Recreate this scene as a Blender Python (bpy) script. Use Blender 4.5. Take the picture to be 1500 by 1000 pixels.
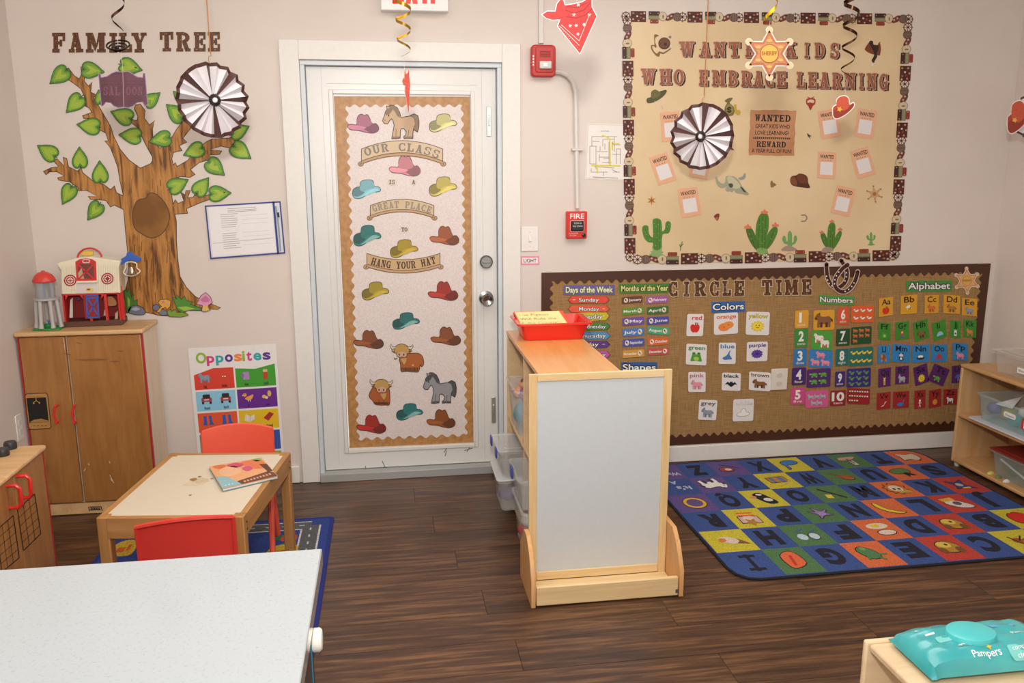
import bpy, math, random
from mathutils import Vector, Matrix
from mathutils.geometry import tessellate_polygon
random.seed(7)
sc = bpy.context.scene
for o in list(bpy.data.objects): bpy.data.objects.remove(o)
COL = sc.collection
# ------------------------------------------------------------------ camera
CAM = Vector((-0.1239, -4.1392, 1.5601)); YAW, PIT, ROLL = [math.radians(a) for a in (8.4012, 11.7004, 0.1474)]; FPX = 1227.1
_f = Vector((math.sin(YAW)*math.cos(PIT), math.cos(YAW)*math.cos(PIT), -math.sin(PIT)))
_r0 = Vector((math.cos(YAW), -math.sin(YAW), 0)); _d0 = _f.cross(_r0)
_r = _r0*math.cos(ROLL) + _d0*math.sin(ROLL); _d = -_r0*math.sin(ROLL) + _d0*math.cos(ROLL)
cd = bpy.data.cameras.new('camera'); cam = bpy.data.objects.new('camera', cd); COL.objects.link(cam)
cd.sensor_width = 36; cd.lens = FPX/1500*36; cd.clip_start = .02
cam.matrix_world = Matrix(((_r.x, -_d.x, -_f.x, CAM.x), (_r.y, -_d.y, -_f.y, CAM.y), (_r.z, -_d.z, -_f.z, CAM.z), (0, 0, 0, 1)))
sc.camera = cam
# ------------------------------------------------------------------ world, lights, exposure
w = bpy.data.worlds.new('daylight'); sc.world = w; w.use_nodes = True
w.node_tree.nodes['Background'].inputs[0].default_value = (1.0, 0.97, 0.93, 1)
w.node_tree.nodes['Background'].inputs[1].default_value = 0.95
def area(name, loc, aim, sx, sy, power, col):
    l = bpy.data.lights.new(name, 'AREA'); l.shape = 'RECTANGLE'; l.size = sx; l.size_y = sy; l.energy = power; l.color = col
    o = bpy.data.objects.new(name, l); COL.objects.link(o); o.location = loc
    o.rotation_euler = (Vector(aim)-Vector(loc)).to_track_quat('-Z', 'Y').to_euler(); return o
area('ceiling_bounce_light', (.5, -1.5, 2.58), (0.5, -1.3, 0), 3.0, 1.6, 40, (1, .95, .88))
area('ceiling_lamp_light', (1.0, -1.1, 2.55), (1.0, -1.1, 0), 1.2, .6, 5, (.95, .97, 1))
area('camera_flash', (CAM.x-.02, CAM.y+.02, CAM.z+.34), (.35, 0, 3.9), .12, .08, 62, (1, .96, .9))
sc.view_settings.view_transform = 'Standard'; sc.view_settings.look = 'None'
sc.view_settings.exposure = 0.06; sc.view_settings.gamma = 1; sc.view_settings.use_curve_mapping = False
# ------------------------------------------------------------------ photo pixel -> point on a real plane
def _ray(px, py): return _r*((px-750)/FPX) + _d*((py-500)/FPX) + _f
def at(ax, val, px, py):
    d = _ray(px, py); t = (val-CAM[ax])/d[ax]; return CAM + d*t
def PY(px, py, y=0.0): return at(1, y, px, py)
def PX(px, py, x): return at(0, x, px, py)
def PZ(px, py, z): return at(2, z, px, py)
def wall(y=0.0, step=.0005):
    return lambda p, k: at(1, y-k*step, p[0], p[1])
# ------------------------------------------------------------------ materials
_mc = {}
def lin(h):
    h = h.lstrip('#'); c = [int(h[i:i+2], 16)/255 for i in (0, 2, 4)]
    return tuple((x/12.92 if x <= .04045 else ((x+.055)/1.055)**2.4) for x in c) + (1,)
def newmat(name):
    m = bpy.data.materials.new(name); m.use_nodes = True
    return m, m.node_tree.nodes, m.node_tree.links, m.node_tree.nodes['Principled BSDF']
def M(h, rough=.55, metal=0, emit=0, coat=0, spec=None):
    k = (h, rough, metal, emit, coat, spec)
    if k in _mc: return _mc[k]
    m, n, l, b = newmat('paint_'+h)
    b.inputs['Roughness'].default_value = rough; b.inputs['Metallic'].default_value = metal
    if coat: b.inputs['Coat Weight'].default_value = coat; b.inputs['Coat Roughness'].default_value = .08
    if spec is not None: b.inputs['Specular IOR Level'].default_value = spec
    c = lin(h)
    tc = n.new('ShaderNodeTexCoord'); no = n.new('ShaderNodeTexNoise'); no.inputs['Scale'].default_value = 45
    mx = n.new('ShaderNodeMixRGB'); mx.inputs[1].default_value = c; mx.inputs[2].default_value = tuple(x*.93 for x in c[:3])+(1,)
    l.new(tc.outputs['Object'], no.inputs['Vector']); l.new(no.outputs['Fac'], mx.inputs[0]); l.new(mx.outputs[0], b.inputs['Base Color'])
    if emit:
        b.inputs['Emission Color'].default_value = c; b.inputs['Emission Strength'].default_value = emit
    _mc[k] = m; return m
def wood(c1, c2, axis='x', scale=9, rough=.45, stretch=14, rnd=False, coat=0, bump=0.0, c3=None):
    k = ('wood', c1, c2, axis, scale, rough, stretch, rnd, coat, bump, c3)
    if k in _mc: return _mc[k]
    m, n, l, b = newmat('wood_grain')
    tc = n.new('ShaderNodeTexCoord'); mp = n.new('ShaderNodeMapping')
    s = {'x': (scale/stretch, scale, scale), 'y': (scale, scale/stretch, scale), 'z': (scale, scale, scale/stretch)}[axis]
    mp.inputs['Scale'].default_value = s
    no = n.new('ShaderNodeTexNoise'); no.inputs['Scale'].default_value = 4; no.inputs['Detail'].default_value = 7; no.inputs['Roughness'].default_value = .62; no.inputs['Distortion'].default_value = .5
    cr = n.new('ShaderNodeValToRGB'); cr.color_ramp.elements[0].position = .3; cr.color_ramp.elements[1].position = .7
    cr.color_ramp.elements[0].color = lin(c1); cr.color_ramp.elements[1].color = lin(c2)
    if c3: e = cr.color_ramp.elements.new(.5); e.color = lin(c3)
    l.new(tc.outputs['Object'], mp.inputs['Vector'])
    out = mp.outputs[0]
    if rnd:
        oi = n.new('ShaderNodeObjectInfo'); ml = n.new('ShaderNodeVectorMath'); ml.operation = 'SCALE'; ml.inputs[0].default_value = (31, 17, 23)
        ad = n.new('ShaderNodeVectorMath'); l.new(oi.outputs['Random'], ml.inputs['Scale']); l.new(mp.outputs[0], ad.inputs[0]); l.new(ml.outputs[0], ad.inputs[1]); out = ad.outputs[0]
    l.new(out, no.inputs['Vector']); l.new(no.outputs['Fac'], cr.inputs[0])
    col = cr.outputs[0]
    if rnd:
        hv = n.new('ShaderNodeHueSaturation'); mr = n.new('ShaderNodeMapRange'); mr.inputs[3].default_value = .88; mr.inputs[4].default_value = 1.1
        l.new(oi.outputs['Random'], mr.inputs[0]); l.new(mr.outputs[0], hv.inputs['Value']); l.new(col, hv.inputs['Color']); col = hv.outputs[0]
    l.new(col, b.inputs['Base Color'])
    b.inputs['Roughness'].default_value = rough
    if coat: b.inputs['Coat Weight'].default_value = coat; b.inputs['Coat Roughness'].default_value = .15
    if bump:
        bp = n.new('ShaderNodeBump'); bp.inputs['Strength'].default_value = bump; bp.inputs['Distance'].default_value = .002
        l.new(no.outputs['Fac'], bp.inputs['Height']); l.new(bp.outputs[0], b.inputs['Normal'])
    _mc[k] = m; return m
def mottle(c1, c2, scale=60, rough=.8, lo=.4, hi=.6, bump=0, detail=4, coat=0):
    k = ('mot', c1, c2, scale, rough, lo, hi, bump, detail, coat)
    if k in _mc: return _mc[k]
    m, n, l, b = newmat('mottled')
    tc = n.new('ShaderNodeTexCoord'); no = n.new('ShaderNodeTexNoise'); no.inputs['Scale'].default_value = scale; no.inputs['Detail'].default_value = detail
    cr = n.new('ShaderNodeValToRGB'); cr.color_ramp.elements[0].position = lo; cr.color_ramp.elements[1].position = hi
    cr.color_ramp.elements[0].color = lin(c1); cr.color_ramp.elements[1].color = lin(c2)
    l.new(tc.outputs['Object'], no.inputs['Vector']); l.new(no.outputs['Fac'], cr.inputs[0]); l.new(cr.outputs[0], b.inputs['Base Color'])
    b.inputs['Roughness'].default_value = rough
    if coat: b.inputs['Coat Weight'].default_value = coat; b.inputs['Coat Roughness'].default_value = .12
    if bump:
        bp = n.new('ShaderNodeBump'); bp.inputs['Strength'].default_value = bump; bp.inputs['Distance'].default_value = .003
        l.new(no.outputs['Fac'], bp.inputs['Height']); l.new(bp.outputs[0], b.inputs['Normal'])
    _mc[k] = m; return m
def hexmul(h, f):
    h = h.lstrip('#'); return ''.join('%02x' % max(0, min(255, int(int(h[i:i+2], 16)*f))) for i in (0, 2, 4))
def carpet(h): return mottle(hexmul(h, .72), hexmul(h, 1.12), 230, .97, .3, .7, .5)
def clear(h='e8ecef', dens=.32, rough=.12):
    k = ('clear', h, dens, rough)
    if k in _mc: return _mc[k]
    m, n, l, b = newmat('clear_plastic')
    b.inputs['Base Color'].default_value = lin(h); b.inputs['Roughness'].default_value = rough
    b.inputs['Alpha'].default_value = dens
    _mc[k] = m; return m
def glassmat():
    m, n, l, b = newmat('door_glass')
    b.inputs['Base Color'].default_value = (1, 1, 1, 1); b.inputs['Roughness'].default_value = .03; b.inputs['Alpha'].default_value = .12
    return m
def linen(c1, c2, sc_=420):
    k = ('linen', c1, c2)
    if k in _mc: return _mc[k]
    m, n, l, b = newmat('burlap')
    tc = n.new('ShaderNodeTexCoord'); vals = []
    for s in ((12, 1, 300), (300, 1, 12)):
        mp = n.new('ShaderNodeMapping'); mp.inputs['Scale'].default_value = s; no = n.new('ShaderNodeTexNoise'); no.inputs['Scale'].default_value = 1; no.inputs['Detail'].default_value = 3
        l.new(tc.outputs['Object'], mp.inputs[0]); l.new(mp.outputs[0], no.inputs['Vector']); vals.append(no)
    a = n.new('ShaderNodeMath'); a.operation = 'ADD'; l.new(vals[0].outputs['Fac'], a.inputs[0]); l.new(vals[1].outputs['Fac'], a.inputs[1])
    cr = n.new('ShaderNodeValToRGB'); cr.color_ramp.elements[0].position = .0; cr.color_ramp.elements[1].position = 1
    mr = n.new('ShaderNodeMapRange'); mr.inputs[1].default_value = .75; mr.inputs[2].default_value = 1.25
    cr.color_ramp.elements[0].color = lin(c1); cr.color_ramp.elements[1].color = lin(c2)
    l.new(a.outputs[0], mr.inputs[0]); l.new(mr.outputs[0], cr.inputs[0]); l.new(cr.outputs[0], b.inputs['Base Color']); b.inputs['Roughness'].default_value = .85
    _mc[k] = m; return m
# ------------------------------------------------------------------ mesh builder
class MB:
    def __init__(s): s.v = []; s.f = []; s.mi = []; s.sm = []; s.mats = []
    def add(s, vs, fs, m, smooth=False):
        b = len(s.v); s.v += [Vector(v) for v in vs]
        if m not in s.mats: s.mats.append(m)
        i = s.mats.index(m)
        for f in fs: s.f.append([b+k for k in f]); s.mi.append(i); s.sm.append(smooth)
        return s
    def box(s, x0, x1, y0, y1, z0, z1, m, rz=0, c=None):
        vs = [Vector((x, y, z)) for z in (z0, z1) for y in (y0, y1) for x in (x0, x1)]
        if rz:
            c = Vector(c or ((x0+x1)/2, (y0+y1)/2, 0)); R = Matrix.Rotation(rz, 3, 'Z'); vs = [R@(v-c)+c for v in vs]
        return s.add(vs, [(0, 2, 3, 1), (4, 5, 7, 6), (0, 1, 5, 4), (2, 6, 7, 3), (0, 4, 6, 2), (1, 3, 7, 5)], m)
    def prism(s, pts, off, m, smooth=False):
        n = len(pts); off = Vector(off); p = [Vector(q) for q in pts]
        return s.add(p+[q+off for q in p], [list(range(n))[::-1], list(range(n, 2*n))]+[(i, (i+1) % n, n+(i+1) % n, n+i) for i in range(n)], m, smooth)
    def tube(s, pts, r, m, seg=8, closed=False, caps=True):
        pts = [Vector(p) for p in pts]; n = len(pts); rs = r if isinstance(r, (list, tuple)) else [r]*n
        vs = []; up = None
        for i, p in enumerate(pts):
            if closed: t = pts[(i+1) % n]-pts[i-1]
            else: t = pts[min(i+1, n-1)]-pts[max(i-1, 0)]
            t.normalize()
            if up is None: up = t.orthogonal().normalized()
            up = (up-t*up.dot(t)).normalized(); sd = t.cross(up)
            vs += [p+(up*math.cos(a)+sd*math.sin(a))*rs[i] for a in [2*math.pi*k/seg for k in range(seg)]]
        fs = []
        for i in range(n if closed else n-1):
            j = (i+1) % n
            fs += [(i*seg+k, i*seg+(k+1) % seg, j*seg+(k+1) % seg, j*seg+k) for k in range(seg)]
        s.add(vs, fs, m, True)
        if caps and not closed: 
            b = len(s.v)-len(vs)
            for f in (list(range(seg))[::-1], [(n-1)*seg+k for k in range(seg)]): s.f.append([b+k for k in f]); s.mi.append(s.mats.index(m)); s.sm.append(False)
        return s
    def lathe(s, c, prof, m, seg=24, axis='z', sx=1, sy=1):
        c = Vector(c); vs = []
        for r, h in prof:
            for k in range(seg):
                a = 2*math.pi*k/seg; x, y = r*math.cos(a)*sx, r*math.sin(a)*sy
                vs.append(c+Vector({'z': (x, y, h), 'y': (x, h, y), 'x': (h, x, y)}[axis]))
        n = len(prof); fs = [(i*seg+k, i*seg+(k+1) % seg, (i+1)*seg+(k+1) % seg, (i+1)*seg+k) for i in range(n-1) for k in range(seg)]
        fs += [list(range(seg))[::-1], [(n-1)*seg+k for k in range(seg)]]
        return s.add(vs, fs, m, True)
    def ball(s, c, r, m, seg=12, sx=1, sy=1, sz=1):
        pr = [(max(.02, math.sin(math.pi*i/8))*r, -math.cos(math.pi*i/8)*r*sz) for i in range(9)]
        return s.lathe(c, pr, m, seg, 'z', sx, sy)
    def build(s, name, parent=None, label=None, cat=None, group=None, kind=None, bev=0, seg=2, origin=None, rz=0):
        me = bpy.data.meshes.new(name); xs = [v.x for v in s.v]; ys = [v.y for v in s.v]; zs = [v.z for v in s.v]
        o = bpy.data.objects.new(name, me); COL.objects.link(o)
        if parent is not None: org = Vector((0, 0, 0)); base = wloc(parent)
        else: org = Vector(origin) if origin else Vector(((min(xs)+max(xs))/2, (min(ys)+max(ys))/2, min(zs))); base = org
        me.from_pydata([v-base for v in s.v], [], s.f)
        for m in s.mats: me.materials.append(m)
        me.polygons.foreach_set('material_index', s.mi); me.polygons.foreach_set('use_smooth', s.sm)
        me.update(); me.set_sharp_from_angle(angle=math.radians(38))
        if parent is not None: o.parent = parent
        else: o.location = org
        if bev:
            b = o.modifiers.new('bevel', 'BEVEL'); b.width = bev; b.segments = seg; b.limit_method = 'ANGLE'; b.harden_normals = False
        tag(o, label, cat, group, kind); return o
def wloc(o):
    v = Vector((0, 0, 0))
    while o: v += o.location; o = o.parent
    return v
def tag(o, label=None, cat=None, group=None, kind=None):
    if label: o['label'] = label
    if cat: o['category'] = cat
    if group: o['group'] = group
    if kind: o['kind'] = kind
    return o
def thing(name, label, cat, loc, group=None):
    o = bpy.data.objects.new(name, None); COL.objects.link(o); o.location = loc; o.empty_display_size = .05
    return tag(o, label, cat, group)
# ------------------------------------------------------------------ 2-D drawing kit
def cr(pts, n=4, closed=True):
    out = []; N = len(pts)
    for i in range(N if closed else N-1):
        g = lambda k: pts[k % N] if closed else pts[max(0, min(N-1, k))]
        p0, p1, p2, p3 = g(i-1), g(i), g(i+1), g(i+2)
        for k in range(n):
            t = k/n
            out.append(tuple(.5*(2*p1[a]+(p2[a]-p0[a])*t+(2*p0[a]-5*p1[a]+4*p2[a]-p3[a])*t*t+(3*p1[a]-p0[a]-3*p2[a]+p3[a])*t**3) for a in (0, 1)))
    if not closed: out.append(tuple(pts[-1]))
    return out
def ell(cx, cy, rx, ry=None, n=20, a0=0, a1=360):
    ry = rx if ry is None else ry; full = a1-a0 >= 360
    return [(cx+rx*math.cos(math.radians(a0+(a1-a0)*k/(n if full else n-1))), cy+ry*math.sin(math.radians(a0+(a1-a0)*k/(n if full else n-1)))) for k in range(n)]
def rect(x0, y0, x1, y1): return [(x0, y0), (x1, y0), (x1, y1), (x0, y1)]
def rrect(x0, y0, x1, y1, r):
    o = []
    for cx, cy, a in ((x1-r, y1-r, 0), (x0+r, y1-r, 90), (x0+r, y0+r, 180), (x1-r, y0+r, 270)):
        o += [(cx+r*math.cos(math.radians(a+b)), cy+r*math.sin(math.radians(a+b))) for b in (0, 30, 60, 90)]
    return o
def sarea(p): return .5*sum(p[i-1][0]*p[i][1]-p[i][0]*p[i-1][1] for i in range(len(p)))
def offset(p, d):
    n = len(p); s = 1 if sarea(p) > 0 else -1; out = []
    for i in range(n):
        a, b, c = p[i-1], p[i], p[(i+1) % n]
        def nr(u, v):
            dx, dy = v[0]-u[0], v[1]-u[1]; L = math.hypot(dx, dy) or 1e-9; return (dy/L*s, -dx/L*s)
        n1, n2 = nr(a, b), nr(b, c); mx, my = n1[0]+n2[0], n1[1]+n2[1]; L = mx*mx+my*my
        k = min(2/(L+1e-9), 1.6)
        out.append((b[0]+mx*k*d, b[1]+my*k*d))
    return out
def line(p, q, w):
    dx, dy = q[0]-p[0], q[1]-p[1]; L = math.hypot(dx, dy) or 1e-9; nx, ny = -dy/L*w/2, dx/L*w/2
    return [(p[0]+nx, p[1]+ny), (q[0]+nx, q[1]+ny), (q[0]-nx, q[1]-ny), (p[0]-nx, p[1]-ny)]
def star(cx, cy, R, r, n, a=90):
    return [(cx+(R if k % 2 == 0 else r)*math.cos(math.radians(a+180*k/n)), cy+(R if k % 2 == 0 else r)*math.sin(math.radians(a+180*k/n))) for k in range(2*n)]
_tx = {}
def glyphs(s, bold=0.0):
    k = (s, bold)
    if k in _tx: return _tx[k]
    def ev(t):
        cu = bpy.data.curves.new('t', 'FONT'); cu.body = t; cu.size = 1; cu.resolution_u = 4; cu.offset = bold; cu.fill_mode = 'FRONT'
        ob = bpy.data.objects.new('t', cu); COL.objects.link(ob)
        dg = bpy.context.evaluated_depsgraph_get(); me = ob.evaluated_get(dg).to_mesh()
        r = ([(v.co.x, v.co.y) for v in me.vertices], [list(p.vertices) for p in me.polygons]); bpy.data.objects.remove(ob); bpy.data.curves.remove(cu); return r
    if 'cap' not in _tx:
        vs, _ = ev('H'); _tx['cap'] = max(v[1] for v in vs)
    vs, fs = ev(s); c = _tx['cap']; x0 = min(v[0] for v in vs); wdt = (max(v[0] for v in vs)-x0)/c
    _tx[k] = ([((v[0]-x0)/c, v[1]/c) for v in vs], fs, wdt); return _tx[k]
# slab-serif alphabet, convex pieces in a unit box
def _a(cx, cy, rx, ry, a0, a1, tx, ty, n=10):
    o = []
    for k in range(n):
        q = [math.radians(a0+(a1-a0)*(k+j)/n) for j in (0, 1)]
        o.append([(cx+rx*math.cos(q[0]), cy+ry*math.sin(q[0])), (cx+rx*math.cos(q[1]), cy+ry*math.sin(q[1])),
                  (cx+(rx-tx)*math.cos(q[1]), cy+(ry-ty)*math.sin(q[1])), (cx+(rx-tx)*math.cos(q[0]), cy+(ry-ty)*math.sin(q[0]))])
    return o
R_ = rect
SL = {
 'I': [R_(.34, 0, .66, 1), R_(.12, 0, .88, .15), R_(.12, .85, .88, 1)],
 'L': [R_(.12, 0, .42, 1), R_(0, 0, .95, .15), R_(0, .85, .54, 1), R_(.78, 0, .95, .38)],
 'T': [R_(.35, 0, .65, 1), R_(.2, 0, .8, .14), R_(0, .86, 1, 1), R_(0, .62, .16, 1), R_(.84, .62, 1, 1)],
 'E': [R_(.1, 0, .4, 1), R_(0, 0, .95, .15), R_(0, .85, .95, 1), R_(.8, 0, .95, .36), R_(.8, .64, .95, 1), R_(.3, .43, .68, .57), R_(.58, .34, .72, .66)],
 'F': [R_(.1, 0, .4, 1), R_(0, 0, .52, .15), R_(0, .85, .95, 1), R_(.8, .6, .95, 1), R_(.3, .41, .66, .55), R_(.58, .32, .72, .64)],
 'H': [R_(.08, 0, .35, 1), R_(.65, 0, .92, 1), R_(.3, .43, .7, .57), R_(0, 0, .44, .13), R_(.56, 0, 1, .13), R_(0, .87, .44, 1), R_(.56, .87, 1, 1)],
 'A': [[(.1, 0), (.26, 0), (.58, 1), (.4, 1)], [(.58, 0), (.9, 0), (.64, 1), (.36, 1)], R_(.25, .28, .75, .4), R_(0, 0, .38, .14), R_(.5, 0, 1, .14), R_(.3, .88, .66, 1)],
 'M': [R_(.08, 0, .26, 1), R_(.68, 0, .94, 1), [(.08, 1), (.34, 1), (.56, .3), (.46, .05)], [(.46, .05), (.56, .3), (.76, 1), (.66, 1)], R_(0, 0, .36, .13), R_(.58, 0, 1, .13), R_(0, .87, .3, 1), R_(.72, .87, 1, 1)],
 'N': [R_(.1, 0, .26, 1), R_(.74, 0, .9, 1), [(.1, 1), (.4, 1), (.9, 0), (.64, 0)], R_(0, 0, .38, .13), R_(0, .87, .36, 1), R_(.6, .87, 1, 1)],
 'W': [[(.06, 1), (.3, 1), (.42, 0), (.26, 0)], [(.28, 0), (.4, 0), (.58, 1), (.48, 1)], [(.44, 1), (.66, 1), (.77, 0), (.61, 0)], [(.64, 0), (.76, 0), (.94, 1), (.82, 1)], R_(0, .88, .38, 1), R_(.7, .88, 1, 1)],
 'Y': [[(.06, 1), (.36, 1), (.65, .42), (.37, .42)], [(.5, .42), (.65, .5), (.94, 1), (.76, 1)], R_(.36, 0, .65, .5), R_(.2, 0, .8, .14), R_(0, .87, .44, 1), R_(.62, .87, 1, 1)],
 'D': [R_(.08, 0, .36, 1), R_(0, 0, .5, .14), R_(0, .86, .5, 1)]+_a(.45, .5, .53, .5, -90, 90, .27, .14),
 'O': _a(.5, .5, .5, .5, 0, 360, .28, .13, 16),
 'C': _a(.5, .5, .5, .5, 48, 312, .28, .13, 14)+[R_(.8, .62, .94, .96), R_(.8, .04, .94, .34)],
 'G': _a(.5, .5, .5, .5, 48, 320, .28, .13, 14)+[R_(.8, .62, .94, .96), R_(.52, .38, 1, .5), R_(.7, .03, .93, .45)],
 'S': _a(.5, .74, .45, .26, 20, 255, .24, .12, 9)+_a(.5, .26, .45, .27, -165, 80, .24, .12, 9)+[R_(.8, .64, .94, .96), R_(.04, .05, .18, .36)],
 'K': [R_(.08, 0, .36, 1), R_(0, 0, .45, .13), R_(0, .87, .45, 1), [(.3, .38), (.3, .56), (.76, 1), (.9, 1)], [(.42, .56), (.62, .68), (.96, 0), (.66, 0)], R_(.58, .87, 1, 1), R_(.54, 0, 1, .13)],
 'B': [R_(.08, 0, .36, 1), R_(0, 0, .5, .14), R_(0, .86, .5, 1)]+_a(.45, .74, .45, .26, -90, 90, .25, .12, 7)+_a(.45, .27, .52, .27, -90, 90, .26, .12, 7),
 'R': [R_(.08, 0, .36, 1), R_(0, 0, .46, .13), R_(0, .87, .5, 1), [(.42, .5), (.7, .5), (.95, 0), (.66, 0)], R_(.66, 0, 1, .13)]+_a(.45, .72, .48, .28, -90, 90, .26, .13, 7),
 'U': [R_(.08, .3, .34, 1), R_(.68, .3, .88, 1), R_(0, .87, .42, 1), R_(.58, .87, 1, 1)]+_a(.48, .34, .4, .34, 180, 360, .25, .14, 8),
 'P': [R_(.08, 0, .36, 1), R_(0, 0, .5, .13), R_(0, .87, .5, 1)]+_a(.45, .7, .5, .3, -90, 90, .26, .13, 7),
}
class Art:
    """draws flat coloured shapes on a real plane: mp(point2d, layer) -> world point"""
    def __init__(s, mp, yd=True): s.mp = mp; s.mb = MB(); s.yd = yd; s.k = 1
    def fill(s, pts, c, k=None):
        k = s.k if k is None else k; m = c if not isinstance(c, str) else M(c)
        vs = [s.mp(p, k) for p in pts]
        if len(pts) > 4: fs = [t for t in tessellate_polygon([[Vector((p[0], p[1], 0)) for p in pts]])]
        else: fs = [list(range(len(pts)))]
        s.mb.add(vs, fs, m); return s
    def slab(s, pts, c, thick=3, side=None):
        m = c if not isinstance(c, str) else M(c)
        n = len(pts); a = [s.mp(p, 0) for p in pts]; b = [s.mp(p, thick) for p in pts]
        s.mb.add(a+b, [(i, (i+1) % n, n+(i+1) % n, n+i) for i in range(n)], m)
        s.fill(pts, m, thick); s.k = thick+1; return s
    def ring(s, pts, c, w, k=None):
        q = offset(pts, -w); n = len(pts)
        for i in range(n): s.fill([pts[i], pts[(i+1) % n], q[(i+1) % n], q[i]], c, k)
        return s
    def text(s, t, x, y, h, c, w=None, rot=0, bold=.0, k=None, anchor='l'):
        vs, fs, wd = glyphs(t, bold); sx = h if w is None else w/wd; sg = -1 if s.yd else 1
        ca, sa = math.cos(math.radians(rot)), math.sin(math.radians(rot)); k = s.k if k is None else k
        ox = {'l': 0, 'c': -wd*sx/2}[anchor]; out = []
        for vx, vy in vs:
            a, b = vx*sx+ox, vy*h; a, b = a*ca-b*sa, a*sa+b*ca
            out.append(s.mp((x+a, y+sg*b), k))
        s.mb.add(out, fs, c if not isinstance(c, str) else M(c)); return s
    def char(s, ch, x, y, w, h, c, e=0, rot=0, k=None):
        sg = -1 if s.yd else 1; ca, sa = math.cos(math.radians(rot)), math.sin(math.radians(rot))
        kk = s.k if k is None else k
        for i_, p in enumerate(SL[ch]):
            k = kk+.04*i_
            q = offset([(a*w, b*h) for a, b in p], e) if e else [(a*w, b*h) for a, b in p]
            q = [(a*ca-b*sa, a*sa+b*ca) for a, b in q]
            s.fill([(x+a, y+sg*b) for a, b in q], c, k)
        return s
    def put(s, ic, cx, cy, w, h=None, rot=0, k=None, line_=None, lc='241610'):
        """icon: list of (pts, colour) in a unit box centred on 0, y up"""
        h = w if h is None else h; sg = -1 if s.yd else 1; ca, sa = math.cos(math.radians(rot)), math.sin(math.radians(rot)); k = s.k if k is None else k
        def T(p): 
            o = []
            for a, b in p:
                a, b = a*w, b*h; o.append((cx+a*ca-b*sa, cy+sg*(a*sa+b*ca)))
            return o
        for i, (p, c) in enumerate(ic):
            q = T(p)
            if line_ and (i == 0 or line_ < 0): s.fill(offset(q, abs(line_)), lc, k)
            s.fill(q, c, k+1+i*.5)
        return s
    def build(s, *a, **kw): return s.mb.build(*a, **kw)
def Zm(ox, oy, sc_, pts): return [(ox+x/sc_, oy+y/sc_) for x, y in pts]
def unit(box, pts): # trace box (x0,y0,x1,y1) in zoom pixels -> unit, y up
    x0, y0, x1, y1 = box; return [((x-x0)/(x1-x0)-.5, .5-(y-y0)/(y1-y0)) for x, y in pts]
# ================================================================== THE ROOM
WALL = mottle('d2c6be', 'd8ccc4', 3, .62, .3, .7)
TRIM = M('e2ded8', .42); DOORW = M('dcdad6', .3)
XR = 3.165; OX0, OX1, OZ = -.5, .441, 2.05
mb = MB(); mb.box(-2.2, OX0, 0, .14, 0, 2.62, WALL); mb.box(OX1, XR+.2, 0, .14, 0, 2.62, WALL); mb.box(OX0, OX1, 0, .14, OZ, 2.62, WALL)
mb.build('wall_back', kind='structure')
mb = MB(); lx = lambda y: -1.733+.075*y
mb.prism([(lx(0), -.0005, 0), (lx(-5.4), -5.4, 0), (lx(-5.4)-.12, -5.4, 0), (lx(0)-.12, -.0005, 0)], (0, 0, 2.62), WALL); mb.build('wall_left', kind='structure')
MB().box(XR, XR+.12, -5.4, -.0005, 0, 2.62, WALL).build('wall_right', kind='structure')
MB().box(-2.3, XR+.2, -5.4, .15, 2.62, 2.7, M('ece8e2', .8)).build('ceiling', kind='structure')
PL = wood('2c1c15', '7d5738', 'x', 11, .36, 15, True, 0, .15, '4f3525')
fl = MB().box(-2.3, XR+.12, -5.4, .15, -.05, -.0045, M('1d120d', .8)).build('floor', kind='structure')
mb0 = None; row = 0; y = 0.0; cnt = 0
PW, PLN = .178, 1.22
while y > -3.6:
    x = -1.9-((row*.47) % 1.0)*PLN; y1 = min(y, 0)
    while x < XR:
        if mb0 is None:
            mb0 = MB().box(0, PLN-.0016, -PW+.0016, 0, -.0045, 0, PL).build('plank', fl, origin=(0, 0, 0)); mb0.location = Vector((x, y, 0))-wloc(fl)
            for v in mb0.data.vertices: v.co += wloc(fl)
        else:
            c = mb0.copy(); COL.objects.link(c); c.parent = fl; c.location = Vector((x, y, 0))-wloc(fl)
        x += PLN
    y -= PW; row += 1
MB().box(-2.25, XR, -5.4, -3.6-PW*.2, -.0045, 0, PL).build('plank', fl)
# baseboards
for n_, a, b in (('baseboard_back', -1.24, -.6), ('baseboard_back_right', .53, XR)):
    mb = MB(); mb.box(a, b, -.014, -.0006, .001, .089, TRIM); mb.build(n_, kind='structure', bev=.004)
MB().prism([(lx(0)+.001, -.015, .001), (lx(-5.3)+.001, -5.3, .001), (lx(-5.3)+.014, -5.3, .001), (lx(0)+.014, -.015, .001)], (0, 0, .088), TRIM).build('baseboard_left', kind='structure')
MB().box(XR-.014, XR-.0006, -5.3, -.015, .001, .089, TRIM).build('baseboard_right', kind='structure')
# door casing
for n_, bx_ in (('trim_1', (-.587, OX0, 0, 2.136)), ('trim_2', (OX1, .529, 0, 2.136)), ('trim_3', (OX0, OX1, OZ, 2.136))):
    MB().box(bx_[0], bx_[1], -.018, -.0006, max(bx_[2], .001), bx_[3], TRIM).build(n_, kind='structure', bev=.002)
# jambs and stops
JB = M('ccd2d8', .35)
mb = MB(); mb.box(OX0+.0005, OX0+.022, -.002, .12, .0, OZ-.022, JB); mb.box(OX1-.022, OX1-.0005, -.002, .12, .0, OZ-.022, JB); mb.box(OX0+.0005, OX1-.0005, -.002, .12, OZ-.022, OZ-.0005, JB)
mb.build('trim_4', kind='structure', bev=.002)
MB().box(OX0+.001, OX1-.001, -.03, .12, .0, .042, M('a9aaa8', .45, .2)).build('trim_5', kind='structure', bev=.003)
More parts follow.
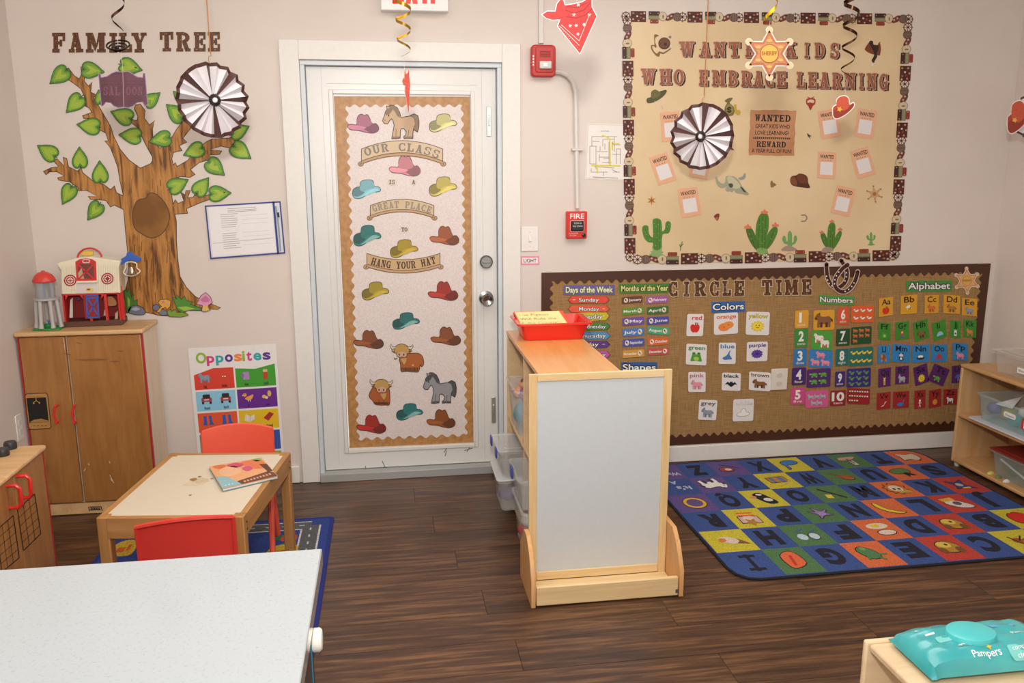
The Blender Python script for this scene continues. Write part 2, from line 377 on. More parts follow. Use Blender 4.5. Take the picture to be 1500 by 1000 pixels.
# door slab with glazed opening
DX0, DX1, DZ0, DZ1 = OX0+.026, OX1-.026, .046, OZ-.026
GX0, GX1, GZ0, GZ1 = -.356, .293, .151, 1.903
mb = MB(); yA, yB = .03, .075
mb.box(DX0, GX0, yA, yB, DZ0, DZ1, DOORW); mb.box(GX1, DX1, yA, yB, DZ0, DZ1, DOORW); mb.box(GX0, GX1, yA, yB, DZ0, GZ0, DOORW); mb.box(GX0, GX1, yA, yB, GZ1, DZ1, DOORW)
door = mb.build('door_1', kind='structure')
mb = MB(); e = .02
for q in ((GX0-e, GX0, GZ0-e, GZ1+e), (GX1, GX1+e, GZ0-e, GZ1+e), (GX0, GX1, GZ0-e, GZ0), (GX0, GX1, GZ1, GZ1+e)): mb.box(q[0], q[1], yA-.006, yA+.002, q[2], q[3], DOORW)
mb.build('glazing_bead', door, bev=.003)
mb = MB()
for q in ((DX0+.11, DX1-.11, DZ1-.004-.095, DZ1-.095), ): mb.box(q[0]-.02, q[1]+.02, yA-.0006, yA, GZ1+.045, GZ1+.047, M('b8b6b2'))
for xx in (DX0+.068, DX1-.068): mb.box(xx-.0008, xx+.0008, yA-.0006, yA, DZ0+.02, DZ1, M('c2c0bc'))
mb.build('panel_seam', door)
MB().box(GX0-.004, GX1+.004, .0575, .0605, GZ0-.004, GZ1+.004, glassmat()).build('glass_pane', door)
CH = M('9a9894', .22, 1); BR = M('c6c4be', .3, .8)
p = PY(712, 383, .03); mb = MB(); mb.lathe((p.x, 0, p.z), [(.001, .03), (.033, .03), (.033, .016), (.026, .008), (.001, .008)], CH, 24, 'y')
o = mb.build('deadbolt', door); MB().box(p.x-.02, p.x+.02, -.004, .009, p.z-.005, p.z+.005, CH).build('thumb_turn', o, bev=.002)
p = PY(712, 436, .03); mb = MB(); mb.lathe((p.x, 0, p.z), [(.001, .03), (.036, .03), (.036, .02), (.014, .014), (.014, -.012), (.028, -.02), (.031, -.038), (.024, -.05), (.012, -.046), (.001, -.044)], CH, 28, 'y'); mb.build('door_knob', door)
for py_, z_ in ((178, 0), (600, 1)):
    p = PY(716 if not z_ else 723, py_, .03); mb = MB(); mb.box(p.x-.011, p.x+.011, .024, .03, p.z-.07, p.z+.07, BR); mb.box(p.x-.005, p.x+.005, .016, .026, p.z-.02, p.z+.03, BR); mb.build('flush_bolt', door, bev=.002)
mb = MB()
for a, b in (((650, 663), (655, 655)), ((652, 668), (654, 660)), ((680, 660), (692, 656)), ((684, 662), (688, 655)), ((535, 682), (537, 690)), ((560, 675), (564, 684))):
    q = line(a, b, 1.2); mb.add([PY(u, v, .0294) for u, v in q], [(0, 1, 2, 3)], M('6f6c68'))
mb.build('scuff', door)
# ================================================================== FURNITURE
BIR = wood('c99c68', 'dcb583', 'x', 7, .42, 9, coat=.2); BIRz = wood('96622f', 'ad7840', 'z', 8, .4, 7, coat=.25); BIRy = wood('cda06c', 'e0bb8a', 'y', 7, .4, 9, coat=.25)
PINEx = wood('d8b07c', 'e8cfa2', 'x', 9, .5, 16, c3='e2c492'); PINEz = wood('d3a770', 'e6ca9b', 'z', 9, .5, 16, c3='dfbf8b'); PALE = wood('d5bfa6', 'e2cfb9', 'z', 7, .5, 9)
RED = M('b2262c', .4); REDP = M('e02f28', .32)
# --- play refrigerator
FX0, FX1, FY, FZ = -1.742, -1.222, -.27, .862
t = thing('play_refrigerator', 'tall wooden play refrigerator with two doors and red edges in the left corner', 'cabinet', ((FX0+FX1)/2, -.14, 0))
MB().box(FX0, FX1, FY+.018, -.02, .0, FZ-.02, PALE).build('body', t, bev=.002)
MB().box(FX0-.008, FX1+.008, FY-.012, -.018, FZ-.02, FZ, BIR).build('top_board', t, bev=.006)
MB().box(FX0+.002, FX1-.002, FY+.006, FY+.018, .004, .056, BIRy).build('toe_kick', t)
MB().box(FX0-.001, FX0+.005, FY+.002, FY+.017, .06, FZ-.022, RED).build('edge_trim', t); MB().box(FX1-.005, FX1+.001, FY+.002, FY+.017, .06, FZ-.022, RED).build('edge_trim', t)
MB().box(FX0+.006, FX0+.008+.36*(FX1-FX0), FY, FY+.0175, .062, FZ-.024, BIRz).build('door', t, bev=.004, label='narrow freezer door with printed ice dispenser')
MB().box(FX0+.016+.36*(FX1-FX0), FX1-.006, FY, FY+.0175, .062, FZ-.024, BIRz).build('door', t, bev=.004, label='wide scuffed refrigerator door')
def rawart(pts, m, y, mb): mb.add([PY(u, v, y) for u, v in pts], [list(range(len(pts)))], m if not isinstance(m, str) else M(m)); return mb
z4 = lambda pts: Zm(0, 560, 3.705, pts)
a = Art(wall(FY-.0004)); pr = z4([(134, 72), (145, 60), (250, 55), (260, 66), (279, 240), (270, 252), (165, 256), (153, 244)])
a.fill(pr, 'b88848', 1); a.ring(pr, '241a12', 1.0, 2); a.fill(z4([(143, 85), (250, 80), (265, 215), (160, 220)]), '15120f', 2)
a.fill(z4([(165, 212), (185, 202), (225, 196), (262, 207), (264, 214), (166, 218)]), 'a87c44', 3); a.fill(line(*z4([(178, 112), (196, 98)]), .9), 'c89a58', 3); a.fill(line(*z4([(196, 98), (214, 110)]), .9), 'c89a58', 3); a.fill(line(*z4([(195, 84), (196, 98)]), .9), 'c89a58', 3)
a.fill(ell(*z4([(183, 113)])[0], 1.1), 'c89a58', 3); a.fill(ell(*z4([(214, 111)])[0], 1.1), 'c89a58', 3)
for u in (180, 200, 222, 242): a.fill(line(*z4([(u, 236), (u+13, 235)]), .8), '2a1c12', 3)
a.build('ice_dispenser', t)
for u0, lab in ((304, 0), (402, 0)):
    P_ = [PY(*z4([(x_, y_)])[0], FY) for x_, y_ in ((u0+6, 122), (u0-1, 126), (u0, 160), (u0+6, 206), (u0+12, 212))]
    q = [P_[0]]+[p+Vector((0, -.026, 0)) for p in P_[1:4]]+[P_[4]]
    MB().tube([q[0], q[0]+Vector((0, -.024, 0)), q[2], q[4]+Vector((0, -.024, 0)), q[4]], .0052, REDP, 8).build('handle', t)
a = Art(wall(FY+.0055)); lg = z4([(478, 672), (552, 668), (556, 697), (480, 699)])
for l_ in (((480, 674), (486, 698)), ((548, 672), (555, 696)), ((486, 676), (546, 674)), ((488, 692), (546, 690))): a.fill(line(*z4(list(l_)), 1.3), '1d1611')
for i in range(6): a.fill(z4([(492+i*9, 680), (498+i*9, 679), (499+i*9, 688), (493+i*9, 689)]), '1d1611')
a.build('maker_mark', t)
a = Art(wall(FY-.0004)); z33 = lambda p: Zm(0, 480, 3.333, p)
a.fill(z33([(355, 155), (480, 150), (540, 152), (500, 160), (420, 162)]), '8a5a30'); a.fill(z33([(530, 165), (560, 158), (588, 164), (560, 170)]), '8a5a30')
for q in (((410, 700), (418, 685)), ((430, 662), (436, 670)), ((535, 718), (556, 758)), ((540, 735), (548, 748)), ((533, 650), (538, 662))): a.fill(line(*z33(list(q)), .9), 'e6d2b8')
for q in (((372, 72), (398, 78)), ((310, 125), (345, 130)), ((575, 112), (600, 116)), ((300, 75), (312, 78))): a.fill(line(*z33(list(q)), 1.0), '7d5128')
a.build('scratch', t)
# --- play stove
SX, SY0, SY1, SZ = -1.36, -1.66, -1.085, .6
t = thing('play_stove', 'wooden play stove with red handles and black burner knobs beside left wall', 'stove', (-1.6, -1.37, 0))
MB().box(-1.8, SX-.018, SY0, SY1, 0, SZ-.018, BIRz).build('body', t, bev=.002)
MB().box(-1.8, SX+.01, SY0-.006, SY1+.006, SZ-.018, SZ, BIR).build('stove_top', t, bev=.006)
MB().box(SX-.017, SX, SY1-.006, SY1+.001, .03, SZ-.02, RED).build('edge_trim', t)
ym = (SY0+SY1)/2+.04
for y0_, y1_ in ((ym+.003, SY1-.008), (SY0+.006, ym-.003)): MB().box(SX-.017, SX, y0_, y1_, .05, SZ-.022, BIRz).build('door', t, bev=.003)
def xart(mb, pts, m, x): mb.add([PX(u, v, x) for u, v in pts], [list(range(len(pts)))], M(m))
mb = MB()
for g in ([(95, 690), (188, 605), (222, 820), (128, 912)], [(-18, 800), (72, 722), (105, 950), (10, 1030)]):
    g = z4(g)
    for i in range(4): xart(mb, line(g[i], g[(i+1) % 4], 1.3), '2a1a0f', SX+.0006)
    for k in (1/3, 2/3):
        L = lambda a, b, t_: (a[0]+(b[0]-a[0])*t_, a[1]+(b[1]-a[1])*t_)
        xart(mb, line(L(g[0], g[1], k), L(g[3], g[2], k), .7), '3a2413', SX+.0006)
    for k in (.2, .4, .6, .8): xart(mb, line(L(g[0], g[3], k), L(g[1], g[2], k), .7), '3a2413', SX+.0006)
mb.build('oven_window_print', t)
for h_ in ([(88, 510), (128, 505), (150, 545), (155, 600), (108, 625)], [(35, 562), (72, 565), (97, 605), (100, 655), (52, 680)]):
    P_ = [PX(*q, SX) for q in z4([h_[0], h_[4]])]; zt, zb, yy = P_[0].z, P_[1].z, (P_[0].y+P_[1].y)/2
    MB().tube([(SX, yy, zt), (SX+.028, yy, zt), (SX+.038, yy, zt-.012), (SX+.038, yy, zb+.012), (SX+.028, yy, zb), (SX, yy, zb)], .0062, REDP, 8).build('handle', t)
for q in ((4, 662), (15, 652)):
    p = PZ(q[0], q[1], SZ+.012); MB().lathe((p.x, p.y, SZ), [(.02, 0), (.021, .004), (.021, .02), (.018, .026), (.003, .026)], M('2c2c2c', .45), 18).build('burner_knob', t)
# outlet on left wall
p = PX(28, 625, lx(-.37)); mb = MB(); mb.box(p.x+.001, p.x+.006, p.y-.036, p.y+.036, p.z-.058, p.z+.058, M('eceae6', .4))
o = mb.build('wall_outlet', label='white power outlet cover low on the left wall behind stove', cat='outlet', bev=.002)
for dz in (.02, -.022): MB().box(p.x+.006, p.x+.0075, p.y-.014, p.y+.014, p.z+dz-.013, p.z+dz+.013, M('dcdad4', .5)).build('socket', o, bev=.001)
# --- children's table
TC = Vector((-.813, -1.134, 0)); TA = math.radians(-7.5); TW, TD, TZ = .478, .636, .45
t = thing('childrens_table', 'low pine childrens table with cream top near the play refrigerator', 'table', TC)
TX0, TX1, TY0, TY1 = TC.x-TW/2, TC.x+TW/2, TC.y-TD/2, TC.y+TD/2
PT = wood('a06c38', 'bd8c54', 'x', 9, .5, 16); PTz = wood('9c6834', 'b98850', 'z', 9, .5, 16); PTy = wood('a06c38', 'c08e56', 'y', 9, .5, 16)
MB().box(TX0+.02, TX1-.02, TY0+.02, TY1-.02, TZ-.012, TZ-.003, M('dccfba', .4)).build('tabletop', t)
for y0_, y1_ in ((TY0, TY0+.022), (TY1-.022, TY1)): MB().box(TX0+.03, TX1-.03, y0_, y1_, TZ-.075, TZ-.001, PT).build('apron', t, bev=.003)
for x0_, x1_ in ((TX0, TX0+.022), (TX1-.022, TX1)): MB().box(x0_, x1_, TY0+.03, TY1-.03, TZ-.075, TZ-.001, PTy).build('apron', t, bev=.003)
for x_ in (TX0, TX1-.038):
    for y_ in (TY0, TY1-.038): MB().box(x_, x_+.038, y_, y_+.038, .009, TZ, PTz).build('leg', t, bev=.004)
for yy in (TY0+.03, TY1-.03):
    for zz in (TZ-.03, TZ-.055): MB().lathe((TX1, yy, zz), [(.001, 0), (.004, 0), (.004, .0015), (.001, .002)], M('3a3028', .4), 8, 'x').build('screw', t)
def stain(cx, cy, r, c, n, z):
    mb = MB()
    mb.add([Vector((cx+r*math.cos(a_)*random.uniform(.5, 1.2), cy+r*1.1*math.sin(a_)*random.uniform(.5, 1.2), z)) for a_ in [2*math.pi*k/n for k in range(n)]], [list(range(n))], M(c, .8)); mb.build('glue_stain', t)
pc = PZ(285, 705, TZ); Ri = Matrix.Rotation(-TA, 3, 'Z')
def tl(px_, py_): return Ri@(PZ(px_, py_, TZ)-TC)+TC
q = tl(288, 705); stain(q.x, q.y, .05, 'd3c2aa', 14, TZ-.0026); stain(q.x+.01, q.y+.02, .03, 'c9b598', 12, TZ-.0023); q = tl(284, 701); stain(q.x, q.y, .015, '9a7448', 9, TZ-.002); q = tl(310, 700); stain(q.x, q.y, .008, 'a58054', 7, TZ-.002); q = tl(279, 724); stain(q.x, q.y, .006, '8f6c3e', 7, TZ-.002); q = tl(292, 697); stain(q.x, q.y, .008, '9a7448', 7, TZ-.0018)
t.rotation_euler.z = TA
# picture book on it
BZ = TZ+.0005; qd = [PZ(*p, TZ+.012) for p in ((306, 682), (383, 669), (407, 696), (326, 715))]
bc = sum(qd, Vector())/4; t = thing('picture_book', 'thin peach and brown picture book lying on the childrens table', 'book', (bc.x, bc.y, BZ))
lo = [Vector((p.x, p.y, BZ)) for p in qd]
MB().prism(lo, (0, 0, .0015), M('7fb4c4', .35)).build('back_cover', t)
MB().prism([bc.xy.to_3d()+(p-bc).xy.to_3d()*.975+Vector((0, 0, BZ+.0015)) for p in qd], (0, 0, .006), M('eee8dc', .8)).build('page_block', t)
MB().prism([p+Vector((0, 0, .0075)) for p in lo], (0, 0, .0015), M('e0a070', .3, coat=.4)).build('front_cover', t)
def bq(p, k):
    u, v = p; a_ = qd[0].lerp(qd[1], u).lerp(qd[3].lerp(qd[2], u), v); return Vector((a_.x, a_.y, BZ+.009+k*.0003))
a = Art(bq)
a.fill(rect(.01, .01, .99, .99), 'e6a877'); a.fill([(.01, .45), (.2, .6), (.35, .99), (.01, .99)], '8fb9c4', 2); a.fill(cr([(.1, .4), (.18, .2), (.4, .18), (.5, .35), (.42, .55), (.2, .6)]), 'e8b48c', 3); a.fill(cr([(.55, .1), (.8, .05), (.97, .2), (.92, .5), (.7, .45)]), 'e07a50', 2)
a.fill(cr([(.3, .1), (.5, .05), (.6, .2), (.45, .28)]), 'c9506a', 3); a.fill(cr([(.52, .35), (.66, .3), (.7, .45), (.58, .52)]), 'd0567c', 3); a.fill(cr([(.05, .05), (.2, .02), (.3, .1), (.15, .2)]), 'd8703c', 2)
a.fill([(.3, .84), (.92, .7), (.99, .82), (.99, .99), (.34, .99)], '6a4030', 3); a.fill([(.78, .01), (.95, .01), (.97, .14), (.86, .16)], '8fae4c', 2); a.fill([(.86, .3), (.99, .35), (.99, .75), (.9, .7)], '5e3626', 3)
for i in range(9): a.fill(rect(.4+i*.06, .88-i*.008, .435+i*.06, .95-i*.008), 'd8a07a', 4)
for i in range(3): a.fill(ell(.08+i*.06, .9, .015), 'e8eef0', 4)
a.build('cover_print', t)
# --- red chairs
def chair(loc, rz, label, mats, leanback=.02):
    pl, = mats; t = thing('childrens_chair', label, 'chair', loc, 'red-orange plastic chairs at the childrens table')
    X, Y = loc[0], loc[1]; w2 = .142
    n = 10; top = lambda s: .47+.018*(1-(2*s-1)**2); vs = []
    for i in range(n+1):
        s = i/n; x = X-w2+2*w2*s; yb = Y+.125+.022*(1-(2*s-1)**2)
        for zz, dy in ((.285, 0), (top(s), leanback)): vs += [(x, yb+dy, zz), (x, yb+dy+.008, zz)]
    mb = MB(); fs = []
    for i in range(n):
        a_, b_ = 4*i, 4*i+4; fs += [(a_, b_, b_+2, a_+2), (a_+1, a_+3, b_+3, b_+1), (a_+2, b_+2, b_+3, a_+3), (a_, a_+1, b_+1, b_)]
    fs += [(0, 2, 3, 1), (4*n, 4*n+1, 4*n+3, 4*n+2)]
    mb.add(vs, fs, pl, True)
    tp = []; 
    for i in range(n+1):
        s = i/n; tp.append((X-w2+2*w2*s, Y+.125+.022*(1-(2*s-1)**2)+leanback+.011, top(s)-.003))
    mb.tube(tp, .0075, pl, 6)
    for i_ in (0, n):
        s = i_/n; x = X-w2+2*w2*s; mb.tube([(x, Y+.133, .285), (x, Y+.133+leanback, top(s)-.004)], .0075, pl, 6)
    mb.build('backrest', t)
    mb = MB(); mb.prism([(x_+X, y_+Y, .255) for x_, y_ in rrect(-w2, -.13, w2, .135, .03)], (0, 0, .014), pl); mb.build('seat', t, bev=.004)
    for sx in (-1, 1):
        x = X+sx*(w2-.006)
        for yf, nm in ((-.125, 0), (.115, 1)):
            MB().tube([(x, Y+(.02 if yf < 0 else .05), .252), (x+sx*.008, Y+yf, .0 if not t.name.startswith('z') else 0)], [.014, .011], pl, 8).build('leg', t)
        MB().tube([(x, Y-.11, .25), (x, Y+.125, .25), (x, Y+.138, .3)], .011, pl, 8).build('side_rail', t)
    t.rotation_euler.z = rz; t.location.z += .0095; return t
CHP = M('ea5a42', .42, coat=.15); CHP2 = M('dc3b30', .42, coat=.15)
chair((-.773, -.765, 0), math.radians(2), 'red-orange childrens chair behind the low table, facing the camera', (CHP,))
p1, p2 = PZ(197, 770, .48), PZ(333, 755, .48); pm = (p1+p2)/2; ang = math.atan2(p2.y-p1.y, p2.x-p1.x)
chair((pm.x-.01, pm.y+.15, 0), math.pi+ang, 'red childrens chair in front of the low table, its back to the camera', (CHP2,))
# --- white counter with dark cabinet in the foreground
CX, CYB = -.256, -2.722
t = thing('counter_unit', 'white speckled quartz counter over a dark cabinet in the left foreground', 'counter', (-.9, -3.1, 0))
QZ = mottle('e6e8e9', 'c6ccd0', 210, .12, .36, .27, coat=.5); QZ2 = mottle('adb4ba', '9fa7ae', 190, .14, .56, .72, coat=.5)
MB().box(-1.75, CX, -3.42, CYB, .868, .9, QZ2).build('countertop', t, bev=.003)
MB().box(-1.72, CX-.008, -3.38, -2.905, .05, .8675, M('23272c', .35)).build('cabinet_body', t, bev=.003)
MB().box(CX-.008, CX-.004, -3.37, -2.915, .07, .85, M('2b3036', .3)).build('side_panel', t, bev=.001)
MB().box(CX-.004, CX-.003, -2.945, -2.94, .1, .845, M('2f86a8', .4)).build('blue_strip', t)
MB().box(-1.7, CX-.06, -3.35, -2.96, 0, .05, M('151515')).build('plinth', t)
mb = MB(); mb.lathe((CX-.0035, -2.925, .842), [(.001, 0), (.017, 0), (.0185, .003), (.0185, .011), (.015, .015), (.001, .0155)], M('ece6dc', .4), 24, 'x')
mb.build('child_lock', t, label='white round child lock')
# --- low pine toy shelf with whiteboard end
SXL, SXR, SYF, SYN, STZ = .405, .715, -.375, -1.235, .825
SH = wood('caa87c', 'd8bb92', 'y', 7, .45, 9); SHT = wood('d2924e', 'e0a868', 'y', 7, .32, 9, coat=.3)
t = thing('toy_shelf', 'pine toy shelf with a whiteboard on its near end', 'shelf', (.6, -.8, 0))
MB().box(SXL, SXR, SYN, SYF, STZ-.018, STZ, SHT).build('top_board', t, bev=.003)
MB().box(SXL+.003, SXR, SYF-.018, SYF-.001, .03, STZ-.0185, SH).build('end_panel', t, bev=.002)
MB().box(SXL+.003, SXR, SYN+.002, SYN+.02, .03, STZ-.0185, SH).build('end_panel', t, bev=.002)
MB().box(SXL+.01, SXR-.012, -.815, -.8, .055, STZ-.0185, SH).build('divider', t, bev=.002)
MB().box(SXR-.011, SXR, SYN+.0205, SYF-.0185, .03, STZ-.0185, SH).build('back_panel', t)
MB().box(SXL+.005, SXR-.0115, SYN+.0205, -.8155, .405, .42, SH).build('shelf_board', t, bev=.002)
MB().box(SXL+.005, SXR-.0115, -.7995, SYF-.0185, .405, .42, SH).build('shelf_board', t, bev=.002)
MB().box(SXL+.003, SXR-.0115, SYN+.0205, SYF-.0185, .035, .0545, SH).build('bottom_board', t, bev=.002)
BX0, BX1, BY = .365, .902, -1.25
for x_ in (BX0, BX1-.03): MB().box(x_, x_+.03, BY, BY+.013, .02, .831, PINEz).build('frame_stile', t, bev=.002)
MB().box(BX0+.0302, BX1-.0302, BY, BY+.013, .803, .831, PINEx).build('frame_rail', t, bev=.002)
MB().box(BX0+.0302, BX1-.0302, BY, BY+.013, .025, .058, PINEx).build('frame_rail', t, bev=.002)
MB().box(BX0+.02, BX1-.02, BY+.005, BY+.009, .05, .81, M('ccd1d6', .22, coat=.2)).build('whiteboard', t)
MB().box(BX0+.002, BX1-.002, -1.405, -1.388, .005, .078, PINEx).build('tray_front', t, bev=.003)
MB().box(BX0+.002, BX1-.002, -1.387, BY-.001, .012, .024, PINEx).build('tray_base', t)
for x_ in (BX0-.018, BX1+.001):
    prof = [(-1.408, .0), (-1.408, .105), (-1.36, .19), (-1.31, .235), (-1.2, .235), (-1.155, .19), (-1.155, 0)] if x_ > .5 else [(-1.408, .0), (-1.408, .105), (-1.36, .19), (-1.3, .235), (-1.245, .235), (-1.155, .15), (-1.155, 0)]
    MB().prism([(x_, a_, b_) for a_, b_ in prof], (.017, 0, 0), wood('c9925a', 'd9a870', 'z', 9, .5, 10)).build('foot_panel', t, bev=.002)
MB().box(BX1-.012, BX1+.0005, -1.4055, -1.4, .015, .03, M('8a8a86', .4, .8)).build('bracket', t)
# --- clear bins -------------------------------------------------------
def tub(name, label, cat, x0, x1, y0, y1, z0, z1, m, group=None, taper=.015, rim=.008, thick=.0025, lid=None, lidm=None, rz=0):
    c = Vector(((x0+x1)/2, (y0+y1)/2, z0)); t = thing(name, label, cat, c, group)
    def ringp(e, z, n=1): return [Vector((x, y, z)) for x, y in rrect(x0+e, y0+e, x1-e, y1-e, .02)]
    mb = MB(); L = [ringp(taper, z0), ringp(0, z1), ringp(-rim, z1), ringp(-rim, z1-.008), ringp(-rim+thick, z1-.008), ringp(-rim+thick, z1-thick), ringp(thick, z1-thick), ringp(taper+thick, z0+thick)]
    n = len(L[0]); vs = [p for r in L for p in r]; fs = [(i*n+k, i*n+(k+1) % n, (i+1)*n+(k+1) % n, (i+1)*n+k) for i in range(len(L)-1) for k in range(n)]
    fs += [list(range(n))[::-1], [(len(L)-1)*n+k for k in range(n)]]
    mb.add(vs, fs, m, True); mb.build('tub', t)
    if lid:
        mb = MB(); mb.prism([p+Vector((0, 0, .001)) for p in ringp(-rim-.002, z1)], (0, 0, .006), lidm or m); mb.prism([p+Vector((0, 0, .007)) for p in ringp(.02, z1)], (0, 0, .004), lidm or m); mb.build('lid', t, bev=.002)
    if rz: t.rotation_euler.z = rz
    return t
CL = clear('eeeeee', .2); CLG = clear('d8d8d6', .24); CLW = clear('f0f0f0', .3)
def lumps(name, label, cat, pts, group=None, rough=.5):
    """rounded toys: (x,y,z,r,colour,sx,sy,sz), each one its own thing"""
    for i, q in enumerate(pts):
        x, y, z, r, c = q[:5]; s = q[5] if len(q) > 5 else (1, 1, 1)
        MB().ball((x, y, z), r, M(c, rough), 12, *s).build(name, label=label if isinstance(label, str) else label[i], cat=cat, group=group)
tub('storage_bin', 'clear bin of dolls and plush toys on the upper shelf of toy shelf', 'bin', .398, .66, -.72, -.45, .4206, .625, CL, 'clear bins on the toy shelf')
lumps('plush_toy', 'large turquoise plush toy in the clear doll bin', 'toy', [(.465, -.6, .4905, .062, '3f9bb0', (1, 1.1, 1))])
def doll(x, y, z, c_body, c_hair, skin, lab, tilt=0):
    t = thing('doll', lab, 'doll', (x, y, z)); MB().ball((x, y, z+.028), .026, M(c_body, .7), 12, 1, 1, 1.1).build('body', t)
    MB().ball((x, y, z+.07), .02, M(skin, .5), 12).build('head', t); MB().ball((x+.004, y+.006, z+.08), .0215, M(c_hair, .8), 10).build('hair', t)
    MB().tube([(x-.02, y, z+.04), (x-.038, y-.01, z+.02)], .006, M(skin, .5), 6).build('arm', t); t.rotation_euler.y = tilt
doll(.45, -.63, .56, '8b5aa8', '7a4422', 'd39c78', 'small doll in a purple dress at the top of the doll bin')
doll(.425, -.53, .545, 'd9a184', 'a86a3c', 'dba184', 'bare small doll lying at the far side of the doll bin', .5)
lumps('plush_toy', 'small green and peach plush toy wedged among the dolls', 'toy', [(.47, -.565, .59, .025, '9fb85a', (1, 1, 1))])
tub('storage_bin', 'clear lidded bin with white lid and purple contents, lowest and nearest the door', 'bin', .33, .64, -.66, -.41, .055, .2, CLG, 'clear bins on the toy shelf', lid=True, lidm=M('cfd2d6', .3))
lumps('craft_bundle', 'purple bundle inside the white-lidded bin', 'toy', [(.39, -.55, .1005, .04, '4c3f8c', (1.2, 1.3, .8))])
t = tub('storage_bin', 'clear bin with blue latches stacked on the white-lidded bin', 'bin', .335, .64, -.66, -.42, .2115, .335, CLG, 'clear bins on the toy shelf', lid=True, lidm=CLW)
for yy in (-.45, -.62): MB().box(.318, .326, yy-.022, yy+.022, .3, .345, M('4457a8', .4)).build('latch', t, bev=.006)
t = tub('storage_bin', 'clear deep bin of odds and ends at the near end of the low shelf', 'bin', .362, .66, -1.14, -.86, .055, .25, CLG, 'clear bins on the toy shelf')
tub('storage_bin', 'clear bin with one blue latch in front of the white-lidded bin', 'bin', .35, .64, -1.13, -.87, .253, .38, CLG, 'clear bins on the toy shelf')
MB().box(.332, .34, -1.03, -.98, .35, .398, M('4457a8', .4)).build('toy_clip', label='blue latch clipped on the rim of near clear bin', cat='clip', bev=.005)
lumps('toy_piece', ['red toy piece low in the deep clear bin', 'white toy piece in the deep clear bin', 'pink toy piece at the bottom of deep bin'], 'toy', [(.40, -.95, .1, .03, 'cc4030'), (.40, -1.0, .16, .026, 'e6e4e0'), (.41, -1.06, .09, .025, 'd88a90')])
# --- red tray bin on top with a book
t = tub('book_tray', 'red plastic tray holding a picture book on top of the toy shelf', 'tray', .43, .735, -.645, -.42, STZ+.001, STZ+.078, M('e8291c', .3, coat=.4), taper=.022, rim=.014)
for i, (dy, h_, c_, lb) in enumerate(((0, .098, 'e8dca4', 'cream and red picture book leaning in the red tray'),)):
    q = [PY(*p, -.56) for p in ((752, 455), (819, 453), (831, 474), (760, 474))]
    Q = [Vector((p.x, -.52-.0, 0)) for p in q]
    bl, br, tr, tl_ = Vector((.455, -.6, .846)), Vector((.675, -.6, .846)), Vector((.652, -.46, .925)), Vector((.425, -.46, .925))
    nrm = (br-bl).cross(tl_-bl).normalized(); t = thing('picture_book', lb, 'book', (bl+br)/2)
    MB().prism([bl-nrm*.008, br-nrm*.008, tr-nrm*.008, tl_-nrm*.008], nrm*.0012, M('5a2e26')).build('back_cover', t)
    MB().prism([bl.lerp(tr, .02)-nrm*.0065, br.lerp(tl_, .02)-nrm*.0065, tr.lerp(bl, .02)-nrm*.0065, tl_.lerp(br, .02)-nrm*.0065], nrm*.006, M('efe9da')).build('page_block', t)
    MB().prism([bl, br, tr, tl_], nrm*.0012, M('e25a34', .4)).build('front_cover', t)
    a = Art(lambda p, k: bl.lerp(br, p[0]).lerp(tl_.lerp(tr, p[0]), p[1])+nrm*(.0014+.0003*k), yd=False)
    a.fill([(.03, .98), (.92, .98), (.99, .1), (.8, .34), (.45, .30), (.03, .36)], 'e6d896')
    for s_, y_ in (('The Pigeon', .82), ('Will Ride the', .64), ('Roller Coaster!', .46)): a.text(s_, .06, y_-.02, .095, '5b5038', w=.6 if y_ > .7 else .74, bold=.0)
    a.fill(ell(.42, .16, .07, .13), '2c2a28', 1); a.fill(ell(.42, .16, .055, .1), 'f2f0ea', 2); a.fill(ell(.43, .16, .022, .04), '15120f', 3); a.fill([(.58, .05), (.68, .32), (.76, .05)], 'f2f0ea', 2); a.fill([(.78, .04), (.86, .22), (.9, .04)], 'd8c8a0', 2)
    a.build('cover_print', t)
# --- right-hand toy shelf
RX0, RX1, RY0, RY1, RZ_ = 2.82, 3.148, -1.75, -.262, .552
RM = wood('b88a58', 'cda372', 'y', 7, .45, 9); RMz = wood('c09463', 'd2aa7b', 'z', 7, .45, 9)
t = thing('toy_shelf', 'low two-tier birch shelf against the right wall beyond the alphabet rug', 'shelf', (3.0, -1, 0))
MB().box(RX0, RX1, RY0, RY1, RZ_-.018, RZ_, RM).build('top_board', t, bev=.006)
for y_ in (RY1-.018, -1.0, RY0+.001): MB().box(RX0+.002, RX1, y_, y_+.0175, .022, RZ_-.0185, RMz).build('end_panel', t, bev=.004)
for a_, b_ in ((RY1-.0185, -.982), (-1.0005, RY0+.019)):
    MB().box(RX0+.004, RX1-.009, b_, a_, .27, .288, RM).build('shelf_board', t, bev=.005)
    MB().box(RX0+.002, RX1-.009, b_, a_, .022, .04, RM).build('bottom_board', t, bev=.005)
MB().box(RX1-.0085, RX1, RY0+.019, RY1-.0185, .022, RZ_-.0185, RMz).build('back_panel', t)
for y_ in (RY1-.03, RY0+.03):
    for x_ in (RX0+.02, RX1-.03): MB().lathe((x_, y_, 0), [(.012, 0), (.014, .004), (.014, .02), (.01, .0215)], M('b9b6ae', .5), 10).build('foot', t)
t = tub('storage_bin', 'clear bin of beige contents with a label, on top of right shelf', 'bin', 2.87, 3.12, -.95, -.42, RZ_+.001, RZ_+.105, clear('e2dacf', .3), 'clear bins on the right shelf', lid=True, lidm=clear('e6ded4', .28))
